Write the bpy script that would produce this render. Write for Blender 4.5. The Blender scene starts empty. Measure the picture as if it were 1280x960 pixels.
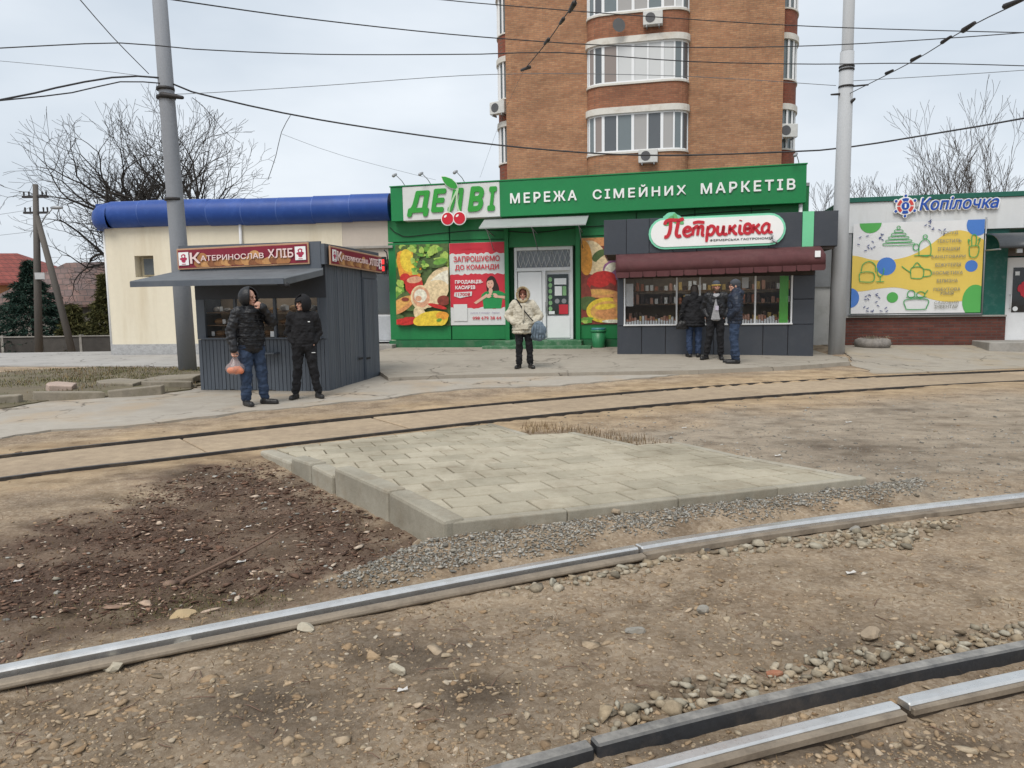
import bpy, bmesh, math, random
import numpy as np
from mathutils import Vector, Matrix, geometry as mgeo

# ------------------------------------------------------------------ camera, sky, sun, exposure
scene = bpy.context.scene
COL = scene.collection
rad = math.radians
PITCH, ROLL, EYE = rad(6.04), 0.0144, 1.52
cam_d = bpy.data.cameras.new('camera'); cam = bpy.data.objects.new('camera', cam_d); COL.objects.link(cam)
cam_d.sensor_width = 36.0; cam_d.lens = 931.0/1280.0*36.0; cam_d.clip_start = 0.05; cam_d.clip_end = 3000
_F = Vector((0, math.cos(PITCH), -math.sin(PITCH))); _U = Vector((0, math.sin(PITCH), math.cos(PITCH))); _R = Vector((1, 0, 0))
_Rr = _R*math.cos(ROLL) - _U*math.sin(ROLL); _Ur = _R*math.sin(ROLL) + _U*math.cos(ROLL)
cam.matrix_world = Matrix(((_Rr.x, _Ur.x, -_F.x, 0), (_Rr.y, _Ur.y, -_F.y, 0), (_Rr.z, _Ur.z, -_F.z, EYE), (0, 0, 0, 1)))
scene.camera = cam

SUN_EL, SUN_AZ = 55.0, 205.0      # azimuth clockwise from +Y: behind the camera, a little to the left
world = bpy.data.worlds.new('World'); scene.world = world; world.use_nodes = True
wn = world.node_tree; wn.nodes.clear()
def wadd(t, **k):
    n = wn.nodes.new(t)
    for a, b in k.items(): setattr(n, a, b)
    return n
sky = wadd('ShaderNodeTexSky', sky_type='NISHITA', sun_disc=False, sun_elevation=rad(SUN_EL), sun_rotation=rad(SUN_AZ), air_density=1.0, dust_density=6.0, ozone_density=1.0)
tc = wadd('ShaderNodeTexCoord'); mp = wadd('ShaderNodeMapping'); mp.inputs['Scale'].default_value = (1.0, 1.0, 2.6)
cn = wadd('ShaderNodeTexNoise'); cn.inputs['Scale'].default_value = 2.1; cn.inputs['Detail'].default_value = 5; cn.inputs['Roughness'].default_value = 0.5
cr = wadd('ShaderNodeValToRGB'); cr.color_ramp.elements[0].position = .3; cr.color_ramp.elements[1].position = .72
cr.color_ramp.elements[0].color = (4.15, 4.65, 5.2, 1); cr.color_ramp.elements[1].color = (6.1, 6.45, 6.8, 1)
mx = wadd('ShaderNodeMix', data_type='RGBA'); mx.inputs[0].default_value = .9
bg = wadd('ShaderNodeBackground'); bg.inputs['Strength'].default_value = .1; wo = wadd('ShaderNodeOutputWorld')
L = wn.links.new
L(tc.outputs['Generated'], mp.inputs['Vector']); L(mp.outputs['Vector'], cn.inputs['Vector']); L(cn.outputs['Fac'], cr.inputs['Fac'])
L(sky.outputs['Color'], mx.inputs[6]); L(cr.outputs['Color'], mx.inputs[7]); L(mx.outputs[2], bg.inputs['Color']); L(bg.outputs['Background'], wo.inputs['Surface'])

sun_d = bpy.data.lights.new('sun', 'SUN'); sun_d.energy = 1.5; sun_d.angle = rad(28); sun_d.color = (1.0, .96, .9)
sun = bpy.data.objects.new('sun', sun_d); COL.objects.link(sun)
_sd = Vector((math.sin(rad(SUN_AZ))*math.cos(rad(SUN_EL)), math.cos(rad(SUN_AZ))*math.cos(rad(SUN_EL)), math.sin(rad(SUN_EL))))
sun.rotation_euler = _sd.to_track_quat('Z', 'Y').to_euler(); sun.location = (0, 0, 30)
vs = scene.view_settings; vs.view_transform = 'Standard'; vs.look = 'None'; vs.gamma = 1.0; vs.use_curve_mapping = False
vs.exposure = 0.68
scene.render.engine = 'CYCLES'; scene.cycles.use_denoising = True
scene.cycles.max_bounces = 6; scene.cycles.diffuse_bounces = 3; scene.cycles.transmission_bounces = 4; scene.cycles.transparent_max_bounces = 8

rng = np.random.default_rng(7); random.seed(7)

# ------------------------------------------------------------------ materials
def nd(nt, t, ins=None, **props):
    n = nt.nodes.new(t)
    for k, v in props.items(): setattr(n, k, v)
    for k, v in (ins or {}).items():
        if hasattr(v, 'is_output'): nt.links.new(v, n.inputs[k])
        else: n.inputs[k].default_value = v
    return n
def mixc(nt, fac, a, b, blend='MIX'):
    n = nt.nodes.new('ShaderNodeMix'); n.data_type = 'RGBA'; n.blend_type = blend
    for k, v in ((0, fac), (6, a), (7, b)):
        if hasattr(v, 'is_output'): nt.links.new(v, n.inputs[k])
        else: n.inputs[k].default_value = (v if k == 0 else (v if len(v) == 4 else (*v, 1)))
    return n.outputs[2]
def ramp(nt, fac, stops):
    n = nt.nodes.new('ShaderNodeValToRGB'); e = n.color_ramp.elements
    while len(e) < len(stops): e.new(.5)
    for i, (p, c) in enumerate(stops):
        e[i].position = p; e[i].color = c if len(c) == 4 else (*c, 1)
    nt.links.new(fac, n.inputs['Fac']); return n.outputs['Color']
def newmat(name):
    m = bpy.data.materials.new(name); m.use_nodes = True; nt = m.node_tree; nt.nodes.clear()
    out = nt.nodes.new('ShaderNodeOutputMaterial'); b = nt.nodes.new('ShaderNodeBsdfPrincipled')
    nt.links.new(b.outputs['BSDF'], out.inputs['Surface']); return m, nt, b
def noise(nt, vec, scale, detail=6, rough=.6):
    return nd(nt, 'ShaderNodeTexNoise', {'Vector': vec, 'Scale': scale, 'Detail': detail, 'Roughness': rough}).outputs['Fac']
def bump(nt, b, h, strength, dist=.01):
    n = nd(nt, 'ShaderNodeBump', {'Height': h, 'Strength': strength, 'Distance': dist}); nt.links.new(n.outputs['Normal'], b.inputs['Normal'])
MATS = {}
def pm(name, col, rough=.6, metal=0., var=.18, scale=3., bmp=.15, bscale=60., bdist=.004, dirt=None, dirt_amt=.4, dscale=2.5, streak=False, spec=.4, emit=0., rnd=0., coat=0., dust=None, dust_amt=.6):
    """painted / plain surface: colour broken up by two noises, dirt patches, fine relief"""
    if name in MATS: return MATS[name]
    m, nt, b = newmat(name)
    tc = nd(nt, 'ShaderNodeTexCoord').outputs['Object']
    v = tc
    if streak: v = nd(nt, 'ShaderNodeMapping', {'Vector': tc, 'Scale': (1, 1, .12)}).outputs['Vector']
    n1 = noise(nt, v, scale); n2 = noise(nt, tc, scale*9, 4)
    lo = tuple(c*(1-var) for c in col); hi = tuple(min(1, c*(1+var)) for c in col)
    c = ramp(nt, n1, [(.3, lo), (.7, hi)])
    c = mixc(nt, .35, c, ramp(nt, n2, [(.3, lo), (.7, hi)]))
    if rnd:
        oi = nd(nt, 'ShaderNodeObjectInfo').outputs['Random']
        c = mixc(nt, 1.0, c, ramp(nt, oi, [(0, (1-rnd,)*3), (1, (1+rnd*.6,)*3)]), 'MULTIPLY')
    if dirt:
        nz = noise(nt, v, dscale, 8, .7)
        f = ramp(nt, nz, [(.5, (0, 0, 0)), (.72, (dirt_amt,)*3)])
        c = mixc(nt, f, c, dirt)
    if dust:
        nz_ = nd(nt, 'ShaderNodeSeparateXYZ', {0: nd(nt, 'ShaderNodeNewGeometry').outputs['Normal']}).outputs[2]
        fz = ramp(nt, nz_, [(.55, (0, 0, 0)), (.95, (dust_amt,)*3)])
        fz = mixc(nt, 1., fz, ramp(nt, noise(nt, tc, scale*2.2, 7, .7), [(.3, (.25,)*3), (.65, (1.,)*3)]), 'MULTIPLY'); c = mixc(nt, fz, c, dust)
    nt.links.new(c, b.inputs['Base Color'])
    b.inputs['Metallic'].default_value = metal; b.inputs['Specular IOR Level'].default_value = spec
    r = nd(nt, 'ShaderNodeMapRange', {'Value': n2, 'To Min': max(.02, rough-.1), 'To Max': min(1, rough+.1)}).outputs[0]
    nt.links.new(r, b.inputs['Roughness'])
    if coat: b.inputs['Coat Weight'].default_value = coat
    if emit:
        nt.links.new(c, b.inputs['Emission Color']); b.inputs['Emission Strength'].default_value = emit
    if bmp: bump(nt, b, noise(nt, tc, bscale, 5), bmp, bdist)
    MATS[name] = m; return m
def brickmat(name, c1, c2, mortar, bw, rh, msize=.012, coord='xz', blot=.3, bmp=.6):
    if name in MATS: return MATS[name]
    m, nt, b = newmat(name)
    tc = nd(nt, 'ShaderNodeTexCoord').outputs['Object']
    s = nd(nt, 'ShaderNodeSeparateXYZ', {0: tc}).outputs
    a = nd(nt, 'ShaderNodeMath', {0: s[0], 1: s[1]}, operation='ADD').outputs[0]
    v = nd(nt, 'ShaderNodeCombineXYZ', {0: a, 1: s[2], 2: 0.}).outputs[0]
    br = nd(nt, 'ShaderNodeTexBrick', {'Vector': v, 'Color1': (*c1, 1), 'Color2': (*c2, 1), 'Mortar': (*mortar, 1), 'Scale': 1.0, 'Mortar Size': msize, 'Brick Width': bw, 'Row Height': rh, 'Bias': 0.0})
    n = noise(nt, nd(nt, 'ShaderNodeMapping', {'Vector': tc, 'Scale': (.5, .5, 1.6)}).outputs[0], .8, 6)
    c = mixc(nt, 1.0, br.outputs['Color'], ramp(nt, n, [(.3, (1-blot,)*3), (.7, (1+blot*.4,)*3)]), 'MULTIPLY')
    n2 = noise(nt, tc, 5.0, 6)
    c = mixc(nt, 1.0, c, ramp(nt, n2, [(.3, (.82,)*3), (.7, (1.12,)*3)]), 'MULTIPLY')
    nt.links.new(c, b.inputs['Base Color']); b.inputs['Roughness'].default_value = .85
    inv = nd(nt, 'ShaderNodeMath', {0: 1.0, 1: br.outputs['Fac']}, operation='SUBTRACT').outputs[0]
    bump(nt, b, inv, bmp, .012)
    MATS[name] = m; return m
def glass(name, col=(.03, .035, .04), rough=.04, alpha=.35):
    """window pane: dark reflective sheet, partly see-through"""
    if name in MATS: return MATS[name]
    m, nt, b = newmat(name); out = nt.nodes['Material Output']
    tc = nd(nt, 'ShaderNodeTexCoord').outputs['Object']
    b.inputs['Base Color'].default_value = (*col, 1); b.inputs['Roughness'].default_value = rough; b.inputs['Specular IOR Level'].default_value = .6
    bump(nt, b, noise(nt, tc, 1.5, 2), .06, .02)
    t = nd(nt, 'ShaderNodeBsdfTransparent'); ms = nd(nt, 'ShaderNodeMixShader', {0: alpha, 1: b.outputs[0], 2: t.outputs[0]})
    nt.links.new(ms.outputs[0], out.inputs['Surface']); MATS[name] = m; return m

# ------------------------------------------------------------------ mesh helpers
def link(o, parent=None):
    COL.objects.link(o)
    if parent is not None: o.parent = parent
    return o
def tag(o, label=None, cat=None, group=None, kind=None):
    if label: o['label'] = label
    if cat: o['category'] = cat
    if group: o['group'] = group
    if kind: o['kind'] = kind
    return o
def empty(name, loc=(0, 0, 0), rz=0., label=None, cat=None, group=None, kind=None):
    o = bpy.data.objects.new(name, None); o.empty_display_size = .2; COL.objects.link(o); o.location = loc; o.rotation_euler = (0, 0, rz)
    return tag(o, label, cat, group, kind)
class MB:
    def __init__(s): s.v = []; s.f = []; s.m = []; s.sm = []
    def add(s, verts, faces, mi=0, smooth=False):
        o = len(s.v); s.v += [tuple(p) for p in verts]; s.f += [tuple(i+o for i in f) for f in faces]; s.m += [mi]*len(faces); s.sm += [smooth]*len(faces); return s
    def box(s, x0, x1, y0, y1, z0, z1, mi=0):
        return s.add([(x0, y0, z0), (x1, y0, z0), (x1, y1, z0), (x0, y1, z0), (x0, y0, z1), (x1, y0, z1), (x1, y1, z1), (x0, y1, z1)],
                     [(0, 3, 2, 1), (4, 5, 6, 7), (0, 1, 5, 4), (1, 2, 6, 5), (2, 3, 7, 6), (3, 0, 4, 7)], mi)
    def prism(s, poly, a, b, axis='y', mi=0, smooth=False):
        """poly: 2-D outline; axis y: outline in x,z extruded from y=a to y=b; axis z: outline in x,y; axis x: outline in y,z"""
        n = len(poly)
        if axis == 'y': P = lambda p, t: (p[0], t, p[1])
        elif axis == 'z': P = lambda p, t: (p[0], p[1], t)
        else: P = lambda p, t: (t, p[0], p[1])
        vs = [P(p, a) for p in poly]+[P(p, b) for p in poly]
        area = sum(poly[i][0]*poly[(i+1) % n][1]-poly[(i+1) % n][0]*poly[i][1] for i in range(n))
        ccw = area > 0
        fs = [tuple(range(n)), tuple(range(2*n-1, n-1, -1))]
        fs += [((i+1) % n, i, i+n, (i+1) % n+n) for i in range(n)]
        flip = (ccw if axis in ('z', 'x') else not ccw)
        if b < a: flip = not flip
        if flip: fs = [tuple(reversed(f)) for f in fs] if axis != 'y' else [tuple(reversed(f)) for f in fs]
        s.add(vs, fs[:2], mi); o = len(s.v)-2*n
        if smooth: o = len(s.v); s.v += vs
        s.f += [tuple(i+o for i in f) for f in fs[2:]]; s.m += [mi]*n; s.sm += [smooth]*n
        return s
    def tube(s, pts, radii, n=8, mi=0, smooth=True, cap=True):
        pts = [Vector(p) for p in pts]; k = len(pts)
        if not hasattr(radii, '__len__'): radii = [radii]*k
        o = len(s.v); up = None
        for i, p in enumerate(pts):
            d = (pts[min(i+1, k-1)]-pts[max(i-1, 0)]); d = d.normalized() if d.length > 1e-9 else Vector((0, 0, 1))
            if up is None:
                a = Vector((0, 0, 1)) if abs(d.z) < .9 else Vector((1, 0, 0)); up = (a-d*a.dot(d)).normalized()
            else:
                up = up-d*up.dot(d); up = up.normalized() if up.length > 1e-6 else d.orthogonal().normalized()
            w = d.cross(up)
            for j in range(n):
                t = 2*math.pi*j/n; s.v.append(tuple(p+(up*math.cos(t)+w*math.sin(t))*radii[i]))
        for i in range(k-1):
            for j in range(n):
                a = o+i*n+j; b = o+i*n+(j+1) % n; s.f.append((a, b, b+n, a+n)); s.m.append(mi); s.sm.append(smooth)
        if cap:
            s.f.append(tuple(o+j for j in reversed(range(n)))); s.m.append(mi); s.sm.append(False)
            s.f.append(tuple(o+(k-1)*n+j for j in range(n))); s.m.append(mi); s.sm.append(False)
        return s
    def sweep(s, prof, path, mi=0, smooth=False):
        """prof: closed outline (offset to the path's left, z); path: 3-D points"""
        path = [Vector(p) for p in path]; k = len(path); n = len(prof); o = len(s.v)
        for i, p in enumerate(path):
            d = path[min(i+1, k-1)]-path[max(i-1, 0)]; d.z = 0; d.normalize(); nl = Vector((-d.y, d.x, 0))
            for a, z in prof: s.v.append((p.x+nl.x*a, p.y+nl.y*a, p.z+z))
        for i in range(k-1):
            for j in range(n):
                a = o+i*n+j; b = o+i*n+(j+1) % n; s.f.append((a, b, b+n, a+n)); s.m.append(mi); s.sm.append(smooth)
        s.f.append(tuple(o+j for j in reversed(range(n)))); s.m.append(mi); s.sm.append(False)
        s.f.append(tuple(o+(k-1)*n+j for j in range(n))); s.m.append(mi); s.sm.append(False)
        return s
    def ball(s, c, r, nu=12, nv=8, rot=None, mi=0, smooth=True):
        r = r if hasattr(r, '__len__') else (r, r, r); o = len(s.v); c = Vector(c)
        R = rot.to_matrix() if rot is not None and hasattr(rot, 'to_matrix') else rot
        for i in range(nv+1):
            th = math.pi*i/nv
            for j in range(nu):
                ph = 2*math.pi*j/nu; p = Vector((r[0]*math.sin(th)*math.cos(ph), r[1]*math.sin(th)*math.sin(ph), r[2]*math.cos(th)))
                s.v.append(tuple(c+(R @ p if R is not None else p)))
        for i in range(nv):
            for j in range(nu):
                a = o+i*nu+j; b = o+i*nu+(j+1) % nu; s.f.append((a, a+nu, b+nu, b)); s.m.append(mi); s.sm.append(smooth)
        return s
    def cap(s, p0, r0, p1, r1, n=12):
        """tapered capsule"""
        p0 = Vector(p0); p1 = Vector(p1); d = p1-p0; l = d.length
        d = d/l if l > 1e-9 else Vector((0, 0, 1)); pts = []; rr = []
        for t in (90, 60, 30): pts.append(p0-d*r0*math.sin(rad(t))); rr.append(max(r0*math.cos(rad(t)), 1e-4))
        pts += [p0, p1]; rr += [r0, r1]
        for t in (30, 60, 90): pts.append(p1+d*r1*math.sin(rad(t))); rr.append(max(r1*math.cos(rad(t)), 1e-4))
        return s.tube(pts, rr, n)
    def mesh(s, name, mats):
        me = bpy.data.meshes.new(name); me.from_pydata(s.v, [], s.f)
        for m in (mats if isinstance(mats, (list, tuple)) else [mats]): me.materials.append(m)
        me.polygons.foreach_set('material_index', s.m); me.polygons.foreach_set('use_smooth', s.sm); me.update(); return me
    def build(s, name, mats, parent=None, bevel=0., seg=1, loc=None, rot=None):
        o = bpy.data.objects.new(name, s.mesh(name, mats)); link(o, parent)
        if loc: o.location = loc
        if rot: o.rotation_euler = rot
        if bevel:
            b = o.modifiers.new('bevel', 'BEVEL'); b.width = bevel; b.segments = seg; b.limit_method = 'ANGLE'; b.angle_limit = rad(35)
        return o
def bx(name, dims, m, parent=None, bevel=0., **k): return MB().box(*dims).build(name, m, parent, bevel, **k)
def ell(cx, cz, rx, rz, rot=0., n=24, wob=0., seed=0):
    r = random.Random(seed); out = []
    ph = [r.uniform(0, 6.28) for _ in range(3)]
    for i in range(n):
        t = 2*math.pi*i/n; w = 1+wob*(math.sin(3*t+ph[0])+.7*math.sin(5*t+ph[1])+.6*math.sin(9*t+ph[2]))
        x = rx*w*math.cos(t); z = rz*w*math.sin(t); c, s = math.cos(rot), math.sin(rot); out.append((cx+x*c-z*s, cz+x*s+z*c))
    return out
def text(body, m, parent, x0, x1, z0, z1, y, ext=.004, shear=0., bold=0., name='letter', per=True, space=1.0, bottom=None):
    """lettering that fills x0..x1, z0..z1 in the plane y of the parent (faces -y); bold: stroke weight in em, laid on as shifted copies"""
    cu = bpy.data.curves.new('t', 'FONT'); cu.body = body; cu.shear = shear; cu.resolution_u = 3; cu.space_character = space
    to = bpy.data.objects.new('t', cu); COL.objects.link(to); dg = bpy.context.evaluated_depsgraph_get(); dg.update()
    me = bpy.data.meshes.new_from_object(to.evaluated_get(dg)); bpy.data.objects.remove(to); bpy.data.curves.remove(cu)
    n = len(me.vertices); co = np.zeros(n*3); me.vertices.foreach_get('co', co); co = co.reshape(-1, 3)
    faces = [tuple(p.vertices) for p in me.polygons]; bpy.data.meshes.remove(me)
    mn = co.min(0); mxx = co.max(0)
    if bottom is not None: mn[1] = bottom
    w, h = mxx[0]-mn[0], mxx[1]-mn[1]; sx = (x1-x0)/(w+2*bold); sz = (z1-z0)/(h+2*bold)
    X = x0+(co[:, 0]-mn[0]+bold)*sx; Z = z0+(co[:, 1]-mn[1]+bold)*sz
    shifts = [(0, 0)] if not bold else [(dx*bold*sx, dz*bold*sz) for dx, dz in ((0, 0), (-1, 0), (1, 0), (-.7, .7), (.7, .7), (-.7, -.7), (.7, -.7), (0, 1), (0, -1))]
    comp = np.zeros(n, int)
    if per:      # gather islands that share an x-range into letters
        par = list(range(n))
        def fd(a):
            while par[a] != a: par[a] = par[par[a]]; a = par[a]
            return a
        for f in faces:
            for a in f[1:]: par[fd(a)] = fd(f[0])
        isl = {}
        for i in range(n): isl.setdefault(fd(i), []).append(i)
        iv = sorted([(X[v].min(), X[v].max(), k) for k, v in isl.items()]); cur = -1; end = -1e9
        for a, b, k in iv:
            if a > end-.3*(b-a): cur += 1; end = b
            else: end = max(end, b)
            comp[isl[k]] = cur
    objs = []
    for c in range(comp.max()+1):
        idx = np.where(comp == c)[0]; mapi = {int(i): j for j, i in enumerate(idx)}; k = len(idx)
        fs = [tuple(mapi[a] for a in f) for f in faces if f[0] in mapi]
        ed = {}
        for f in fs:
            for a, b in zip(f, f[1:]+f[:1]):
                if (b, a) in ed: del ed[(b, a)]
                else: ed[(a, b)] = 1
        cx = float(X[idx].mean()) if per else 0.; cz = float(Z[idx].mean()) if per else 0.; mb = MB()
        for q, (dx, dz) in enumerate(shifts):
            e = ext+.0004*q; mb.add([(X[i]-cx+dx, -e, Z[i]-cz+dz) for i in idx], fs)
            if ext > .003:
                o = len(mb.v)-k; o2 = len(mb.v); mb.v += [(X[i]-cx+dx, 0, Z[i]-cz+dz) for i in idx]
                for a, b in ed: mb.f.append((o+b, o+a, o2+a, o2+b)); mb.m.append(0); mb.sm.append(False)
        objs.append(mb.build(name, m, parent, loc=(cx, y, cz)))
        if not per and len(body) > 1: objs[-1]['kind'] = 'stuff'
    return objs
def stroke(mb, pts, w, y0, y1, mi=0, closed=False):
    """flat pen stroke of width w through x,z points"""
    out = []; P = []
    for i in range(len(pts)-1):           # smooth by Catmull-Rom
        p0 = Vector(pts[max(i-1, 0)]); p1 = Vector(pts[i]); p2 = Vector(pts[i+1]); p3 = Vector(pts[min(i+2, len(pts)-1)])
        for t in np.linspace(0, 1, 5)[:-1]:
            P.append(.5*((2*p1)+(p2-p0)*t+(2*p0-5*p1+4*p2-p3)*t*t+(3*p1-p0-3*p2+p3)*t**3))
    P.append(Vector(pts[-1])); k = len(P); l = []; r = []
    for i, p in enumerate(P):
        d = P[min(i+1, k-1)]-P[max(i-1, 0)]; d = d.normalized() if d.length > 1e-9 else Vector((1, 0)); n = Vector((-d.y, d.x))
        e = w*.5*(1.0 if 0 < i < k-1 else .75); l.append(p+n*e); r.append(p-n*e)
    o = len(mb.v)
    for a, b in zip(l, r): mb.v += [(a.x, y0, a.y), (b.x, y0, b.y), (a.x, y1, a.y), (b.x, y1, b.y)]
    for i in range(k-1):
        q = o+4*i
        for f in ((q, q+1, q+5, q+4), (q+2, q+6, q+7, q+3), (q, q+4, q+6, q+2), (q+1, q+3, q+7, q+5)): mb.f.append(f); mb.m.append(mi); mb.sm.append(False)
    for q in (o, o+4*(k-1)): mb.f.append((q, q+2, q+3, q+1)); mb.m.append(mi); mb.sm.append(False)
# numpy value noise
def vnoise(x, y, seed=0):
    r = np.random.default_rng(seed).random((256, 256)); xi = np.floor(x).astype(int); yi = np.floor(y).astype(int)
    fx = x-xi; fy = y-yi; fx = fx*fx*(3-2*fx); fy = fy*fy*(3-2*fy); a = xi & 255; b = yi & 255; a1 = (a+1) & 255; b1 = (b+1) & 255
    return (r[a, b]*(1-fx)+r[a1, b]*fx)*(1-fy)+(r[a, b1]*(1-fx)+r[a1, b1]*fx)*fy
def fbm(x, y, f, oct=4, seed=0):
    s = 0; a = 1.; t = 0
    for o in range(oct): s = s+a*vnoise(x*f+o*17.3, y*f+o*9.1, seed+o); t += a; a *= .5; f *= 2.03
    return s/t-.5
def sst(e0, e1, x): t = np.clip((x-e0)/(e1-e0), 0, 1); return t*t*(3-2*t)
def inpoly(x, y, poly):
    x = np.asarray(x, float); y = np.asarray(y, float); ins = np.zeros(x.shape, bool); n = len(poly)
    for i in range(n):
        x0, y0 = poly[i]; x1, y1 = poly[(i+1) % n]
        if y0 == y1: continue
        c = ((y0 > y) != (y1 > y)) & (x < (x1-x0)*(y-y0)/(y1-y0)+x0); ins ^= c
    return ins
def dpoly(x, y, poly, closed=True):
    d = np.full(np.shape(x), 1e9); n = len(poly)
    for i in range(n if closed else n-1):
        x0, y0 = poly[i]; x1, y1 = poly[(i+1) % n]; dx, dy = x1-x0, y1-y0; t = np.clip(((x-x0)*dx+(y-y0)*dy)/(dx*dx+dy*dy+1e-12), 0, 1)
        d = np.minimum(d, np.hypot(x-x0-t*dx, y-y0-t*dy))
    return d
def sdpoly(x, y, poly): d = dpoly(x, y, poly); return np.where(inpoly(x, y, poly), d, -d)   # positive inside
def smooth_path(pts, step):
    P = [np.array(p, float) for p in pts]; out = []
    for i in range(len(P)-1):
        p0 = P[max(i-1, 0)]; p1 = P[i]; p2 = P[i+1]; p3 = P[min(i+2, len(P)-1)]; n = max(2, int(np.linalg.norm(p2-p1)/step))
        for k in range(n):
            t = k/n; out.append(.5*((2*p1)+(p2-p0)*t+(2*p0-5*p1+4*p2-p3)*t*t+(3*p1-p0-3*p2+p3)*t**3))
    out.append(P[-1]); return np.array(out)

# ------------------------------------------------------------------ lines of the tracks and edges (metres, camera foot at the origin)
FU = smooth_path([(-13, .2), (-8.6, 4.75), (-5.39, 7.72), (-4.15, 8.66), (-2.38, 9.97), (0, 11.5), (3.14, 13.12), (6.42, 14.37), (10.7, 15.45), (16, 16.4), (24, 17.3), (60, 19.5)], .25)
FL = smooth_path([(-11.6, -.2), (-7.6, 3.85), (-4.69, 6.64), (-3.56, 7.44), (-2.04, 8.5), (0, 9.83), (2.66, 11.22), (5.45, 12.33), (9.22, 13.45), (15, 14.6), (23, 15.75), (60, 18)], .25)
RA = smooth_path([(-8, -1.2), (-5, 1.0), (-3, 2.19), (-1.99, 2.74), (-1.49, 3.0), (-.9, 3.3), (-.01, 3.75), (.71, 4.09), (1.79, 4.52), (3.55, 5.07), (5.6, 5.6), (9, 6.3), (16, 7.2)], .08)
RB = smooth_path([(-4, -.3), (-2, 1.02), (-.6, 1.72), (.27, 2.07), (.64, 2.22), (1.32, 2.46), (1.88, 2.63), (3.5, 3.1), (6, 3.7), (12, 4.6)], .06)
RD = smooth_path([(-4.3, -.1), (-2.2, 1.0), (-.8, 1.76), (-.09, 2.1), (.24, 2.24), (.7, 2.42), (1.35, 2.65), (2.02, 2.85), (3.6, 3.32), (6.2, 3.95), (12, 4.85)], .06)
def relax(P, w=31):
    k = np.ones(w)/w; q = P.copy()
    for i in (0, 1): q[:, i] = np.convolve(np.pad(P[:, i], w//2, 'reflect', reflect_type='odd'), k, 'valid')
    return q
RA, RB, RD = relax(RA, 21), relax(RB), relax(RD)
yi = lambda P, X: np.interp(X, P[:, 0], P[:, 1])
EX = [-3.2, -2.36, -1.25, 0., 1.75, 3.5, 4.73, 6.02, 7.43, 9]; EY = [14.0, 14.15, 14.47, 14.61, 14.68, 14.76, 15.11, 15.49, 16.33, 17.2]
edge = lambda X: np.interp(X, EX, EY)
PLAT = [(-2.655, 7.706, .051), (-1.987, 8.259, .033), (-1.168, 8.892, .013), (-.269, 9.60, -.008), (.187, 8.548, .024), (.714, 8.627, .021), (1.285, 7.665, .052), (1.759, 7.841, .046), (2.154, 6.859, .078), (2.804, 5.80, .112), (-.453, 4.592, .15)]
PL2 = [p[:2] for p in PLAT]
platz = lambda Y: .15-.032*(Y-4.6)
MULCH = [(-2.7, 7.6), (-1.28, 5.85), (-.5, 4.75), (-.95, 4.2), (-1.45, 3.72), (-2.1, 3.3), (-3.2, 2.6), (-4.6, 2.6), (-4.3, 4.3), (-3.3, 4.9), (-3.1, 5.6), (-3.05, 6.6), (-2.85, 7.3)]
GRAVEL = [(-1.05, 3.88), (-.53, 4.62), (.32, 4.95), (1.57, 5.36), (2.78, 5.75), (3.35, 6.05), (3.1, 5.55), (1.45, 4.95), (.61, 4.55), (.03, 4.2), (-.6, 3.85)]
BETW = [tuple(p) for p in FL[::3]]+[tuple(p) for p in FU[::-3]]
def zside(X, Y):
    e = edge(X); return .18+.11*sst(0, 5, Y-e)+.1*sst(10, 15, X)
def zright(X, Y): return .02+.27*sst(.3, 4.6, Y-yi(FU, X))+.12*sst(11, 15, X)*sst(1, 5, Y-yi(FU, X))
def zbase(X, Y):
    e = edge(X)
    zl = .03*sst(10, 13, Y)+.07*sst(15, 23, Y)
    zm = np.where(Y < e, .10*sst(-3, 0, Y-e), zside(X, Y)-.09)
    w1 = sst(-3.5, -2.6, X); w2 = sst(7.2, 7.7, X-.12*(Y-16.3))
    z = zl*(1-w1)+zm*w1; z = z*(1-w2)+zright(X, Y)*w2
    z = z-.75*sst(25, 36, Y)*sst(-8.5, -14, X)
    z = np.where(Y > 60, z*0-.7+.0*Y, z)
    s = yi(RA, X)-Y
    z = z+.095*sst(-.6, .05, s)*sst(-6, -3, X)
    return z
def zt(X, Y):
    X = np.asarray(X, float); Y = np.asarray(Y, float); z = zbase(X, Y)
    pl = sdpoly(X, Y, PL2); tr = sdpoly(X, Y, BETW); mu = sdpoly(X, Y, MULCH)
    amp = np.where(Y < 12, 1.0, .4)*(1-sst(-.6, -.1, tr))*(1-.8*sst(2.2, 3.4, X)*sst(5.6, 6.5, Y))
    z = z+amp*(.035*fbm(X, Y, .9, 3, 3)+.03*fbm(X, Y, 4.5, 4, 11)+.018*fbm(X, Y, 19, 3, 23))
    z = z+.075*sst(-.15, .1, sdpoly(X, Y, GRAVEL))
    m = sst(-.25, .25, mu); z = z+m*(-.035+.05*fbm(X, Y, 7, 4, 31))
    # shallow trench between guard beam and inner rail
    dB = yi(RD, X)-Y; g = sst(-.02, .05, dB)*(1-sst(.2, .3, dB)); z = z-.008*g*(X > -2.5)
    z = np.where(pl > .05, np.minimum(z, -.12), z); z = z-.07*sst(-.02, .06, tr)
    return z
def znear(x, y): return float(zt(np.array([x]), np.array([y]))[0])

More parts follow.
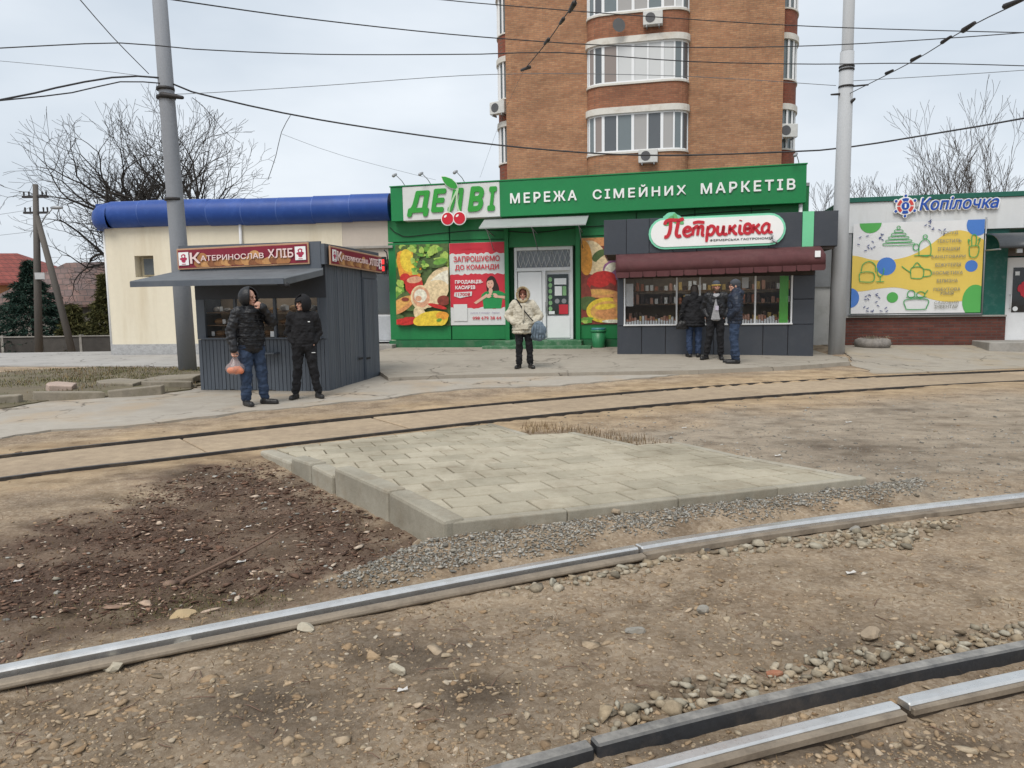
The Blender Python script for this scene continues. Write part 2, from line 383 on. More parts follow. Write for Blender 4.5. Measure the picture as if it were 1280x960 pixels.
# ------------------------------------------------------------------ the ground sheet
def graded(parts):
    out = []
    for a, b, s in parts: out += list(np.arange(a, b-1e-6, s))
    return out
gx = [-900, -500, -250, -120, -70, -45]+graded([(-30, -14, 1.5), (-14, -6, .4), (-6, -3.2, .1), (-3.2, 4.4, .024), (4.4, 8, .1), (8, 16, .4), (16, 40, 2.)])+[45, 70, 120, 250, 500, 900]
gy = [-300, -100, -40, -15, -6]+graded([(-3, .8, .4), (.8, 1.5, .08), (1.5, 5.6, .02), (5.6, 9.4, .045), (9.4, 18, .14), (18, 30, .5), (30, 60, 2.)])+[65, 80, 120, 200, 350, 600, 1200, 2000]
GX, GY = np.meshgrid(gx, gy); GZ = zt(GX, GY)
def gridmesh(name, X, Y, Z):
    ny, nx = X.shape; me = bpy.data.meshes.new(name); co = np.stack([X, Y, Z], -1).reshape(-1, 3)
    i = np.arange((ny-1)*(nx-1)); r = i//(nx-1); c = i % (nx-1); a = r*nx+c
    q = np.stack([a, a+1, a+nx+1, a+nx], -1)
    me.vertices.add(len(co)); me.vertices.foreach_set('co', co.ravel()); me.loops.add(q.size); me.loops.foreach_set('vertex_index', q.ravel().astype(np.int32))
    me.polygons.add(len(q)); me.polygons.foreach_set('loop_start', (np.arange(len(q))*4).astype(np.int32)); me.polygons.foreach_set('use_smooth', np.ones(len(q), bool))
    me.update(calc_edges=True); return me
def fattr(me, name, val):
    a = me.attributes.new(name, 'FLOAT', 'POINT'); a.data.foreach_set('value', np.asarray(val, np.float32).ravel())
gme = gridmesh('ground', GX, GY, GZ)
wob = fbm(GX, GY, 1.3, 4, 51)
fattr(gme, 'mulch', sst(-.4, .35, sdpoly(GX, GY, MULCH)+.0+1.3*wob+.9*fbm(GX, GY, 6, 4, 55))*np.clip(.95+.8*fbm(GX, GY, 2.6, 3, 57), .4, 1))
dtr = np.minimum(np.abs(GY-yi(FL, GX)), np.abs(GY-yi(FU, GX))); dtr = np.where(inpoly(GX, GY, BETW), 0, dtr)
fattr(gme, 'sandy', 1-sst(.25, 1.5, dtr+1.6*wob))
fattr(gme, 'greyish', sst(-.4, .5, sdpoly(GX, GY, [(1.2, 8.6), (2.9, 5.6), (8, 6.6), (12, 9), (9, 11.6), (4, 10.6)])+1.6*wob))
dk = np.zeros_like(GX)
for (x, y, rx, ry, a) in [(-.45, 2.95, .45, .25, .9), (-.95, 2.5, .5, .3, .9), (-.2, 2.62, .4, .22, .8), (-.05, 3.2, .35, .2, .5), (1.2, 3.0, .5, .2, .5), (-1.5, 2.6, .3, .2, .6), (-2.3, 6.5, .6, .2, .5),
                          (3.39, 7.6, .6, .5, .8), (3.42, 6.9, .5, .3, .6), (5.4, 10.24, .5, .15, .8), (3.4, 10.45, .4, .12, .5), (-3.0, 6.9, .5, .12, .7), (1.05, 2.25, .9, .1, .8), (.3, 2.0, .5, .1, .8), (.6, 8.45, .35, .2, .9), (.95, 8.15, .25, .2, .9), (-3.4, 5.9, .5, .1, .5)]:
    dk = np.maximum(dk, a*np.exp(-((GX-x)/rx)**2-((GY-y)/ry)**2))
fattr(gme, 'damp', np.clip(dk+.9*dk*fbm(GX, GY, 5, 4, 61)*2, 0, 1))
fattr(gme, 'moss', np.exp(-((GX+1.75)/.5)**2-((GY-3.75)/.22)**2)*np.clip(.6+2*fbm(GX, GY, 6, 3, 71), 0, 1))
def ground_mat():
    m, nt, b = newmat('bare earth'); P = nd(nt, 'ShaderNodeNewGeometry').outputs['Position']
    at = lambda n: nd(nt, 'ShaderNodeAttribute', attribute_name=n).outputs['Fac']
    n1 = noise(nt, P, 1.4, 9, .65); n2 = noise(nt, P, 11, 8, .7); n3 = noise(nt, P, 70, 6, .75)
    vo = nd(nt, 'ShaderNodeTexVoronoi', {'Vector': P, 'Scale': 55.}); vo2 = nd(nt, 'ShaderNodeTexVoronoi', {'Vector': P, 'Scale': 24.})
    c = ramp(nt, n1, [(.36, (.15, .104, .066)), (.45, (.345, .25, .16)), (.58, (.52, .4, .265))])
    c = mixc(nt, .55, c, ramp(nt, n2, [(.3, (.15, .105, .07)), (.48, (.34, .252, .168)), (.66, (.5, .39, .27))]))
    c = mixc(nt, .35, c, ramp(nt, n3, [(.3, (.1, .074, .053)), (.5, (.30, .235, .17)), (.72, (.54, .46, .36))]))
    pb = nd(nt, 'ShaderNodeSeparateColor', {0: vo.outputs['Color']}).outputs[0]
    c = mixc(nt, .28, c, ramp(nt, pb, [(.2, (.16, .122, .086)), (.6, (.32, .26, .195)), (.95, (.52, .46, .38))]))
    sandy = ramp(nt, n2, [(.3, (.36, .255, .15)), (.7, (.5, .37, .225))]); sandy = mixc(nt, .35, sandy, ramp(nt, n1, [(.3, (.25, .185, .125)), (.7, (.47, .375, .26))]))
    c = mixc(nt, nd(nt, 'ShaderNodeMath', {0: at('sandy'), 1: .8}, operation='MULTIPLY').outputs[0], c, sandy)
    gr = ramp(nt, n2, [(.3, (.24, .2, .15)), (.7, (.42, .36, .28))]); gr = mixc(nt, .4, gr, ramp(nt, n3, [(.35, (.15, .125, .1)), (.7, (.54, .48, .4))]))
    c = mixc(nt, nd(nt, 'ShaderNodeMath', {0: at('greyish'), 1: .75}, operation='MULTIPLY').outputs[0], c, gr)
    mu = ramp(nt, n3, [(.3, (.045, .028, .02)), (.5, (.115, .075, .055)), (.75, (.25, .18, .135))])
    c = mixc(nt, at('mulch'), c, mixc(nt, .4, mu, ramp(nt, n2, [(.35, (.06, .04, .03)), (.7, (.18, .125, .092))])))
    c = mixc(nt, nd(nt, 'ShaderNodeMath', {0: at('damp'), 1: .85}, operation='MULTIPLY').outputs[0], c, ramp(nt, n3, [(.3, (.055, .041, .03)), (.7, (.16, .125, .094))]))
    c = mixc(nt, nd(nt, 'ShaderNodeMath', {0: at('moss'), 1: .6}, operation='MULTIPLY').outputs[0], c, ramp(nt, n3, [(.3, (.06, .06, .025)), (.7, (.17, .16, .075))]))
    rt = nd(nt, 'ShaderNodeMapping', {'Vector': P, 'Rotation': (0, 0, rad(-27)), 'Scale': (.4, 1.5, 1.)}).outputs[0]
    c = mixc(nt, 1., c, ramp(nt, noise(nt, rt, 1.6, 7, .65), [(.36, (.8, .775, .75)), (.5, (1, 1, 1)), (.66, (1.1, 1.09, 1.08))]), 'MULTIPLY')
    c = mixc(nt, 1., c, ramp(nt, noise(nt, P, 3.1, 6, .6), [(.36, (.74, .72, .7)), (.5, (1, 1, 1)), (.66, (1.12, 1.1, 1.08))]), 'MULTIPLY')
    nt.links.new(c, b.inputs['Base Color']); b.inputs['Roughness'].default_value = .95; b.inputs['Specular IOR Level'].default_value = .15
    h = nd(nt, 'ShaderNodeMath', {0: n3, 1: nd(nt, 'ShaderNodeMath', {0: vo2.outputs['Distance'], 1: -.6}, operation='MULTIPLY').outputs[0]}, operation='ADD').outputs[0]
    h = nd(nt, 'ShaderNodeMath', {0: h, 1: noise(nt, P, 260, 4, .8)}, operation='ADD').outputs[0]
    bump(nt, b, h, .8, .011); return m
gme.materials.append(ground_mat()); ground = link(bpy.data.objects.new('ground', gme)); tag(ground, 'bare stony brown earth around the tram tracks', None, kind='structure')

# ------------------------------------------------------------------ paved sheets (each with a broken rim that shows its thickness)
def sheet(name, poly, zf, step, m, thick, jag=.0, seed=0, parent=None):
    P = []; n = len(poly); r = random.Random(seed)
    for i in range(n):
        a = Vector(poly[i]); b = Vector(poly[(i+1) % n]); k = max(1, int((b-a).length/(step*.6)))
        d = (b-a).normalized() if (b-a).length else Vector((1, 0)); nn = Vector((-d.y, d.x))
        for j in range(k): P.append(a+(b-a)*(j/k)+nn*(r.uniform(-jag, jag) if (b-a).length < 6 else 0))
    nb = len(P); xs = [p.x for p in P]; ys = [p.y for p in P]; pol = [tuple(p) for p in P]
    X, Y = np.meshgrid(np.arange(min(xs), max(xs), step), np.arange(min(ys), max(ys), step)); X = X.ravel(); Y = Y.ravel()
    k = sdpoly(X, Y, pol) > step*.35; pts = P+[Vector((x, y)) for x, y in zip(X[k], Y[k])]
    V, E_, F_, *_ = mgeo.delaunay_2d_cdt(pts, [(i, (i+1) % nb) for i in range(nb)], [list(range(nb))], 1, 1e-5)
    A = np.array([(v.x, v.y) for v in V]); Z = zf(A[:, 0], A[:, 1]); mb = MB()
    mb.add([(x, y, z) for (x, y), z in zip(A, Z)], F_, 0, True)
    Zb = zf(np.array([p.x for p in P]), np.array([p.y for p in P])); o = len(mb.v)
    for p, z in zip(P, Zb): mb.v += [(p.x, p.y, z-.0005), (p.x, p.y, z-thick)]
    for i in range(nb):
        a = o+2*i; b = o+2*((i+1) % nb); mb.f.append((a, a+1, b+1, b)); mb.m.append(0); mb.sm.append(False)
    return tag(mb.build(name, m, parent), kind='structure')
def paving_mat(name, a, b_, c_, scale=1., crack=.0, warm=None):
    m, nt, b = newmat(name); P = nd(nt, 'ShaderNodeNewGeometry').outputs['Position']
    n1 = noise(nt, P, .5*scale, 8, .6); n2 = noise(nt, P, 4*scale, 8, .7); n3 = noise(nt, P, 90, 4, .7)
    c = ramp(nt, n1, [(.3, a), (.7, b_)]); c = mixc(nt, .45, c, ramp(nt, n2, [(.3, a), (.55, b_), (.75, c_)])); c = mixc(nt, .18, c, ramp(nt, n3, [(.3, (.06, .055, .05)), (.7, (.45, .43, .4))]))
    if warm: c = mixc(nt, ramp(nt, noise(nt, P, .9, 6, .6), [(.48, (0, 0, 0)), (.66, (.65,)*3)]), c, warm)
    wv = nd(nt, 'ShaderNodeVectorMath', {0: P, 1: nd(nt, 'ShaderNodeVectorMath', {0: nd(nt, 'ShaderNodeTexNoise', {'Vector': P, 'Scale': 2.2, 'Detail': 5.}).outputs['Color'], 'Scale': .7}, operation='SCALE').outputs[0]}, operation='ADD').outputs[0]
    ck = nd(nt, 'ShaderNodeTexVoronoi', {'Vector': wv, 'Scale': .55}, feature='DISTANCE_TO_EDGE').outputs['Distance']
    cf = mixc(nt, 1., ramp(nt, ck, [(.004, (.75,)*3), (.016, (0, 0, 0))]), ramp(nt, noise(nt, P, .45, 3), [(.46, (0, 0, 0)), (.56, (1, 1, 1))]), 'MULTIPLY'); c = mixc(nt, cf, c, (.07, .058, .045))
    c = mixc(nt, ramp(nt, noise(nt, P, 1.3, 8, .7), [(.52, (0, 0, 0)), (.7, (.45,)*3)]), c, tuple(v*.55 for v in a))
    nt.links.new(c, b.inputs['Base Color']); b.inputs['Roughness'].default_value = .9; b.inputs['Specular IOR Level'].default_value = .25
    bump(nt, b, n3, .35, .006); MATS[name] = m; return m
PV_SIDE = paving_mat('worn sidewalk asphalt', (.29, .255, .205), (.36, .32, .26), (.41, .37, .305))
PV_APRON = paving_mat('old concrete apron', (.3, .265, .22), (.42, .38, .32), (.5, .46, .395), 1.3, warm=(.38, .29, .195))
PV_RIGHT = paving_mat('forecourt asphalt', (.29, .255, .205), (.38, .34, .28), (.43, .39, .325), warm=(.34, .275, .19))
PV_ROAD = paving_mat('road asphalt', (.3, .29, .275), (.4, .385, .365), (.45, .435, .41))
sheet('sidewalk', [(-2.36, 14.15), (-1.25, 14.47), (0, 14.61), (1.75, 14.68), (3.5, 14.76), (4.73, 15.11), (6.02, 15.49), (7.43, 16.33), (7.9, 17.5), (8.6, 20.3), (8.0, 21.2), (-3.7, 23.2), (-3.75, 18.), (-2.9, 15.8)], lambda x, y: zside(x, y)+.008*fbm(x, y, .8, 3, 5), .4, PV_SIDE, .14, .02, 1)
sheet('forecourt_pavement', [(7.42, 16.2), (7.55, 15.55), (7.2, 15.0), (8.7, 15.22), (10.5, 15.72), (13, 16.25), (16.5, 16.85), (22, 17.5), (22, 21), (14, 20), (8.65, 20.7), (8.5, 19.5), (7.95, 17.4)], lambda x, y: zright(x, y)+.02, .4, PV_RIGHT, .06, .03, 2)
sheet('pavement_apron', [(-10.5, 6.9), (-8.2, 8.1), (-6.9, 8.6), (-6.19, 8.88), (-5.9, 9.4), (-5.3, 9.55), (-4.9, 9.79), (-4.56, 10.15), (-4.23, 10.5), (-3.99, 10.82), (-3.56, 10.98), (-3.17, 11.25), (-2.68, 11.76), (-2.08, 11.99), (-1.62, 12.5), (-1.12, 12.87), (-.57, 13.1), (.3, 13.22), (.85, 13.3), (1.79, 13.75), (2.44, 14.1), (3.3, 14.6),
      (1.75, 14.62), (0, 14.55), (-1.25, 14.4), (-2.3, 14.1), (-2.6, 15.4), (-3.6, 16.2), (-6.2, 16.4), (-5.95, 13.6), (-6.3, 13.05), (-6.94, 12.68), (-7.68, 12.3), (-7.95, 11.45), (-9.4, 10.3), (-11.5, 8.2)],
      lambda x, y: zbase(x, y)+.022+.008*fbm(x, y, 1.1, 3, 8), .3, PV_APRON, .06, .045, 3)
sheet('road', [(-60, 18.), (-13.4, 19.9), (-8.3, 18.9), (-6.2, 18.2), (-6.1, 22.9), (-12.6, 23.6), (-14.5, 27), (-14.5, 33), (-60, 33)], lambda x, y: zbase(x, y)+.03, .8, PV_ROAD, .08, .03, 4)

# ------------------------------------------------------------------ far track: sandy concrete panels and two rails
STEEL = pm('polished rail steel', (.66, .65, .63), .3, .85, .12, 8, .02, 40, dirt=(.25, .2, .15), dirt_amt=.35, dscale=9)
RUST_SHADE = pm('rusted shadowed rail flank', (.06, .045, .034), .75, .3, .35, 6, .5, 90, dirt=(.2, .16, .12), dirt_amt=.7, dscale=5)  # rust brown, darkened further to paint in the shadow below the rail lip
LIP = pm('grimy rail lip', (.25, .205, .155), .6, .35, .25, 7, .35, 90, dirt=(.1, .075, .055), dirt_amt=.7, dscale=6)
DARKRAIL = pm('dark far rail', (.055, .05, .048), .5, .5, .3, 6, .3, 80, dirt=(.2, .15, .1), dirt_amt=.7, dscale=3)
BEAM = pm('black guard beam', (.03, .032, .036), .5, .1, .3, 5, .4, 70, dirt=(.12, .1, .085), dirt_amt=.5, dscale=4, dust=(.3, .285, .26), dust_amt=1.0)
def panel_mat():
    m, nt, b = newmat('sandy track panel'); P = nd(nt, 'ShaderNodeNewGeometry').outputs['Position']
    n1 = noise(nt, P, .8, 8); n2 = noise(nt, P, 7, 8, .7); n3 = noise(nt, P, 80, 4)
    c = ramp(nt, n1, [(.36, (.26, .19, .125)), (.62, (.42, .318, .208))]); c = mixc(nt, .55, c, ramp(nt, n2, [(.34, (.22, .163, .11)), (.66, (.46, .355, .24))])); c = mixc(nt, .15, c, ramp(nt, n3, [(.3, (.08, .06, .04)), (.7, (.5, .42, .3))]))
    oi = nd(nt, 'ShaderNodeObjectInfo').outputs['Random']; c = mixc(nt, 1., c, ramp(nt, oi, [(0, (.86,)*3), (1, (1.08,)*3)]), 'MULTIPLY')
    nt.links.new(c, b.inputs['Base Color']); b.inputs['Roughness'].default_value = .92; bump(nt, b, n3, .35, .006); return m
PANEL = panel_mat()
bed = sheet('track_bed', [tuple(p) for p in FL[8:-10:2]]+[tuple(p) for p in FU[-12:8:-2]], lambda x, y: x*0-.035, .8, pm('track joint dirt', (.07, .05, .035), .95, var=.3), .05, 0, 5)
arc = np.concatenate([[0], np.cumsum(np.hypot(*np.diff(FL, axis=0).T))]); pr = np.random.default_rng(3)
s0 = 3.4; FUd = smooth_path(FU[::4], .004)
while s0 < 42:
    ln = pr.choice([2.0, 2.2, 2.4, 1.9]); ss = np.linspace(s0+.012, s0+ln-.012, 9)
    lo = np.stack([np.interp(ss, arc, FL[:, 0]), np.interp(ss, arc, FL[:, 1])], -1); up = []
    for p in lo: up.append(FUd[np.argmin(((FUd-p)**2).sum(1))])
    up = np.array(up)
    a = lo+(up-lo)*.055; b = up+(lo-up)*.04; z = .004+pr.uniform(-.008, .008)
    poly = [tuple(p) for p in a]+[tuple(p) for p in b[::-1]]
    MB().prism(poly, -.05, z, 'z').build('track_panel', PANEL, bed, bevel=.012)
    s0 += ln
def rail_path(P, z, a, b):
    p = [(x, y, z) for x, y in P if a < x < b]
    return [(a, float(yi(P, a)), z)]+p+[(b, float(yi(P, b)), z)]
def far_rail(P, z, label):
    mb = MB(); path = rail_path(P, z, -9, 45); n = len(path)
    t = empty('tram_rail', path[n//2], 0, label, 'tram rail'); off = Vector(path[n//2]); path = [tuple(Vector(p)-off) for p in path]
    MB().sweep([(-.036, .018), (-.036, -.06), (.008, -.06), (.008, .018)], path).build('rail_head', DARKRAIL, t)
    MB().sweep([(.008, .002), (.008, -.06), (.036, -.06), (.036, .002)], path).build('groove', pm('groove dirt', (.035, .03, .026), .9, var=.3), t)
    MB().sweep([(.036, .01), (.036, -.06), (.06, -.06), (.06, .01)], path).build('guard_lip', LIP, t)
far_rail(FU, 0.014, 'farther rail of the sand-coloured far tram track, beside the cracked apron')
far_rail(FL, 0.012, 'nearer rail of the sand-coloured far tram track, along the paver platform edge')

# ------------------------------------------------------------------ near track
def near_rail(P, a, b, prof_parts, z, label):
    path = rail_path(P, z, a, b); off = Vector(path[len(path)//2]); path = [tuple(Vector(p)-off) for p in path]
    t = empty('tram_rail', off, 0, label, 'tram rail')
    for nm, prof, m, bv in prof_parts: MB().sweep(prof, path).build(nm, m, t, bevel=bv)
    return t
HEAD = [(-.012, 0), (-.012, -.07), (.05, -.07), (.05, 0), (.04, .006), (0, .006)]
GROOVE = [(-.046, -.034), (-.046, -.07), (-.012, -.07), (-.012, -.034)]
LIPP = [(-.08, -.014), (-.095, -.026), (-.092, -.044), (-.046, -.044), (-.046, -.012)]
WEB = [(-.07, -.044), (-.062, -.14), (.05, -.14), (.05, -.07), (-.046, -.07), (-.046, -.044)]
near_rail(RA, -7, .695, [('rail_head', HEAD, STEEL, .004), ('groove', GROOVE, MATS['groove dirt'], 0), ('guard_lip', LIPP, LIP, .006), ('rail_web', WEB, RUST_SHADE, 0)], .15, 'grooved tram rail in front of the mulch patch, shiny strip along its top')
near_rail(RA, .705, 14, [('rail_head', [(-.03, .004), (-.03, -.035), (.05, -.035), (.05, .004), (.04, .012), (-.02, .012)], STEEL, .006), ('rail_web', [(-.055, -.03), (-.06, -.14), (.05, -.14), (.05, -.03)], RUST_SHADE, .004), ('guard_lip', [(-.07, -.022), (-.074, -.05), (-.055, -.05), (-.03, -.018)], LIP, 0)], .15, 'smooth headed tram rail beyond the joint, before the paver platform')
near_rail(RD, -3.8, .232, [('beam', [(-.03, 0), (-.036, -.16), (.035, -.16), (.026, 0)], BEAM, .007)], .14, 'short black guard beam at the bottom edge, left of its joint')
near_rail(RD, .242, 10, [('beam', [(-.03, .004), (-.036, -.16), (.035, -.16), (.026, .004)], BEAM, .007)], .14, 'long black guard beam running beside the pale inner rail')
near_rail(RB, -3.6, 1.315, [('rail_head', [(-.022, .002), (-.022, -.02), (.028, -.02), (.028, .002), (.02, .006), (-.015, .006)], STEEL, .004), ('guard_lip', [(-.05, -.004), (-.052, -.028), (-.022, -.028), (-.022, -.002)], LIP, .004), ('rail_web', [(-.045, -.028), (-.045, -.13), (.026, -.13), (.026, -.02), (-.022, -.02), (-.022, -.028)], RUST_SHADE, 0)], .122, 'pale worn tram rail at the bottom, before its joint')
near_rail(RB, 1.345, 10, [('rail_head', [(-.03, .006), (-.03, -.02), (.028, -.02), (.028, .006), (.02, .011), (-.022, .011)], STEEL, .004), ('guard_lip', [(-.048, 0), (-.05, -.026), (-.03, -.026), (-.03, .002)], LIP, .004), ('rail_web', [(-.042, -.026), (-.042, -.13), (.026, -.13), (.026, -.02), (-.03, -.02), (-.03, -.026)], RUST_SHADE, 0)], .126, 'pale worn tram rail at the bottom right corner, past its joint')

# ------------------------------------------------------------------ paver platform
def inset(poly, ds):
    n = len(poly); area = sum(poly[i][0]*poly[(i+1) % n][1]-poly[(i+1) % n][0]*poly[i][1] for i in range(n)); sg = 1 if area > 0 else -1; Ls = []
    for i in range(n):
        a = Vector(poly[i]); b = Vector(poly[(i+1) % n]); d = (b-a).normalized(); nn = Vector((-d.y, d.x))*sg; Ls.append((a+nn*ds[i], d))
    out = []
    for i in range(n):
        p, d = Ls[i-1]; q, e = Ls[i]; den = d.x*e.y-d.y*e.x
        if abs(den) < 1e-4: out.append(tuple(q)); continue
        t = ((q.x-p.x)*e.y-(q.y-p.y)*e.x)/den; out.append(tuple(p+d*t))
    return out
def clipconvex(sub, clip):
    out = list(sub); n = len(clip)
    for i in range(n):
        a = clip[i]; b = clip[(i+1) % n]; inp = out; out = []
        sd = lambda p: (b[0]-a[0])*(p[1]-a[1])-(b[1]-a[1])*(p[0]-a[0])
        for j in range(len(inp)):
            p = inp[j-1]; q = inp[j]; sp, sq = sd(p), sd(q)
            if sq >= 0:
                if sp < 0: t = sp/(sp-sq); out.append((p[0]+(q[0]-p[0])*t, p[1]+(q[1]-p[1])*t))
                out.append(q)
            elif sp >= 0: t = sp/(sp-sq); out.append((p[0]+(q[0]-p[0])*t, p[1]+(q[1]-p[1])*t))
        if not out: return []
    return out
def paver_mat(name, a, b_, c_, rnd):
    m, nt, b = newmat(name); P = nd(nt, 'ShaderNodeNewGeometry').outputs['Position']
    n1 = noise(nt, P, 1.6, 8); n2 = noise(nt, P, 14, 8, .7); n3 = noise(nt, P, 120, 4, .7)
    c = ramp(nt, n1, [(.3, a), (.7, b_)]); c = mixc(nt, .45, c, ramp(nt, n2, [(.3, a), (.55, b_), (.75, c_)])); c = mixc(nt, .2, c, ramp(nt, n3, [(.3, (.08, .07, .06)), (.7, (.5, .48, .44))]))
    oi = nd(nt, 'ShaderNodeObjectInfo').outputs['Random']; c = mixc(nt, 1., c, ramp(nt, oi, [(0, (1-rnd, 1-rnd, 1-rnd*1.1)), (.5, (1, .99, .97)), (1, (1+rnd*.5, 1+rnd*.45, 1+rnd*.4))]), 'MULTIPLY')
    w = ramp(nt, noise(nt, P, 1.9, 9, .75), [(.66, (0, 0, 0)), (.74, (.5,)*3)]); c = mixc(nt, w, c, (.5, .48, .44))
    d = ramp(nt, noise(nt, P, 3.3, 9, .7), [(.5, (0, 0, 0)), (.7, (.6,)*3)]); c = mixc(nt, d, c, (.24, .19, .13)); d2 = ramp(nt, noise(nt, P, .9, 7, .65), [(.35, (.7, .69, .67)), (.55, (1, 1, 1))]); c = mixc(nt, 1., c, d2, 'MULTIPLY')
    nt.links.new(c, b.inputs['Base Color']); b.inputs['Roughness'].default_value = .88; b.inputs['Specular IOR Level'].default_value = .25
    bump(nt, b, nd(nt, 'ShaderNodeMath', {0: n3, 1: n2}, operation='ADD').outputs[0], .4, .006); return m
PAVER = paver_mat('concrete paver', (.36, .32, .235), (.46, .415, .315), (.53, .48, .38), .12)
KERB = paver_mat('concrete kerb', (.29, .265, .205), (.39, .36, .29), (.47, .435, .36), .08)
plat = sheet('platform_base', inset(PL2, [.03]*11), lambda x, y: platz(y)-.026, .5, pm('paver joint sand', (.06, .048, .034), .95, var=.3, scale=6), .16, 0, 6)
cl = inset(PL2, [.02, .02, .02, .09, .02, .09, .02, .09, .09, .085, .16])
ang = math.atan2(5.80-4.592, 2.804+.453); ex = Vector((math.cos(ang), math.sin(ang))); ey = Vector((-ex.y, ex.x)); o0 = Vector((-.453, 4.592)); pr = random.Random(4)
PW, PH, G_ = .36, .30, .0075
for j in range(0, 20):
    for i in range(-14, 16):
        off = (.5 if j % 2 else 0)*PW+.0
        cor = [o0+ex*(i*PW+off+a)+ey*(j*PH+.087+b) for a, b in ((G_, G_), (PW-G_, G_), (PW-G_, PH-G_), (G_, PH-G_))]
        poly = clipconvex(cl, [tuple(c) for c in cor])
        q = []
        for p in poly:
            if not q or math.dist(p, q[-1]) > .004: q.append(p)
        if len(q) > 2 and math.dist(q[0], q[-1]) < .004: q.pop()
        if len(q) < 3: continue
        A = abs(sum(q[k][0]*q[(k+1) % len(q)][1]-q[(k+1) % len(q)][0]*q[k][1] for k in range(len(q))))/2
        if A < .004: continue
        cx = sum(p[0] for p in q)/len(q); cy = sum(p[1] for p in q)/len(q); dz = pr.gauss(0, .0012); tx, ty = pr.gauss(0, .004), pr.gauss(0, .004); n = len(q)
        zz = lambda p, e: platz(p[1])+dz+tx*(p[0]-cx)+ty*(p[1]-cy)-e
        top = [(cx+(p[0]-cx)*.972, cy+(p[1]-cy)*.972, zz(p, 0)) for p in q]; mid = [(p[0], p[1], zz(p, .007)) for p in q]; bot = [(p[0], p[1], zz(p, .05)) for p in q]
        mb = MB(); mb.add([(x-cx, y-cy, z) for x, y, z in top+mid+bot], [tuple(range(n))]+[(k+n, (k+1) % n+n, (k+1) % n, k) for k in range(n)]+[(k+2*n, (k+1) % n+2*n, (k+1) % n+n, k+n) for k in range(n)])
        mb.build('paver', PAVER, plat, loc=(cx, cy, 0))
def kerb(a, b, w, za, zb, zbot, bev=.018, sub=1, gap=.006):
    a = Vector(a); b = Vector(b); d = (b-a).normalized(); nn = Vector((-d.y, d.x)); L_ = (b-a).length
    for k in range(sub):
        t0 = k/sub; t1 = (k+1)/sub; p = a+(b-a)*t0+d*gap/2; q = a+(b-a)*t1-d*gap/2; z0 = za+(zb-za)*t0+pr.gauss(0, .003); z1 = za+(zb-za)*t1+pr.gauss(0, .003); c = (p+q)/2
        vs = []
        for zz0, zz1 in ((zbot, zbot), (z0, z1)):
            for s_, z_ in ((p, zz0), (q, zz1), (q+nn*w, zz1), (p+nn*w, zz0)): vs.append((s_.x-c.x, s_.y-c.y, z_))
        MB().add(vs, [(0, 3, 2, 1), (4, 5, 6, 7), (0, 1, 5, 4), (1, 2, 6, 5), (2, 3, 7, 6), (3, 0, 4, 7)]).build('kerb_stone', KERB, plat, bevel=bev, seg=2, loc=(c.x, c.y, 0))
kerb((-.453, 4.592), (2.81, 5.80), .08, platz(4.6)+.004, platz(5.8)+.004, -.15, .01, 4)
EXL = lambda y: (-.453-.7071*(y-4.592), y)
for y0, y1, d0, d1_ in ((6.93, 7.72, .0, -.01), (6.50, 6.92, .055, .05), (6.09, 6.49, .03, .045), (5.23, 6.05, .085, .1), (4.575, 5.22, .025, .08)):
    kerb(EXL(y0), EXL(y1), -.16, platz(y0)+d0, platz(y1)+d1_, -.24, .024, 1)
kerb((.187, 8.548), (-.269, 9.60), .08, platz(8.55)+.01, platz(9.6)+.01, -.1, .01, 1)
kerb((1.285, 7.665), (.714, 8.627), .08, platz(7.7)+.008, platz(8.6)+.008, -.1, .01, 1)
kerb((2.804, 5.80), (2.154, 6.859), .08, platz(5.8)+.006, platz(6.86)+.006, -.1, .01, 1)
kerb((2.154, 6.859), (1.759, 7.841), .08, platz(6.86)+.006, platz(7.84)+.006, -.1, .01, 1)

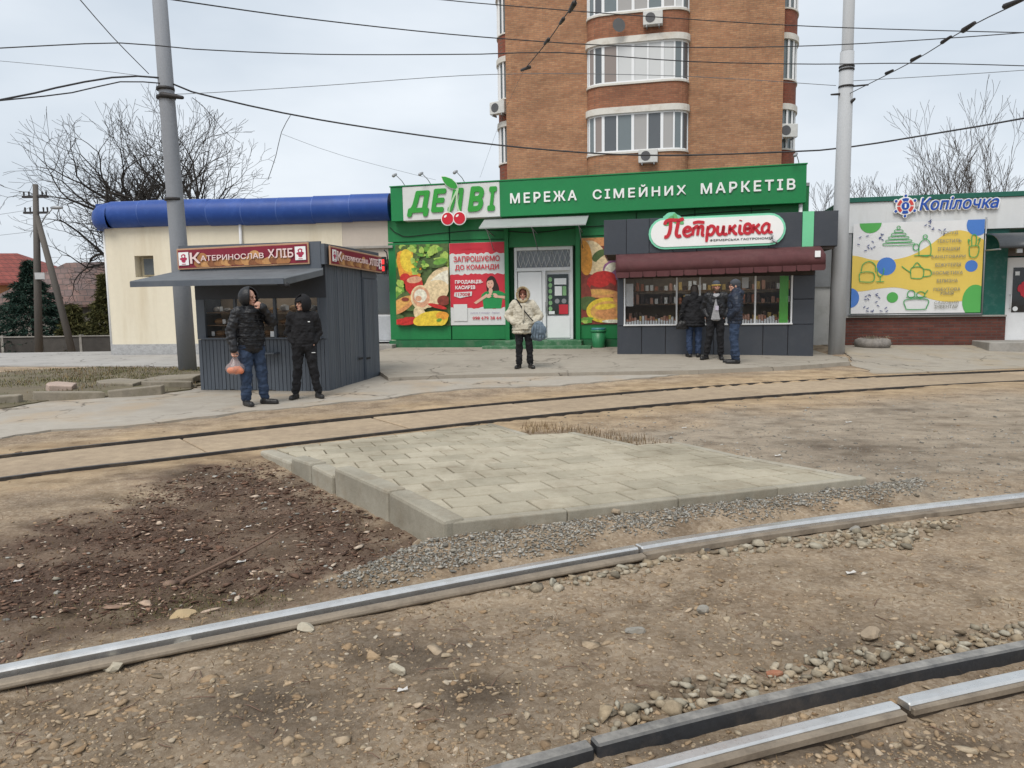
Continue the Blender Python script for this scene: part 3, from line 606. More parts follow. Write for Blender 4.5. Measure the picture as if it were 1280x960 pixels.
# ------------------------------------------------------------------ loose stones, bark, grass
ICO = None
def ico():
    t = (1+5**.5)/2; v = np.array([(-1, t, 0), (1, t, 0), (-1, -t, 0), (1, -t, 0), (0, -1, t), (0, 1, t), (0, -1, -t), (0, 1, -t), (t, 0, -1), (t, 0, 1), (-t, 0, -1), (-t, 0, 1)], float); v /= np.linalg.norm(v[0])
    f = np.array([(0, 11, 5), (0, 5, 1), (0, 1, 7), (0, 7, 10), (0, 10, 11), (1, 5, 9), (5, 11, 4), (11, 10, 2), (10, 7, 6), (7, 1, 8), (3, 9, 4), (3, 4, 2), (3, 2, 6), (3, 6, 8), (3, 8, 9), (4, 9, 5), (2, 4, 11), (6, 2, 10), (8, 6, 7), (9, 8, 1)]); return v, f
IV, IF = ico()
def scatter(name, X, Y, S, m, label, flat=.6, sink=.25, seed=0, elong=.35, zoff=0., rough=.28, zf=None, fa=(1, 1)):
    r = np.random.default_rng(seed); n = len(X); Z = (zf or zt)(X, Y)
    V = np.repeat(IV[None], n, 0)*(1+r.uniform(-rough, rough, (n, 12, 1)))
    for _ in range(6):
        nn = r.normal(size=(n, 1, 3)); nn /= np.linalg.norm(nn, axis=2, keepdims=True); e = np.maximum((V*nn).sum(2, keepdims=True)-r.uniform(.3, .7, (n, 1, 1)), 0); V = V-nn*e
    sc = np.stack([S*1.2*(1+r.uniform(-elong, elong, n))*fa[0], S*(1+r.uniform(-elong, elong, n))*fa[1], S*flat*(1+r.uniform(-.35, .35, n))], -1); V = V*sc[:, None]
    a = r.uniform(0, 6.283, n); tl = r.normal(0, .25, n); ca, sa, ct, st = np.cos(a), np.sin(a), np.cos(tl), np.sin(tl)
    y = V[..., 1]*ct[:, None]-V[..., 2]*st[:, None]; z = V[..., 1]*st[:, None]+V[..., 2]*ct[:, None]; x = V[..., 0]
    V = np.stack([x*ca[:, None]-y*sa[:, None]+X[:, None], x*sa[:, None]+y*ca[:, None]+Y[:, None], z+(Z+S*flat*(1-2*sink)+zoff)[:, None]], -1).reshape(-1, 3)
    Fc = (IF[None]+(np.arange(n)*12)[:, None, None]).reshape(-1, 3)
    me = bpy.data.meshes.new(name); me.vertices.add(len(V)); me.vertices.foreach_set('co', V.ravel()); me.loops.add(Fc.size); me.loops.foreach_set('vertex_index', Fc.ravel().astype(np.int32))
    me.polygons.add(len(Fc)); me.polygons.foreach_set('loop_start', (np.arange(len(Fc))*3).astype(np.int32)); me.update(calc_edges=True)
    fattr(me, 'tint', np.repeat(r.random(n), 12)); fattr(me, 'hue', np.repeat(r.random(n), 12)); me.materials.append(m)
    return tag(link(bpy.data.objects.new(name, me)), label, name.replace('_', ' '), kind='stuff')
def stone_mat(name, stops, hues):
    m, nt, b = newmat(name); P = nd(nt, 'ShaderNodeNewGeometry').outputs['Position']
    t = nd(nt, 'ShaderNodeAttribute', attribute_name='tint').outputs['Fac']; h = nd(nt, 'ShaderNodeAttribute', attribute_name='hue').outputs['Fac']
    c = ramp(nt, t, stops); c = mixc(nt, 1., c, ramp(nt, h, hues), 'MULTIPLY'); n2 = noise(nt, P, 60, 6, .7); c = mixc(nt, 1., c, ramp(nt, n2, [(.3, (.72, .7, .67)), (.7, (1.15, 1.14, 1.12))]), 'MULTIPLY')
    nt.links.new(c, b.inputs['Base Color']); b.inputs['Roughness'].default_value = .9; b.inputs['Specular IOR Level'].default_value = .2; bump(nt, b, n2, .4, .004); MATS[name] = m; return m
ST_DIRT = stone_mat('dusty stones', [(0, (.2, .145, .095)), (.5, (.31, .232, .155)), (.9, (.38, .3, .212)), (1, (.47, .4, .32))], [(0, (1.0, .93, .84)), (.6, (1, 1, 1)), (1, (.93, 1, 1.05))])
ST_GREY = stone_mat('grey gravel', [(0, (.13, .122, .108)), (.5, (.26, .248, .22)), (1, (.42, .4, .365))], [(0, (1, .95, .86)), (.5, (1, 1, 1)), (1, (.93, .98, 1.03))])
ST_BALL = stone_mat('track ballast', [(0, (.16, .132, .1)), (.5, (.29, .248, .19)), (1, (.42, .375, .305))], [(0, (1, .92, .8)), (.5, (1, 1, .98)), (1, (.92, .98, 1.0))])
ST_BARK = stone_mat('bark chips', [(0, (.05, .03, .022)), (.6, (.135, .085, .062)), (.9, (.27, .19, .145)), (.97, (.5, .42, .34))], [(0, (1.05, .92, .85)), (1, (1, 1, 1))])
def clear_of(X, Y, pad=.0):
    ok = sdpoly(X, Y, PL2) < -.02-pad
    for P_, a, b in ((RA, -.1, .06), (RD, -.05, .06), (RB, -.06, .05)):
        d = Y-yi(P_, X); ok &= ~((d > a*1.1-pad) & (d < b*1.1+pad))
    ok &= sdpoly(X, Y, BETW) < -.1; return ok
def cone(n, y0, y1, r, p=1.):
    u = r.random(n); Y = 1/(1/y0**p+u*(1/y1**p-1/y0**p))**(1/p); X = Y*r.uniform(-.78, .78, n)+r.uniform(-.2, .2, n); return X, Y
r1 = np.random.default_rng(21)
def pick(X, Y, k): return X[k], Y[k]
X, Y = cone(30000, 1.75, 9.5, r1, 1.3); k = clear_of(X, Y) & (sdpoly(X, Y, MULCH) < .05) & (r1.random(len(X)) < np.clip(.35+1.6*(fbm(X, Y, 2.2, 3, 91)+.25), .05, 1)*np.where(Y > yi(RA, X), .45, 1)*np.where(Y > 6.2, .35, 1)); X, Y = pick(X, Y, k)
S = np.minimum(np.exp(r1.normal(math.log(.0055), .55, len(X))), .024)*(.8+.1*Y)
scatter('gravel', X, Y, S, ST_DIRT, 'small dusty stones strewn over the bare earth', .45, .48, 1, rough=.4, elong=.45)
X, Y = cone(1700, 1.8, 6.5, r1, 1.0); k = clear_of(X, Y, .01) & (sdpoly(X, Y, MULCH) < .0) & (r1.random(len(X)) < np.clip(.3+2.2*(fbm(X, Y, 1.6, 3, 97)+.15), .02, 1)*np.where(Y > yi(RA, X)+.1, .25, 1)); X, Y = pick(X, Y, k)
S = np.minimum(np.exp(r1.normal(math.log(.017), .4, len(X))), .042); scatter('gravel', X, Y, S, ST_DIRT, 'bigger half-buried stones in the earth between the near rails', .38, .52, 2, rough=.42, elong=.5)
def inreg(poly, n, r, soft=.1):
    xs = [p[0] for p in poly]; ys = [p[1] for p in poly]; X = r.uniform(min(xs)-soft, max(xs)+soft, n); Y = r.uniform(min(ys)-soft, max(ys)+soft, n)
    k = (sdpoly(X, Y, poly)+soft*2*fbm(X, Y, 3, 3, 77)+r.uniform(-soft, soft, n)*.6) > 0; return X[k], Y[k]
X, Y = inreg(GRAVEL, 42000, r1, .09); k = clear_of(X, Y); X, Y = pick(X, Y, k); S = np.exp(r1.normal(math.log(.0075), .32, len(X))); scatter('gravel', X, Y, S, ST_GREY, 'fine blue-grey gravel bank along the platform kerb', .7, .1, 3)
B1 = [(-.02, 3.6), (.53, 3.93), (1.04, 4.18), (1.62, 4.4), (2.23, 4.6), (2.9, 4.7), (2.75, 4.5), (2.2, 4.15), (1.6, 4.2), (1.0, 4.05), (.5, 3.78)]
X, Y = inreg(B1, 3600, r1, .08); k = clear_of(X, Y, .01); X, Y = pick(X, Y, k); S = np.exp(r1.normal(math.log(.021), .3, len(X))); scatter('gravel', X, Y, S, ST_BALL, 'loose angular ballast heaped along the near side of the smooth rail', .65, .3, 4)
B2 = [(.2, 2.33), (.75, 2.52), (1.4, 2.75), (2.1, 2.95), (3.4, 3.35), (3.4, 3.5), (2.3, 3.15), (1.56, 2.93), (1.15, 2.85), (.79, 2.68), (.32, 2.48)]
X, Y = inreg(B2, 4200, r1, .06); k = clear_of(X, Y, .005); X, Y = pick(X, Y, k); S = np.exp(r1.normal(math.log(.017), .32, len(X))); scatter('gravel', X, Y, S, ST_BALL, 'angular ballast stones piled behind the black guard beam', .65, .15, 5)
B3 = [(x, y-.04) for x, y in RB if -1 < x < 4][::4]+[(x, y-.2) for x, y in RB if -1 < x < 4][::-4]
X, Y = inreg(B3, 3000, r1, .05); k = clear_of(X, Y, .0); X, Y = pick(X, Y, k); S = np.exp(r1.normal(math.log(.011), .4, len(X))); scatter('gravel', X, Y, S, ST_DIRT, 'brown clods and stones along the pale rail at the bottom', .6, .2, 6)
X, Y = inreg(MULCH, 60000, r1, .22); k = clear_of(X, Y) & (r1.random(len(X)) < np.clip(.75+2.0*fbm(X, Y, 2.6, 3, 57), .15, 1)); X, Y = pick(X, Y, k); S = np.exp(r1.normal(math.log(.007), .55, len(X)))
scatter('bark_mulch', X, Y, S, ST_BARK, 'dark brown bark chips and dead leaves beside the platform', .3, .05, 7, .55, rough=.4, fa=(1.3, .7))
X, Y = inreg(MULCH, 500, r1, .1); k = clear_of(X, Y); X, Y = pick(X, Y, k); S = np.exp(r1.normal(math.log(.013), .35, len(X))); scatter('litter', X, Y, S, ST_GREY, 'pale scraps and pebbles scattered on the dark mulch', .4, .2, 8)
X, Y = cone(7000, 5.5, 12, r1, 1.0); k = clear_of(X, Y) & (sdpoly(X, Y, MULCH) < 0) & (X > .5); X, Y = pick(X, Y, k); S = np.exp(r1.normal(math.log(.009), .4, len(X))); scatter('gravel', X, Y, S, ST_GREY, 'grey grit on the open ground right of the platform', .5, .3, 9)
def blades(name, X, Y, hmin, hmax, m, label, seed=0, lean=.5, w=.003, zf=None):
    r = np.random.default_rng(seed); n = len(X); Z = (zf or zt)(X, Y)-.004; h = r.uniform(hmin, hmax, n); a = r.uniform(0, 6.28, n); l = r.uniform(.1, lean, n)*h; b = a+1.57
    base = np.stack([X, Y, Z], -1); mid = base+np.stack([np.cos(a)*l*.35, np.sin(a)*l*.35, h*.6], -1); tip = base+np.stack([np.cos(a)*l, np.sin(a)*l, h*(1-.25*l/h)], -1)
    s = np.stack([np.cos(b)*w, np.sin(b)*w, b*0], -1); V = np.stack([base-s, base+s, mid+s*.7, mid-s*.7, tip], 1).reshape(-1, 3); o = np.arange(n)*5
    mb = [((i, i+1, i+2, i+3), (i+3, i+2, i+4)) for i in o]; me = bpy.data.meshes.new(name); me.from_pydata(V.tolist(), [], [f for p in mb for f in p]); fattr(me, 'tint', np.repeat(r.random(n), 5)); fattr(me, 'hue', np.repeat(r.random(n), 5)); me.materials.append(m)
    return tag(link(bpy.data.objects.new(name, me)), label, name.replace('_', ' '), kind='stuff')
DRY = stone_mat('dry grass', [(0, (.1, .065, .04)), (.6, (.2, .145, .085)), (1, (.33, .26, .16))], [(0, (1, .9, .8)), (1, (1, 1, .9))])
WEED = stone_mat('winter weeds', [(0, (.06, .065, .028)), (.5, (.13, .125, .06)), (1, (.24, .2, .11))], [(0, (1, .95, .8)), (1, (.9, 1, .9))])
X, Y = inreg([(.15, 8.6), (.72, 8.75), (1.35, 7.8), (1.7, 7.95), (1.3, 8.5), (.6, 9.2), (.1, 9.3)], 1800, r1, .05); k = clear_of(X, Y); blades('dry_grass', *pick(X, Y, k), .02, .12, DRY, 'dry brown weeds in the notch of the paver platform', 1, .8)
X, Y = inreg(MULCH, 3500, r1, .1); k = clear_of(X, Y); blades('dry_grass', *pick(X, Y, k), .01, .04, DRY, 'withered stalks lying in the dark mulch', 2, 1.6, .002)
X = r1.normal(-1.75, .35, 1200); Y = r1.normal(3.8, .15, 1200); k = clear_of(X, Y); blades('moss_grass', *pick(X, Y, k), .008, .025, WEED, 'thin greenish grass by the near grooved rail', 3, 1.0, .002)
X, Y = cone(1500, 1.9, 6, r1, 1.); k = clear_of(X, Y); blades('straw_litter', *pick(X, Y, k), .01, .05, DRY, 'bits of straw and rootlets on the near earth', 5, 2.5, .0013)

# ------------------------------------------------------------------ shared building materials
BLACK = pm('black rubber', (.018, .018, .02), .7)
WHITE = pm('white plastic', (.72, .73, .74), .4, var=.06, bmp=.05, dirt=(.5, .48, .44), dirt_amt=.25)
GREYM = pm('grey metal', (.3, .31, .32), .45, .4, .12)
PANE = glass('shop glass', alpha=.86); PANE_T = glass('flat glass', (.10, .115, .125), .05, .3)
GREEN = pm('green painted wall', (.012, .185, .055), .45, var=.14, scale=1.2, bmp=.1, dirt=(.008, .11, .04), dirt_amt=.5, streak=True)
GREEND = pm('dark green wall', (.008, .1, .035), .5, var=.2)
SIGNG = pm('green sign board', (.01, .2, .06), .35, var=.07, scale=.8, bmp=.04, bscale=20, dirt=(.02, .15, .06), dirt_amt=.3)
SIGNW = pm('white sign board', (.62, .63, .62), .4, var=.06, scale=1., bmp=.04)
LETW = pm('white letters', (.8, .81, .8), .4, var=.04)
LETG = pm('green letters', (.03, .3, .04), .4, var=.08)
REDP = pm('red print', (.56, .03, .05), .45, var=.06, bmp=.03)
RED = pm('cherry red', (.55, .012, .03), .35, var=.12)
CONC = pm('grey concrete', (.3, .285, .26), .9, var=.2, scale=2, bmp=.4, dirt=(.17, .15, .12), dirt_amt=.5)
SIDING = pm('charcoal painted boards', (.085, .1, .122), .5, var=.16, scale=3, bmp=.2, dirt=(.13, .14, .15), dirt_amt=.4, streak=True, rnd=.12)
CHAR = pm('charcoal composite panel', (.048, .055, .068), .35, var=.1, scale=1.5, bmp=.03, bscale=15, rnd=.1, dirt=(.09, .09, .095), dirt_amt=.3)
PLYBLUE = pm('sheet felt awning', (.11, .12, .13), .75, var=.2, scale=3, bmp=.3, dirt=(.05, .055, .06), dirt_amt=.5)
TAN = pm('tan board', (.42, .25, .15), .6, var=.15)
PAPER = pm('paper note', (.75, .77, .78), .7, var=.05, bmp=.0)
DARKIN = pm('dim shop interior', (.05, .04, .035), .8, var=.3)
WOODIN = pm('wood shelf', (.2, .13, .08), .6, var=.2)

# ------------------------------------------------------------------ green market
def frame_empty(name, O, deg, label, cat): return empty(name, (O[0], O[1], 0), rad(deg), label, cat)
mk = frame_empty('market_building', (-3.7, 22.8), -11.5, 'long green grocery market with white lettering on its roof sign', 'shop building')
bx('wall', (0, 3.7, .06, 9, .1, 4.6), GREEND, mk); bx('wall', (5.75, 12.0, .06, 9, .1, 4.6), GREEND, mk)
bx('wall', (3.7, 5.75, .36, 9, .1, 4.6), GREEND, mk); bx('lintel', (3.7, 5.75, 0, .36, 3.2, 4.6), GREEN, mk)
bx('roof', (-.05, 12.05, .3, 9.2, 4.6, 4.72), GREYM, mk)
for a, b in ((.02, 1.93), (1.97, 3.66), (5.79, 7.4), (7.43, 9.0), (9.03, 10.5), (10.53, 11.98)):
    bx('wall_panel', (a, b, 0, .06, .52, 3.43), GREEN, mk, .004); bx('wall_panel', (a, b, .01, .06, 3.46, 4.55), GREEN, mk, .004)
bx('plinth', (.0, 3.66, -.1, .06, .12, .5), pm('green painted plinth', (.015, .12, .045), .7, var=.25, scale=4, bmp=.5, dirt=(.15, .15, .12), dirt_amt=.5), mk, .01)
bx('plinth', (5.79, 12, -.1, .06, .12, .5), MATS['green painted plinth'], mk, .01)
for a, b in ((3.62, 3.74), (5.7, 5.83)): bx('pilaster', (a, b, -.09, .0, .5, 4.5), GREEN, mk, .006)
STEP = pm('green worn steps', (.05, .16, .075), .75, var=.3, scale=5, bmp=.4, dirt=(.28, .28, .25), dirt_amt=.7, dscale=5)
bx('step', (3.4, 5.92, -.62, .36, .1, .5), STEP, mk, .012); bx('step', (3.12, 6.22, -1.0, -.62, .1, .37), STEP, mk, .012)
dr = bx('entrance_door', (3.87, 5.6, .2, .26, .5, 3.18), WHITE, mk)
for a, b, z0, z1 in ((3.87, 3.95, .51, 3.2), (5.52, 5.6, .51, 3.2), (3.95, 5.52, 3.1, 3.2), (3.95, 5.52, 2.5, 2.6), (4.7, 4.8, .51, 2.5)): bx('door_frame', (a, b, .1, .2, z0, z1), WHITE, dr, .006)
bx('door_leaf', (3.97, 4.68, .14, .19, .54, 2.48), pm('white door panel', (.78, .79, .8), .35, var=.04, bmp=.02), dr, .01)
bx('door_leaf', (4.82, 5.5, .17, .19, .54, 1.18), MATS['white door panel'], dr, .01)
bx('door_glass', (4.84, 5.46, .16, .18, 1.22, 2.4), glass('door glass', (.02, .03, .03), .06, .1), dr)
bx('transom_glass', (3.96, 5.51, .17, .18, 2.62, 3.09), glass('transom glass', (.2, .22, .24), .1, .15), dr)
gm = MB()
for i in range(10):
    x = 3.99+i*.155
    for s_ in (-1, 1): gm.tube([(x+.07, .13, 2.62), (x+.07+s_*.075, .13, 2.85), (x+.07, .13, 3.09)], .008, 4)
gm.build('lattice_grille', WHITE, dr)
bx('door_handle', (4.79, 4.81, .06, .1, 1.3, 1.6), GREYM, dr)
st = MB()
for i in range(6): st.prism(ell(4.93, 2.25-.17*i, .055, .07), .15, .155, 'y', 0)
st.box(5.05, 5.4, .15, .155, 2.1, 2.28, 1); st.box(5.06, 5.27, .15, .155, 1.78, 2.05, 1); st.box(5.29, 5.4, .15, .155, 1.78, 2.05, 0); st.box(5.18, 5.45, .15, .155, 1.24, 1.52, 2); st.box(4.88, 5.05, .15, .155, 1.24, 1.33, 1); st.prism(ell(5.13, 1.62, .07, .07), .15, .155, 'y', 3); st.prism(ell(5.33, 1.62, .07, .07), .15, .155, 'y', 3)
st.build('sticker_set', [pm('pale green sticker', (.22, .42, .2), .5), PAPER, REDP, GREYM], dr)
# roof sign
sg = MB().box(0, .37, -.35, .3, 0, .98).build('sign_board', SIGNG, mk, .01, loc=(.28, 0, 4.03), rot=(0, rad(-.42), 0))
MB().box(.372, 3.29, -.352, .3, 0.0, .975).build('white_panel', SIGNW, sg, .01)
MB().box(3.292, 11.58, -.35, .3, -.01, .985).build('green_panel', SIGNG, sg, .01)
MB().box(-.02, 11.6, -.37, -.2, .985, 1.02).build('top_trim', SIGNG, sg, .004)
text('МЕРЕЖА', LETW, sg, 3.6, 5.5, .345, .63, -.352, .03, bold=.022, space=1.35)
text('СІМЕЙНИХ', LETW, sg, 5.95, 8.48, .345, .68, -.352, .03, bold=.022, space=1.35)
text('МАРКЕТІВ', LETW, sg, 8.87, 11.3, .345, .63, -.352, .03, bold=.022, space=1.35)
for ch, a, b, z0, z1 in (('Д', .5, 1.22, .1, .84), ('Е', 1.24, 1.72, .2, .87), ('Л', 1.74, 2.24, .19, .86), ('В', 2.34, 2.84, .17, .88), ('І', 2.92, 3.22, .17, .85)):
    text(ch, LETG, sg, a, b, z0, z1, -.354, .035, shear=.22, bold=.05, per=False)
ch = MB().prism(ell(1.74, 0.0, .2, .2), -.40, -.375, 'y').prism(ell(2.1, .0, .2, .2), -.412, -.387, 'y').build('cherry_edge', LETW, sg)
for cx, y in ((1.74, -.402), (2.1, -.414)):
    MB().prism(ell(cx, 0, .17, .17), y-.012, y, 'y').build('cherry', RED, ch); MB().prism(ell(cx-.06, .07, .05, .028, .7), y-.016, y-.012, 'y').build('cherry_gleam', LETW, ch)
sm = MB(); stroke(sm, [(2.08, .85), (1.95, .62), (1.82, .35), (1.78, .15)], .05, -.402, -.392); stroke(sm, [(2.08, .85), (2.03, .6), (2.06, .3), (2.12, .15)], .05, -.405, -.394); sm.build('cherry_stem', pm('pale green', (.45, .62, .4), .5), sg)
lf = [(1.6, 1.2), (1.72, 1.19), (1.9, 1.12), (2.02, 1.0), (2.07, .88), (2.0, .83), (1.85, .87), (1.72, .97), (1.64, 1.09)]
MB().prism([(1.86+(x-1.86)*1.12, 1.01+(z-1.01)*1.12) for x, z in lf], -.40, -.38, 'y').build('leaf_edge', LETW, sg)
MB().prism(lf, -.415, -.401, 'y').build('leaf', LETG, sg)
for u in (.72, 1.52, 2.55, 11.75):
    lm = MB().tube([(u, -.05, 4.95), (u-.1, -.3, 5.2), (u-.2, -.55, 5.34)], .011, 6).build('sign_lamp_arm', GREYM, mk)
    MB().cap((u-.19, -.53, 5.35), .035, (u-.24, -.6, 5.3), .05, 8).build('lamp_head', GREYM, lm)
cp = MB().add([(3.08, -.2, 4.02), (6.1, -.2, 4.02), (6.1, -1.1, 3.68), (3.12, -1.1, 3.68), (3.08, -.2, 3.99), (6.1, -.2, 3.99), (6.1, -1.1, 3.65), (3.12, -1.1, 3.65)], [(0, 3, 2, 1), (4, 5, 6, 7), (0, 1, 5, 4), (1, 2, 6, 5), (2, 3, 7, 6), (3, 0, 4, 7)]).build('door_canopy', pm('grey polycarbonate', (.3, .32, .31), .45, var=.1), mk)
for u in (3.3, 4.6, 5.9): MB().tube([(u, 0, 3.55), (u, -1.05, 3.64)], .015, 6).tube([(u, 0, 3.1), (u, -.9, 3.62)], .012, 6).build('bracket', GREYM, cp)
MB().tube(smooth_path([(.1, -.02, 3.9), (.5, -.02, 3.62), (1.5, -.02, 3.66), (3, -.02, 3.72), (4.5, -.02, 3.6), (5.8, -.03, 3.7), (7, -.02, 3.75), (9, -.02, 3.95), (11, -.02, 4.0)], .2), .012, 5).build('wall_cable', BLACK, mk)
MB().tube([(11.75, -.2, 2.2), (11.75, -.2, 4.1)], .05, 8).build('downpipe', WHITE, mk)

# posters on the market
def poster_pos(u, z, off=.02):
    a = rad(-11.5); return (-3.7+u*math.cos(a)+off*math.sin(a), 22.8+u*math.sin(a)-off*math.cos(a), z)
def foodmats(): return [pm('print '+n, c, .4, var=.45, scale=11, bmp=.0) for n, c in (('leaf green', (.14, .32, .05)), ('lime', (.35, .5, .1)), ('orange', (.75, .3, .04)), ('yellow', (.8, .52, .05)), ('red', (.5, .03, .025)), ('ham', (.62, .33, .2)), ('cream', (.72, .55, .33)), ('sausage', (.6, .27, .1)), ('shadow green', (.08, .13, .04)), ('onion', (.28, .12, .25)), ('bread', (.66, .36, .1)), ('pale', (.78, .68, .55)), ('dark meat', (.22, .045, .03)))]
FM = foodmats()
def poster(name, u, z, w, h, mats, shapes, label, backm, lift=.012):
    o = empty(name, poster_pos(u, z, .014), rad(-11.5), label, 'poster'); bx('poster_sheet', (0, w, -.012, 0, 0, h), backm, o)
    mb = MB(); y = -.012
    def in_(poly): return clipconvex(poly, [(0.004, .004), (w-.004, .004), (w-.004, h-.004), (.004, h-.004)])
    for mi, poly in shapes:
        p = in_(poly)
        if len(p) > 2: y -= .0011; mb.add([(x, y, zz) for x, zz in p], [tuple(range(len(p)))], mi)
    mb.build('printed_picture', mats, o); return o
S_ = lambda mi, *a, **k: (mi, ell(*a, **k))
sh1 = []
rr = random.Random(5)
for i in range(40): sh1.append(S_(rr.choice([0, 0, 1, 8]), rr.uniform(.0, 1.65), rr.uniform(1.75, 2.42), rr.uniform(.06, .16), rr.uniform(.06, .14), n=14, wob=.14, seed=i))
sh1 += [S_(2, .42, 1.75, .36, .55, .3, wob=.05, seed=3), S_(3, .38, 1.95, .22, .35, .2), S_(4, .3, 1.42, .17, .16), S_(1, .62, 1.62, .12, .1, wob=.1, seed=8), S_(6, 1.35, 1.35, .5, .3, .7)]
for i in range(22): sh1.append(S_(rr.choice([0, 1, 8]), rr.uniform(.55, 1.15), rr.uniform(1.6, 2.25), rr.uniform(.05, .12), rr.uniform(.05, .1), n=12, wob=.16, seed=50+i))
for i in range(10): sh1.append(S_(rr.choice([0, 1]), rr.uniform(.0, .2), rr.uniform(.9, 1.3), rr.uniform(.06, .12), rr.uniform(.06, .12), n=12, wob=.16, seed=80+i))
sh1 += [S_(8, .5, .75, .5, .3), S_(8, 1.35, 1.85, .28, .13, .2), S_(0, 1.42, 1.9, .22, .09, .2), S_(4, .6, 1.2, .28, .33, .15, wob=.03), S_(5, .6, 1.38, .24, .1, .1), S_(6, 1.35, 1.2, .62, .33, .62), S_(11, 1.4, 1.3, .5, .22, .62), S_(6, 1.15, .95, .55, .36, .5), S_(7, .15, .62, .5, .2, .5), S_(10, .12, .66, .42, .13, .5), S_(6, .8, .85, .33, .37, .1), S_(5, .8, .86, .27, .31, .1), S_(11, .78, .9, .2, .2), S_(5, .72, .82, .1, .08), S_(4, 1.3, .58, .3, .06, -.25), S_(12, 1.5, .75, .2, .15), S_(4, .35, .15, .35, .12, .1), S_(6, .75, .35, .18, .25, .5), S_(3, 1.1, .18, .55, .26, .12, wob=.03), S_(2, 1.45, .3, .2, .12), S_(0, 1.35, .17, .09, .05, .3), S_(8, .1, .25, .15, .1), S_(4, .12, .14, .3, .08, .2), S_(12, .3, .8, .12, .06)]
poster('food_poster', .26, .94, 1.66, 2.43, FM, sh1, 'food poster of lettuce, peppers and sausage beside the red recruitment poster', FM[8])
sh3 = [S_(7, .6, 2.35, .8, .13, -.05), S_(6, .3, 1.9, .4, .5, .4), S_(2, .12, 1.9, .2, .5, .1), S_(8, .55, 1.95, .25, .15, .5), S_(6, .8, 1.75, .5, .25, .5), S_(9, .95, 1.55, .3, .3, wob=.06), S_(11, .85, 1.6, .2, .12, .6), S_(4, .6, 1.2, .42, .32, .1, wob=.03), S_(12, .62, 1.05, .36, .16), S_(4, .55, 1.25, .3, .2), S_(7, .55, .88, .55, .13, -.05), S_(10, .5, .91, .45, .07, -.05), S_(12, .1, .85, .2, .3), S_(8, .2, .6, .3, .2), S_(3, .7, .4, .55, .36, .05), S_(10, .75, .38, .48, .28, .05), S_(7, .8, .3, .4, .16), S_(3, .7, .5, .3, .08, .1), S_(0, .15, .12, .2, .09, wob=.15), S_(1, .1, .08, .1, .05, wob=.2), S_(11, .9, .08, .3, .05), S_(7, 1.3, .8, .4, .2, .3), S_(10, 1.4, .4, .4, .3)]
poster('food_poster', 5.85, .94, 1.7, 2.46, FM, sh3, 'food poster of pepper, frankfurter and bread bun half hidden by the dark kiosk', FM[12])
def torn(x0, x1, z, amp, seed, n=26):
    r = random.Random(seed); return [(x0+(x1-x0)*i/n, z+r.uniform(-amp, amp)) for i in range(n+1)]
W_, H_ = 1.7, 2.42
PM = [SIGNW, REDP, pm('skin print', (.66, .4, .3), .5, var=.08, bmp=0), pm('hair print', (.03, .018, .014), .5, bmp=0), pm('shirt print', (.015, .25, .07), .5, var=.12, bmp=0), pm('lip print', (.5, .05, .06), .5, bmp=0)]
shp = [(1, torn(0, W_, 2.1, .03, 1)+[(W_, H_), (0, H_)]), (1, torn(0, W_, .5, .035, 2)+torn(0, W_, 1.5, .03, 3)[::-1]),
       S_(3, 1.28, 1.12, .17, .32, .05), S_(3, 1.38, 1.0, .12, .26), (4, [(1.02, .48), (1.55, .48), (1.62, .95), (1.5, 1.0), (1.08, .98), (.97, .9)]), (4, [(.97, .9), (1.12, 1.0), (1.1, .8), (.93, .75)]), (4, [(1.5, 1.0), (1.7, .9), (1.7, .72), (1.5, .8)]),
       S_(2, 1.24, 1.0, .06, .09), S_(2, 1.23, 1.2, .105, .145), (3, [(1.1, 1.25), (1.16, 1.38), (1.3, 1.4), (1.36, 1.25), (1.3, 1.32), (1.18, 1.3)]), S_(5, 1.23, 1.11, .035, .014), S_(3, 1.185, 1.22, .014, .01), S_(3, 1.275, 1.22, .014, .01),
       (2, [(.72, .66), (.8, .62), (1.17, .85), (1.12, .92)]), (2, [(1.7, .84), (1.7, .76), (1.4, .8), (1.38, .87)]), S_(2, 1.2, .86, .09, .06, .5), S_(2, 1.38, .86, .09, .06, -.5), (4, [(1.24, .87), (1.29, .8), (1.34, .87), (1.29, .9)]),
       (0, [(.12, .86), (.14, .97), (.68, .99), (.66, .86), (.5, .84), (.3, .8)]), (0, [(.1, .12), (.52, .12), (.52, .62), (.1, .62)])]
rp = poster('recruitment_poster', 1.94, .95, W_, H_, PM, shp, 'red and white staff recruitment poster showing a woman in green making a heart', SIGNW)
text('ЗАПРОШУЄМО', REDP, rp, .13, 1.53, 1.86, 2.03, -.036, .001, bold=.02); text('ДО КОМАНДИ', REDP, rp, .17, 1.5, 1.6, 1.78, -.036, .001, bold=.02)
text('ПРОДАВЦІВ-', LETW, rp, .16, 1.02, 1.21, 1.33, -.036, .001, bold=.03); text('КАСИРІВ', LETW, rp, .17, .78, 1.06, 1.17, -.036, .001, bold=.03)
text('11700₴', REDP, rp, .18, .62, .86, .96, -.036, .001, bold=.02); text('098 679 38 64', REDP, rp, .68, 1.55, .16, .25, -.036, .001, bold=.02)
text('робота в команді · Дніпро', pm('violet print', (.2, .12, .3), .5, bmp=0), rp, .62, 1.5, .33, .38, -.036, .001, name='small_print', per=False); text('запрошення до команди', REDP, rp, .35, 1.0, 2.22, 2.27, -.036, .001, name='small_print', per=False)

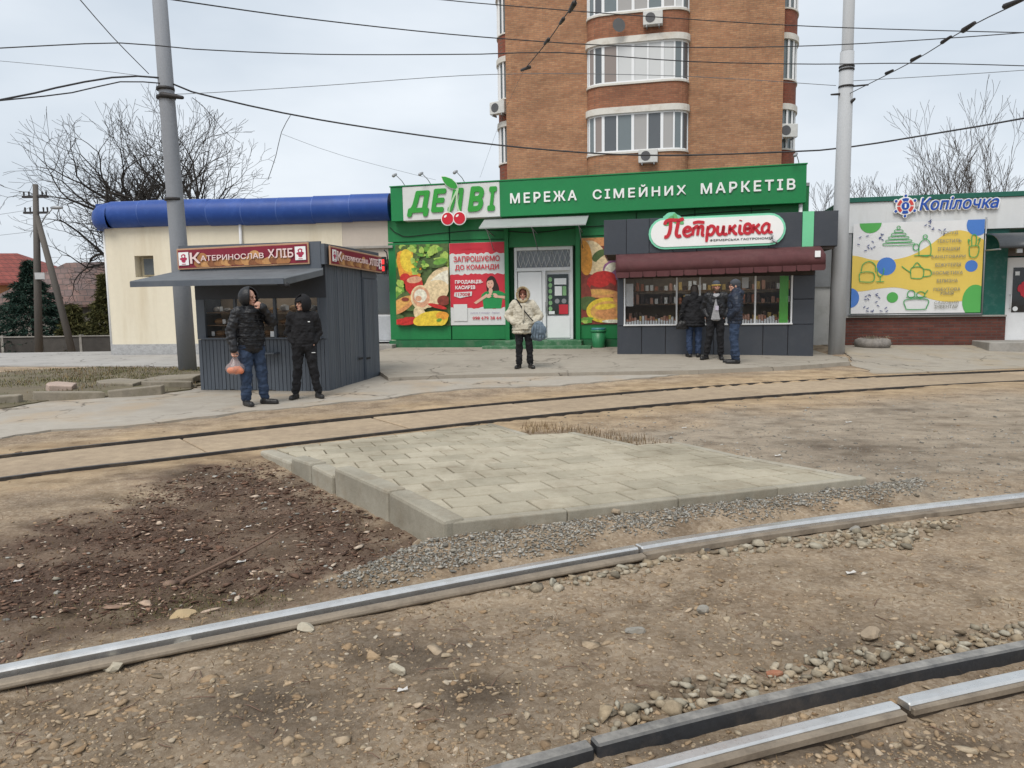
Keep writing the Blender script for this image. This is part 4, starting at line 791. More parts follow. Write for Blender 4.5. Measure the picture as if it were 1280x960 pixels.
# litter bin by the steps
bn = empty('litter_bin', poster_pos(6.38, .25, .38), 0, 'round green litter bin beside the market steps', 'bin')
BING = pm('green plastic', (.03, .2, .08), .4, var=.12)
MB().tube([(0, 0, .0), (0, 0, .05), (0, 0, .5)], [.15, .17, .205], 20).build('bin_body', BING, bn); MB().tube([(0, 0, .48), (0, 0, .5), (0, 0, .53), (0, 0, .54)], [.215, .225, .225, .2], 20).build('bin_rim', BING, bn)
MB().tube([(0, 0, .52), (0, 0, .56), (0, 0, .6)], [.195, .21, .2], 14).build('bin_liner', pm('teal bag film', (.05, .2, .22), .35, var=.3, bmp=.5, bscale=20, bdist=.02), bn)

# ------------------------------------------------------------------ dark delicatessen kiosk
k2 = frame_empty('delicatessen_kiosk', (2.65, 18.5), -9, 'charcoal panelled food kiosk with maroon awning and oval white sign', 'kiosk')
KZ = .2
bx('floor_slab', (0.02, 4.58, .02, 2.6, KZ-.1, .96), DARKIN, k2); bx('back_wall', (.02, 4.58, 2.45, 2.6, .96, 2.72), pm('kiosk inner wall', (.3, .24, .18), .7), k2); bx('side_wall', (.02, .1, .1, 2.45, .96, 2.72), CHAR, k2); bx('side_wall', (4.5, 4.58, .1, 2.45, .96, 2.72), CHAR, k2)
bx('ceiling', (.1, 4.5, .1, 2.45, 2.62, 2.72), DARKIN, k2)
for i in range(8):
    a = .0+i*.575
    bx('panel', (a+.006, min(a+.569, 4.595), -.02, .02, KZ-.06, .965), CHAR, k2, .006)
for z0, z1 in ((.975, 1.56), (1.572, 2.12)): bx('panel', (4.12, 4.595, -.02, .1, z0, z1), CHAR, k2, .006)
bx('panel', (.0, .13, -.02, .1, .975, 2.12), CHAR, k2, .006); bx('header', (.0, 4.6, -.015, .1, 2.13, 2.72), DARKIN, k2)
for i in range(4): bx('panel', (4.58, 4.62, .01+i*.64, .64+i*.64, KZ-.06, 2.72), CHAR, k2, .006)
for i in range(4): bx('panel', (-.02, .02, .01+i*.64, .64+i*.64, KZ-.06, 2.72), CHAR, k2, .006)
wf = bx('window_sill', (.13, 4.12, -.06, .1, .968, 1.005), WHITE, k2, .006)
for a in (.14, 1.395, 1.945, 3.24, 4.075): bx('mullion', (a, a+.035, -.03, .05, 1.005, 2.13), WHITE, wf)
for a, b in ((.176, 1.394), (1.431, 1.944), (1.981, 3.239), (3.276, 4.074)):
    bx('pane', (a, b, .0, .008, 1.006 if a != 1.431 else 1.35, 2.13), PANE, wf)
bx('green_strip', (3.82, 4.02, .012, .03, 1.0, 2.12), pm('lime panel', (.12, .5, .08), .5, var=.06), wf)
bx('notice', (.19, .37, .012, .02, 1.45, 2.0), PAPER, wf); bx('notice', (1.62, 1.95, .012, .02, 1.55, 1.72), PAPER, wf); bx('notice', (2.95, 3.1, .012, .02, 1.85, 2.1), PAPER, wf)
gd = MB(); rr = random.Random(8)
for i in range(60):
    x = .2+i*.0645
    if 1.4 < x < 1.98: continue
    h = rr.uniform(.1, .25); gd.box(x, x+.05, .12, .2, 1.0, 1.0+h, rr.choice([0, 2, 1, 2, 3]))
    gd.box(x, x+.045, .08, .1, 1.0, 1.0+rr.uniform(.06, .12), 1)
    if i % 2: gd.box(x, x+.07, .3, .42, 1.0, 1.0+rr.uniform(.15, .3), rr.choice([0, 2, 3, 4]))
for z in (1.5, 1.85):
    gd.box(.15, 4.45, 1.7, 2.3, z-.03, z, 5)
    for i in range(34): x = .2+i*.125; gd.box(x, x+.08, 1.75, 1.85, z+.002, z+rr.uniform(.1, .25), rr.choice([0, 1, 2, 3, 4, 4]))
tag(gd.build('goods_display', [pm('cured meat', (.42, .17, .1), .6, var=.3), PAPER, pm('pink ham', (.55, .3, .22), .6), pm('cheese', (.6, .42, .15), .6), pm('dark jar', (.08, .05, .04), .4), WOODIN], k2), kind='stuff')
lt = bx('ceiling_lamp', (.6, 4.0, .9, 1.0, 2.56, 2.6), pm('lit tube', (1., .93, .8), .5, emit=6, bmp=0), k2)
# fascia
fa = bx('fascia_core', (-.3, 4.98, -.2, 2.6, 2.72, 3.5), DARKIN, k2)
xs = [-.34, .2, .74, 1.3, 1.85, 2.4, 2.95, 3.5, 4.24]
for a, b in zip(xs, xs[1:]): bx('panel', (a+.004, b-.004, -.25, -.2, 2.70+.018*(a+.3), 3.53+.012*(a+.3)), CHAR, fa, .005)
bx('green_strip', (4.245, 4.495, -.252, -.2, 2.78, 3.585), pm('mint panel', (.16, .55, .3), .5, var=.06), fa); bx('panel', (4.5, 5.03, -.25, -.2, 2.785, 3.585), CHAR, fa, .005)
for i in range(4): bx('panel', (4.98, 5.03, -.195+i*.7, .5+i*.7, 2.76, 3.58), CHAR, fa, .005)
for i in range(4): bx('panel', (-.34, -.3, -.195+i*.7, .5+i*.7, 2.71, 3.53), CHAR, fa, .005)
# awning
aw = MB(); AWN = pm('maroon awning cloth', (.085, .028, .03), .8, var=.2, scale=4, bmp=.3, bscale=150, dirt=(.14, .07, .065), dirt_amt=.4)
z0l, z0r = 2.74, 2.83; n = 40
for i in range(n+1):
    t = i/n; u = -.04+4.68*t; zt_ = z0l+(z0r-z0l)*t; sag = .012*math.sin(t*31)
    aw.v += [(u, -.05, zt_), (u, -.42, zt_-.1+sag*.5), (u, -.8, zt_-.27+sag), (u, -.82, zt_-.5)]
for i in range(n):
    for j in range(3): a = i*4+j; aw.f.append((a, a+4, a+5, a+1)); aw.m.append(0); aw.sm.append(True)
ao = aw.build('awning_cloth', AWN, k2); ao.modifiers.new('thick', 'SOLIDIFY').thickness = .012
for i in range(15):
    t0 = (i+.02)/15; t1 = (i+.98)/15; u0 = -.04+4.68*t0; u1 = -.04+4.68*t1; zz = z0l+(z0r-z0l)*t0-.5
    MB().prism([(u0, zz+.01), (u0, zz-.09), (u0+.02, zz-.12), (u1-.02, zz-.12), (u1, zz-.09), (u1, zz+.01)], -.832, -.822, 'y').build('awning_scallop', AWN, ao)
for u in (-.04, 4.64): MB().prism([(-.05, z0l+.05), (-.8, z0l-.24), (-.82, z0l-.5), (-.05, z0l-.5)], u-.006, u+.006, 'x').build('awning_cheek', AWN, ao)
bx('price_card', (4.4, 4.52, -.85, -.84, 2.5, 2.64), PAPER, ao)
# oval sign
def stadium(x0, x1, z0, z1, n=10):
    r = (z1-z0)/2; cz = (z0+z1)/2; return [(x0+r-r*math.sin(math.pi*i/n), cz+r*math.cos(math.pi*i/n)) for i in range(n+1)]+[(x1-r+r*math.sin(math.pi*i/n), cz-r*math.cos(math.pi*i/n)) for i in range(n+1)]
sn = MB().prism(stadium(0, 3.14, 0, .74), -.06, 0, 'y').prism(ell(.55, .66, .22, .2, wob=.06, seed=4), -.058, 0, 'y').build('oval_sign', pm('mint sign edge', (.2, .6, .4), .45, var=.05, bmp=0), k2, loc=(.73, -.252, 2.79), rot=(0, rad(-.8), 0))
MB().prism(stadium(.05, 3.09, .05, .69), -.075, -.06, 'y').build('sign_face', LETW, sn)
lfm = MB()
for cx, cz, rx, rz, ro in ((.5, .68, .12, .06, .9), (.62, .71, .12, .06, 1.7), (.72, .64, .12, .055, 2.6), (.45, .6, .1, .05, .2)): lfm.prism(ell(cx, cz, rx, rz, ro, 16), -.085, -.066, 'y')
lfm.build('leaf_emblem', pm('emblem green', (.13, .42, .16), .5, bmp=0), sn)
SC = pm('script red', (.5, .02, .035), .4, var=.05, bmp=0); Z0 = .29; HH = .21
def glyph(strokes, x, w=.062, nm='letter'):
    g = MB()
    for q in strokes: stroke(g, [(.40+(x-.38+a)*.885+.1*b*HH, Z0+b*HH) for a, b in q], w*1.14, -.092, -.076)
    g.build(nm, SC, sn)
glyph([[(-.04, 0.0), (.03, .0), (.08, .35), (.1, 1.0), (.09, 1.7)], [(.3, 1.75), (.28, 1.0), (.27, .3), (.33, -.02), (.4, .1)], [(-.06, 1.35), (-.02, 1.75), (.1, 1.85), (.3, 1.78), (.43, 1.95)]], .38, .072)
glyph([[(0, .5), (.13, .55), (.17, .8), (.1, 1.0), (.02, .8), (.0, .4), (.06, .03), (.14, .0), (.22, .2)]], .84)
glyph([[(0, .0), (.01, .95)], [(.01, .7), (.07, 1.0), (.13, .9), (.13, .0)], [(.13, .7), (.19, 1.0), (.25, .9), (.25, .1), (.31, .0)], [(-.02, 1.4), (.12, 1.5), (.28, 1.4)]], 1.08)
glyph([[(.0, 1.0), (.0, -.75)], [(.0, .6), (.07, 1.0), (.16, .85), (.17, .4), (.1, .0), (.02, .15)]], 1.46)
glyph([[(0, 1.0), (0, .3), (.06, .0), (.13, .2), (.15, .9)], [(.15, 1.0), (.15, .2), (.21, .0), (.26, .1)]], 1.72)
glyph([[(0, 1.0), (0, .0)], [(.15, 1.0), (.07, .65), (.01, .5), (.08, .4), (.15, .05), (.21, .0)]], 2.03)
glyph([[(0, 1.0), (0, .2), (.05, .0), (.09, .08)], [(.0, 1.42), (.005, 1.5)]], 2.29)
glyph([[(0, .5), (.1, .55), (.14, .8), (.08, 1.05), (.0, .9), (.0, .2), (.08, .0), (.15, .15), (.13, .45), (.04, .52)]], 2.42)
glyph([[(0, 1.0), (0, .0)], [(.15, 1.0), (.07, .65), (.01, .5), (.08, .4), (.15, .05), (.21, .0)]], 2.63)
glyph([[(.16, .9), (.08, 1.0), (.0, .6), (.02, .1), (.09, .0), (.16, .35)], [(.17, 1.0), (.17, .2), (.22, .0), (.27, .1)]], 2.86, .058)
text('ФЕРМЕРСЬКА ГАСТРОНОМІЯ', pm('sign small print', (.05, .06, .06), .5, bmp=0), sn, 1.42, 2.85, .135, .19, -.077, .003, bold=.02, name='small_print', per=False)
MB().tube([(2.78, -.14, .12), (2.83, -.2, .2), (2.8, -.1, .26)], .016, 6).cap((2.84, -.16, .1), .03, (2.9, -.2, .06), .03, 8).build('spot_bracket', GREYM, sn)

# ------------------------------------------------------------------ white and green shop on the right, with its banner
rs = frame_empty('household_shop', (9.12, 20.2), -12, 'low white and dark green shop with blue lettering and brick base', 'shop building')
TEAL = pm('dark teal wall', (.006, .095, .075), .5, var=.15, dirt=(.2, .25, .24), dirt_amt=.25, dscale=6)
FASC = pm('white fascia sheet', (.6, .62, .63), .5, var=.06, scale=1.2, bmp=.05, dirt=(.42, .42, .4), dirt_amt=.5, streak=True)
BRK = brickmat('red brick plinth', (.1, .028, .02), (.15, .045, .03), (.09, .06, .05), .25, .077, .011)
bx('brick_base', (-.1, 3.82, .0, .4, .1, 1.04), BRK, rs); bx('sill_band', (-.12, 3.82, -.06, .3, 1.045, 1.09), CONC, rs, .006); bx('wall', (-.1, 3.8, .03, 8, 1.09, 3.3), TEAL, rs); bx('wall', (4.9, 12, .0, 8, .1, 3.3), TEAL, rs); bx('door_recess', (3.8, 4.9, .3, 8, .1, 3.3), TEAL, rs)
for a, b in ((-.15, 1.9), (1.905, 4.1), (4.105, 6.5), (6.505, 9), (9.005, 12)): bx('fascia_panel', (a, b, -.05, .6, 3.3, 4.09), FASC, rs, .004)
bx('coping', (-.2, 12, -.09, 8, 4.095, 4.22), pm('dark green trim', (.01, .1, .07), .45, var=.12), rs, .006)
bx('end_wall', (-1.75, -.21, .45, 3, .1, 3.0), pm('pale render', (.46, .46, .45), .8, var=.12, scale=2, dirt=(.25, .24, .22), dirt_amt=.5), rs); bx('end_panel', (-1.7, -.22, .4, .45, 1.9, 3.0), pm('grey sheet', (.2, .21, .22), .5), rs)
bx('corner_strip', (-.11, .02, -.03, .03, 1.1, 3.3), GREYM, rs)
dd = bx('door', (3.83, 4.85, .12, .2, .42, 2.56), WHITE, rs, .008)
bx('door_glass', (3.98, 4.7, .105, .119, 1.15, 2.3), glass('dark door glass', (.02, .022, .025), .05, .1), dd); MB().tube([(3.93, .11, 1.25), (3.93, .04, 1.25), (3.93, .04, 1.6), (3.93, .11, 1.6)], .016, 6).build('door_handle', WHITE, dd)
bx('open_sign', (4.02, 4.12, .09, .104, 2.1, 2.2), PAPER, dd); MB().prism(ell(4.06, 1.24, .06, .06), .09, .104, 'y').build('round_sticker', PAPER, dd); MB().prism(ell(4.25, 1.75, .14, .2, wob=.12), .092, .104, 'y').build('red_sticker', REDP, dd)
bx('transom', (3.83, 4.85, .14, .2, 2.6, 2.95), pm('brown transom glass', (.1, .08, .065), .25), rs)
cv = MB(); k = 10
for i in range(k+1):
    t = i/k*math.pi/2; cv.v += [(3.2+0.0, -1.0*math.sin(t), 2.74+.42*math.cos(t)), (5.4, -1.0*math.sin(t), 2.74+.42*math.cos(t))]
for i in range(k): a = 2*i; cv.f.append((a, a+1, a+3, a+2)); cv.m.append(0); cv.sm.append(True)
co_ = cv.build('door_hood', pm('smoked hood', (.05, .055, .06), .3, var=.1), rs); co_.modifiers.new('t', 'SOLIDIFY').thickness = .02
MB().tube([(3.22, 0, 2.75), (3.22, -1.0, 2.72)], .02, 6).build('hood_rail', GREYM, co_); MB().box(3.6, 3.72, -.98, -.9, 2.62, 2.72).build('hood_lamp', GREYM, co_)
bx('step', (3.05, 5.6, -1.1, .12, .15, .43), CONC, rs, .015)
BLUE = pm('blue letter face', (.012, .07, .36), .4, var=.06, bmp=0)
lg = MB().prism(ell(1.27, 3.95, .235, .235), -.13, -.09, 'y').build('round_emblem', LETW, rs)
for i in range(6):
    t = math.pi/2+i*math.pi/3; MB().prism(ell(1.27+.26*math.cos(t), 3.95+.26*math.sin(t), .055, .055, n=12), -.125, -.09, 'y').build('emblem_knob', LETW, lg); MB().prism(ell(1.27+.26*math.cos(t), 3.95+.26*math.sin(t), .035, .035, n=12), -.135, -.126, 'y').build('emblem_knob_face', BLUE, lg)
    a0, a1 = t-.42, t+.42; seg = [(1.27+.2*math.cos(a0+(a1-a0)*j/6), 3.95+.2*math.sin(a0+(a1-a0)*j/6)) for j in range(7)]+[(1.27+.125*math.cos(a1-(a1-a0)*j/6), 3.95+.125*math.sin(a1-(a1-a0)*j/6)) for j in range(7)]
    MB().prism(seg, -.142, -.131, 'y').build('emblem_segment', [BLUE, pm('emblem red', (.55, .06, .05), .4, bmp=0)][i % 3 != 0 and i in (1, 2, 4, 5)], lg)
MB().prism(ell(1.27, 3.95, .095, .1), -.142, -.131, 'y').build('emblem_centre', BLUE, lg); text('1', LETW, lg, 1.25, 1.29, 3.9, 4.0, -.143, .004, bold=.05)
text('Копілочка', LETW, rs, 1.58, 3.5, 3.79, 4.17, -.07, .05, shear=.2, bold=.06, name='letter_edge'); text('Копілочка', BLUE, rs, 1.61, 3.47, 3.815, 4.145, -.122, .012, shear=.2, bold=.02)
bx('sign_rail', (1.4, 3.5, -.075, -.051, 3.9, 3.94), GREYM, rs)
# banner, hung in front of the wall: its own thing, slightly rippled
def rs_pos(u, z, off): a = rad(-12); return (9.12+u*math.cos(a)+off*math.sin(a), 20.2+u*math.sin(a)-off*math.cos(a), z)
bnr = empty('advertising_banner', rs_pos(.03, 1.16, .1), rad(-12), 'large yellow and white banner with green line drawings of household goods', 'banner')
BW, BH = 3.14, 2.38
def ripple(x, z): return .007*math.sin(x*2.2+z*1.5)*math.sin(z*1.3)+.006*math.sin(4*x-3*z)*(z/BH)**2
BMAT = [pm('banner white', (.66, .67, .68), .55, var=.05, bmp=.05), pm('banner yellow', (.68, .5, .1), .55, var=.05, bmp=.05), pm('banner blue', (.06, .18, .52), .55, var=.05, bmp=0), pm('banner green', (.08, .36, .08), .55, var=.05, bmp=0), pm('banner line green', (.06, .33, .1), .55, bmp=0), pm('banner grey print', (.24, .24, .2), .55, bmp=0), pm('banner navy', (.05, .07, .2), .55, bmp=0)]
def lay(mb, poly, y, mi, step=.12):
    p = clipconvex(poly, [(0, 0), (BW, 0), (BW, BH), (0, BH)])
    if len(p) < 3: return
    pts = [Vector(q) for q in p]; nb = len(pts); xs = [q[0] for q in p]; zs = [q[1] for q in p]; PX, PZ = np.meshgrid(np.arange(min(xs), max(xs), step), np.arange(min(zs), max(zs), step)); PX = PX.ravel(); PZ = PZ.ravel(); kk = sdpoly(PX, PZ, p) > .03
    V, E2, F2, *_ = mgeo.delaunay_2d_cdt(pts+[Vector(q) for q in zip(PX[kk], PZ[kk])], [(i, (i+1) % nb) for i in range(nb)], [list(range(nb))], 1, 1e-6)
    mb.add([(v.x, y+ripple(v.x, v.y), v.y) for v in V], F2, mi, True)
bb = MB(); lay(bb, [(BW*i/20, 0) for i in range(21)]+[(BW, BH*i/16) for i in range(17)]+[(BW-BW*i/20, BH-.0) for i in range(21)]+[(0, BH-BH*i/16) for i in range(17)], 0, 0)
bo = bb.build('banner_sheet', BMAT, bnr); bp = MB()
wave = smooth_path([(-.1, .58), (.3, .6), (.7, .66), (1.1, .68), (1.5, .58), (1.9, .38), (2.4, .28), (2.9, .34), (3.3, .5)], .1); wtop = smooth_path([(3.3, 1.75), (2.95, 1.98), (2.6, 2.12), (2.25, 2.05), (1.85, 1.75), (1.4, 1.5), (.9, 1.4), (.5, 1.42), (.15, 1.52), (-.1, 1.56)], .1)
lay(bp, [tuple(p) for p in wave]+[tuple(p) for p in wtop], -.004, 1)
for mi, a in ((3, (.42, 2.38, .27, .26)), (2, (2.98, 2.25, .26, .28)), (2, (.84, 1.24, .235, .235)), (2, (2.88, 1.2, .15, .15)), (2, (-.02, .42, .22, .26)), (3, (1.02, .42, .14, .14)), (3, (3.0, .3, .3, .42))): lay(bp, ell(*a), -.008, mi)
rr = random.Random(2)
for cx, cz, n in ((.42, 1.85, 14), (1.95, 2.15, 10), (.62, .3, 18)):
    for i in range(n): bp.prism([(x, z) for x, z in ell(cx+rr.uniform(-.3, .3), cz+rr.uniform(-.25, .25), .045, .012, rr.uniform(-1, 1.2), 6)], -.026, -.024, 'y', 6)
def line(pts, w=.022): stroke(bp, pts, w, -.028, -.024, 4)
for i in range(5): z = 1.78+i*.085; h = .34-.06*i; line([(1.1-h, z), (1.1-h+.02, z+.06), (1.1+h-.02, z+.06), (1.1+h, z), (1.1-h, z)], .016)
line(ell(1.1, 2.24, .04, .04)+[(1.14, 2.24)], .016)
line([(1.45, .92), (1.45, 1.18), (1.72, 1.18), (1.72, .92), (1.45, .92)]); line([(1.45, 1.05), (1.25, 1.2), (1.22, 1.24)]); line([(1.72, 1.15), (1.9, 1.12), (1.92, .98), (1.72, .95)]); line([(1.47, 1.18), (1.58, 1.32), (1.7, 1.18)])
line([(.2, .85), (.2, 1.08), (.52, 1.08), (.52, .85), (.2, .85)]); line([(.22, 1.1), (.26, 1.3), (.42, 1.38), (.56, 1.28), (.58, 1.1)]); line([(.62, 1.2), (.63, 1.05), (.7, .98), (.77, 1.05), (.78, 1.2)]); line([(.7, .98), (.7, .85)]); line([(.6, .84), (.8, .84)])
line([(1.62, 1.5), (1.62, 1.8), (1.76, 1.92), (1.88, 1.8), (1.88, 1.5), (1.62, 1.5)]); line(ell(1.75, 1.98, .05, .05)+[(1.8, 1.98)]); line([(1.5, 1.5), (1.95, 1.5)]); line(ell(1.54, 1.72, .07, .08)+[(1.61, 1.72)])
line([(1.35, .15), (1.33, .35), (1.87, .35), (1.85, .15), (1.8, .1), (1.4, .1), (1.35, .15)]); line([(1.35, .42), (1.85, .42)]); line(ell(1.47, .5, .09, .1)+[(1.56, .5)]); line(ell(1.7, .48, .1, .08)+[(1.8, .48)]); line([(1.8, .5), (1.87, .6)])
line([(2.8, 1.7), (2.83, 1.45), (2.99, 1.45), (3.02, 1.7), (2.8, 1.7)]); line([(2.86, 1.72), (2.85, 1.95), (2.91, 2.0), (2.96, 1.93), (2.95, 1.72)]); line([(2.8, 1.74), (2.77, 1.88), (2.82, 1.84)]); line([(3.0, 1.74), (3.05, 1.9), (2.99, 1.86)])
bp.build('banner_print', BMAT, bo)
for i, (t, w) in enumerate((('ПОСУД', .4), ('ТЕКСТИЛЬ', .58), ('ІГРАШКИ', .52), ('КАНЦТОВАРИ', .8), ('БІЖУТЕРІЯ', .6), ('КОСМЕТИКА', .72), ('БІЛИЗНА', .5))): text(t, BMAT[5], bo, 2.32-w/2, 2.32+w/2, 2.02-i*.205, 2.11-i*.205, -.034, .001, bold=.008, name='banner_word', per=False)
for t, w, z in (('ПОБУТОВА', .64, .57), ('ХІМІЯ', .32, .47), ('САДОВИЙ', .58, .23), ('ІНВЕНТАР', .56, .12)): text(t, BMAT[5], bo, 2.32-w/2, 2.32+w/2, z, z+.085, -.034, .001, bold=.008, name='banner_word', per=False)
bpz = MB().tube([(BW+.04, 0, -.05), (BW+.04, 0, BH+.05)], .02, 6).tube([(-.05, 0, -.04), (BW+.05, 0, -.04)], .02, 6).build('banner_frame', GREYM, bnr)
# planter
pt = empty('tyre_planter', (9.43, 19.45, .27), 0, 'old tyre planter with dead stalks before the brick base', 'planter')
tm = MB()
for i in range(24):
    a = 2*math.pi*i/24
    for j in range(8): b = 2*math.pi*j/8; tm.v.append(((.34+.11*math.cos(b))*math.cos(a), (.34+.11*math.cos(b))*math.sin(a), .13+.13*math.sin(b)))
for i in range(24):
    for j in range(8): tm.f.append((i*8+j, ((i+1) % 24)*8+j, ((i+1) % 24)*8+(j+1) % 8, i*8+(j+1) % 8)); tm.m.append(0); tm.sm.append(True)
tm.build('tyre', pm('whitewashed tyre', (.24, .22, .2), .85, var=.35, scale=9, bmp=.6, bscale=25, bdist=.02, dirt=(.08, .07, .06), dirt_amt=.8, dscale=8), pt); MB().tube([(0, 0, .05), (0, 0, .2)], [.3, .3], 16).build('soil', pm('planter soil', (.07, .05, .035), .95), pt)
sk = MB(); rr = random.Random(3)
for i in range(90): a = rr.uniform(0, 6.28); q = rr.uniform(0, .3); x, y = q*math.cos(a), q*math.sin(a); o2 = rr.uniform(.7, 1.6); sk.tube([(x, y, .2), (x*1.3, y*1.3, .2+rr.uniform(.05, .14)), (x*o2*1.4, y*o2*1.4, .12+rr.uniform(-.05, .15))], [.004, .003, .001], 3)
tag(sk.build('dead_stalks', pm('straw', (.3, .25, .17), .9), pt), kind='stuff')

# ------------------------------------------------------------------ cream building with the blue roll roof
cb = frame_empty('cream_building', (-12.9, 23.7), -5.6, 'cream rendered building with a rounded bright blue roof edge', 'building')
CREAM = pm('cream render', (.68, .62, .49), .85, var=.07, scale=.7, bmp=.2, bscale=120, dirt=(.5, .41, .27), dirt_amt=.5, dscale=1.2, streak=True)
def rounded(x0, x1, y0, y1, r, n=8): return [(x0+r-r*math.cos(math.pi/2*i/n), y0+r-r*math.sin(math.pi/2*i/n)) for i in range(n+1)]+[(x1, y0), (x1, y1), (x0, y1)]
WO = (1.16, 1.78, 2.56, 3.22)
wl = MB()
pl_ = rounded(0, WO[0], 0, 9, .5)[:-3]+[(WO[0], 0), (WO[0], 9), (0, 9)]
wl.prism(pl_, .1, 4.1, 'z'); wl.box(WO[1], 7.85, 0, 9, .1, 4.1); wl.box(WO[0], WO[1], .001, 9, .1, WO[2]); wl.box(WO[0], WO[1], .001, 9, WO[3], 4.1); wl.box(WO[0], WO[1], .35, 9, WO[2], WO[3]); wl.build('wall', CREAM, cb)
wd = bx('window', (WO[0]+.1, WO[1]-.03, .25, .3, WO[2]+.04, WO[3]-.04), pm('beige window frame', (.35, .3, .2), .6), cb); bx('pane', (WO[0]+.15, WO[1]-.06, .235, .249, WO[2]+.08, WO[3]-.08), PANE_T, wd)
bx('wall', (7.85, 9.42, .01, 9, 2.95, 4.1), pm('pinkish render', (.5, .44, .38), .85, var=.08, scale=1), cb); bx('wall', (7.85, 8.6, .012, 9, .1, 2.95), CREAM, cb); bx('wall', (9.28, 9.42, .0, 9, .1, 2.95), CREAM, cb); bx('ledge', (7.8, 9.42, -.08, .0, 3.28, 3.36), CONC, cb, .01)
pw = bx('shop_window', (8.6, 9.28, .25, .3, .45, 2.95), WHITE, cb); bx('pane', (8.66, 9.22, .23, .249, 1.3, 2.85), PANE_T, pw); bx('door_panel', (8.66, 9.22, .23, .249, .5, 1.24), pm('grey door panel', (.45, .47, .5), .5), pw)
MB().prism(rounded(-.04, 7.9, -.05, 8.9, .52), .08, .46, 'z').build('plinth', pm('grey stone plinth', (.36, .36, .36), .85, var=.25, scale=9, bmp=.8, bscale=18, bdist=.03), cb); bx('step', (8.3, 9.45, -.6, .2, .1, .4), CONC, cb, .015)
for u, v, t in ((-.02, .36, 4.0), (4.68, -.06, 4.08)): MB().tube([(u, v, .15 if u < 1 else 2.6), (u, v, t), (u, v+.16, t+.15)], .05, 8).build('downpipe', WHITE, cb)
RB_ = pm('blue roof sheet', (.012, .055, .25), .5, var=.12, scale=1.2, bmp=.05, bscale=10, dirt=(.05, .12, .4), dirt_amt=.4); SEAM = pm('roof seam', (.06, .12, .36), .5)
def roofprof(): return [(2.5, 4.07), (.3, 4.07)]+[(.02-.40*math.sin(rad(a)), 4.48-.41*math.cos(rad(a))) for a in range(15, 181, 11)]+[(.6, 4.9), (2.5, 4.9)]
us = [.55, 1.55, 2.65, 3.75, 4.85, 5.95, 7.05, 8.2, 9.38]
for a, b in zip(us, us[1:]): MB().prism([(y, z+.02*math.sin(a*.9)) for y, z in roofprof()], a+.003, b-.003, 'x', smooth=True).build('roof_section', RB_, cb)
for a in us[1:-1]: MB().prism([(y-.003, z+.02*math.sin(a*.9)+.002) for y, z in roofprof()], a-.012, a+.012, 'x').build('roof_seam', SEAM, cb)
# rounded left end of the roll
en = MB(); pr_ = [(.28+.0, 4.08), (.38, 4.2), (.42, 4.4), (.38, 4.6), (.24, 4.78), (.02, 4.87)]; k = 9; cxr, cyr = .54, .4
for i in range(k+1):
    a = math.pi/2*i/k
    for q, z in pr_: d = .4+q; en.v.append((cxr-d*math.sin(a), cyr-d*math.cos(a), z))
for i in range(k):
    for j in range(5): a = i*6+j; en.f.append((a, a+1, a+7, a+6)); en.m.append(0); en.sm.append(True)
o_ = len(en.v); en.v += [(cxr, cyr, 4.9), (cxr, cyr, 4.08)]
for i in range(k): en.f.append((i*6+5, o_, (i+1)*6+5)); en.m.append(0); en.sm.append(True); en.f.append((i*6, (i+1)*6, o_+1)); en.m.append(0); en.sm.append(False)
en.build('roof_corner', RB_, cb); MB().prism([(y, z) for y, z in ((.4, 4.08), (9, 4.08), (9, 4.9), (.4, 4.9))], -.28, .54, 'x').build('roof_section', RB_, cb)
ld = empty('led_sign', (-3.78, 22.35, 2.5), rad(-5.6), 'small black box sign with glowing red characters beside the bread kiosk', 'led sign')
bx('sign_case', (-.35, .1, -.06, .06, 0, .5), BLACK, ld, .01); LEDR = pm('red led', (.9, .03, .03), .4, emit=.6, bmp=0)
for a, b, z0, z1 in ((-.3, -.2, .3, .4), (-.16, -.06, .28, .42), (-.02, .06, .28, .42), (-.3, -.22, .1, .2), (-.17, -.05, .08, .2), (-.01, .06, .08, .22)): bx('led_segment', (a, b, -.066, -.0605, z0, z1), LEDR, ld)
MB().tube([(.1, 0, .1), (.16, 0, .3), (.13, 0, .62), (.05, 0, .7)], .02, 6).build('bracket', BLACK, ld)

# ------------------------------------------------------------------ bread kiosk
k1 = frame_empty('bread_kiosk', (-5.72, 13.61), -12, 'grey boarded bread kiosk with red bread signs and a jutting flat awning', 'kiosk')
D1 = 2.3; W1 = 2.56
bx('floor', (.03, W1-.03, .03, D1, .03, .12), DARKIN, k1); bx('back_wall', (.03, W1-.03, D1-.06, D1, .12, 2.3), SIDING, k1); bx('side_wall', (.03, .09, .06, D1-.06, .12, 2.3), SIDING, k1); bx('side_wall', (W1-.09, W1-.03, .06, D1-.06, .12, 2.3), SIDING, k1)
bx('roof', (-.05, W1+.02, -.1, D1+.05, 2.28, 2.34), GREYM, k1); bx('counter_wall', (.09, W1-.09, .05, .1, .12, .98), SIDING, k1)
rr = random.Random(11); n = 34
for i in range(n):
    a = i*W1/n; bx('board', (a+.004, a+W1/n-.004, .0+rr.uniform(-.004, .004), .05, .05+rr.uniform(-.015, .02), .975), SIDING, k1, .003)
for i in range(30):
    a = i*D1/30
    if a > 1.5: continue
    bx('board', (W1-.03, W1+rr.uniform(-.004, .004), a+.004, a+D1/30-.004, .05+rr.uniform(-.015, .02), 2.27), SIDING, k1, .003)
d1 = bx('door', (W1-.03, W1+.02, 1.56, D1-.02, .03, 2.08), SIDING, k1, .005)
for i in range(9): bx('door_board', (W1+.021, W1+.034, 1.575+i*.078, 1.645+i*.078, .05, 2.06), SIDING, d1, .003)
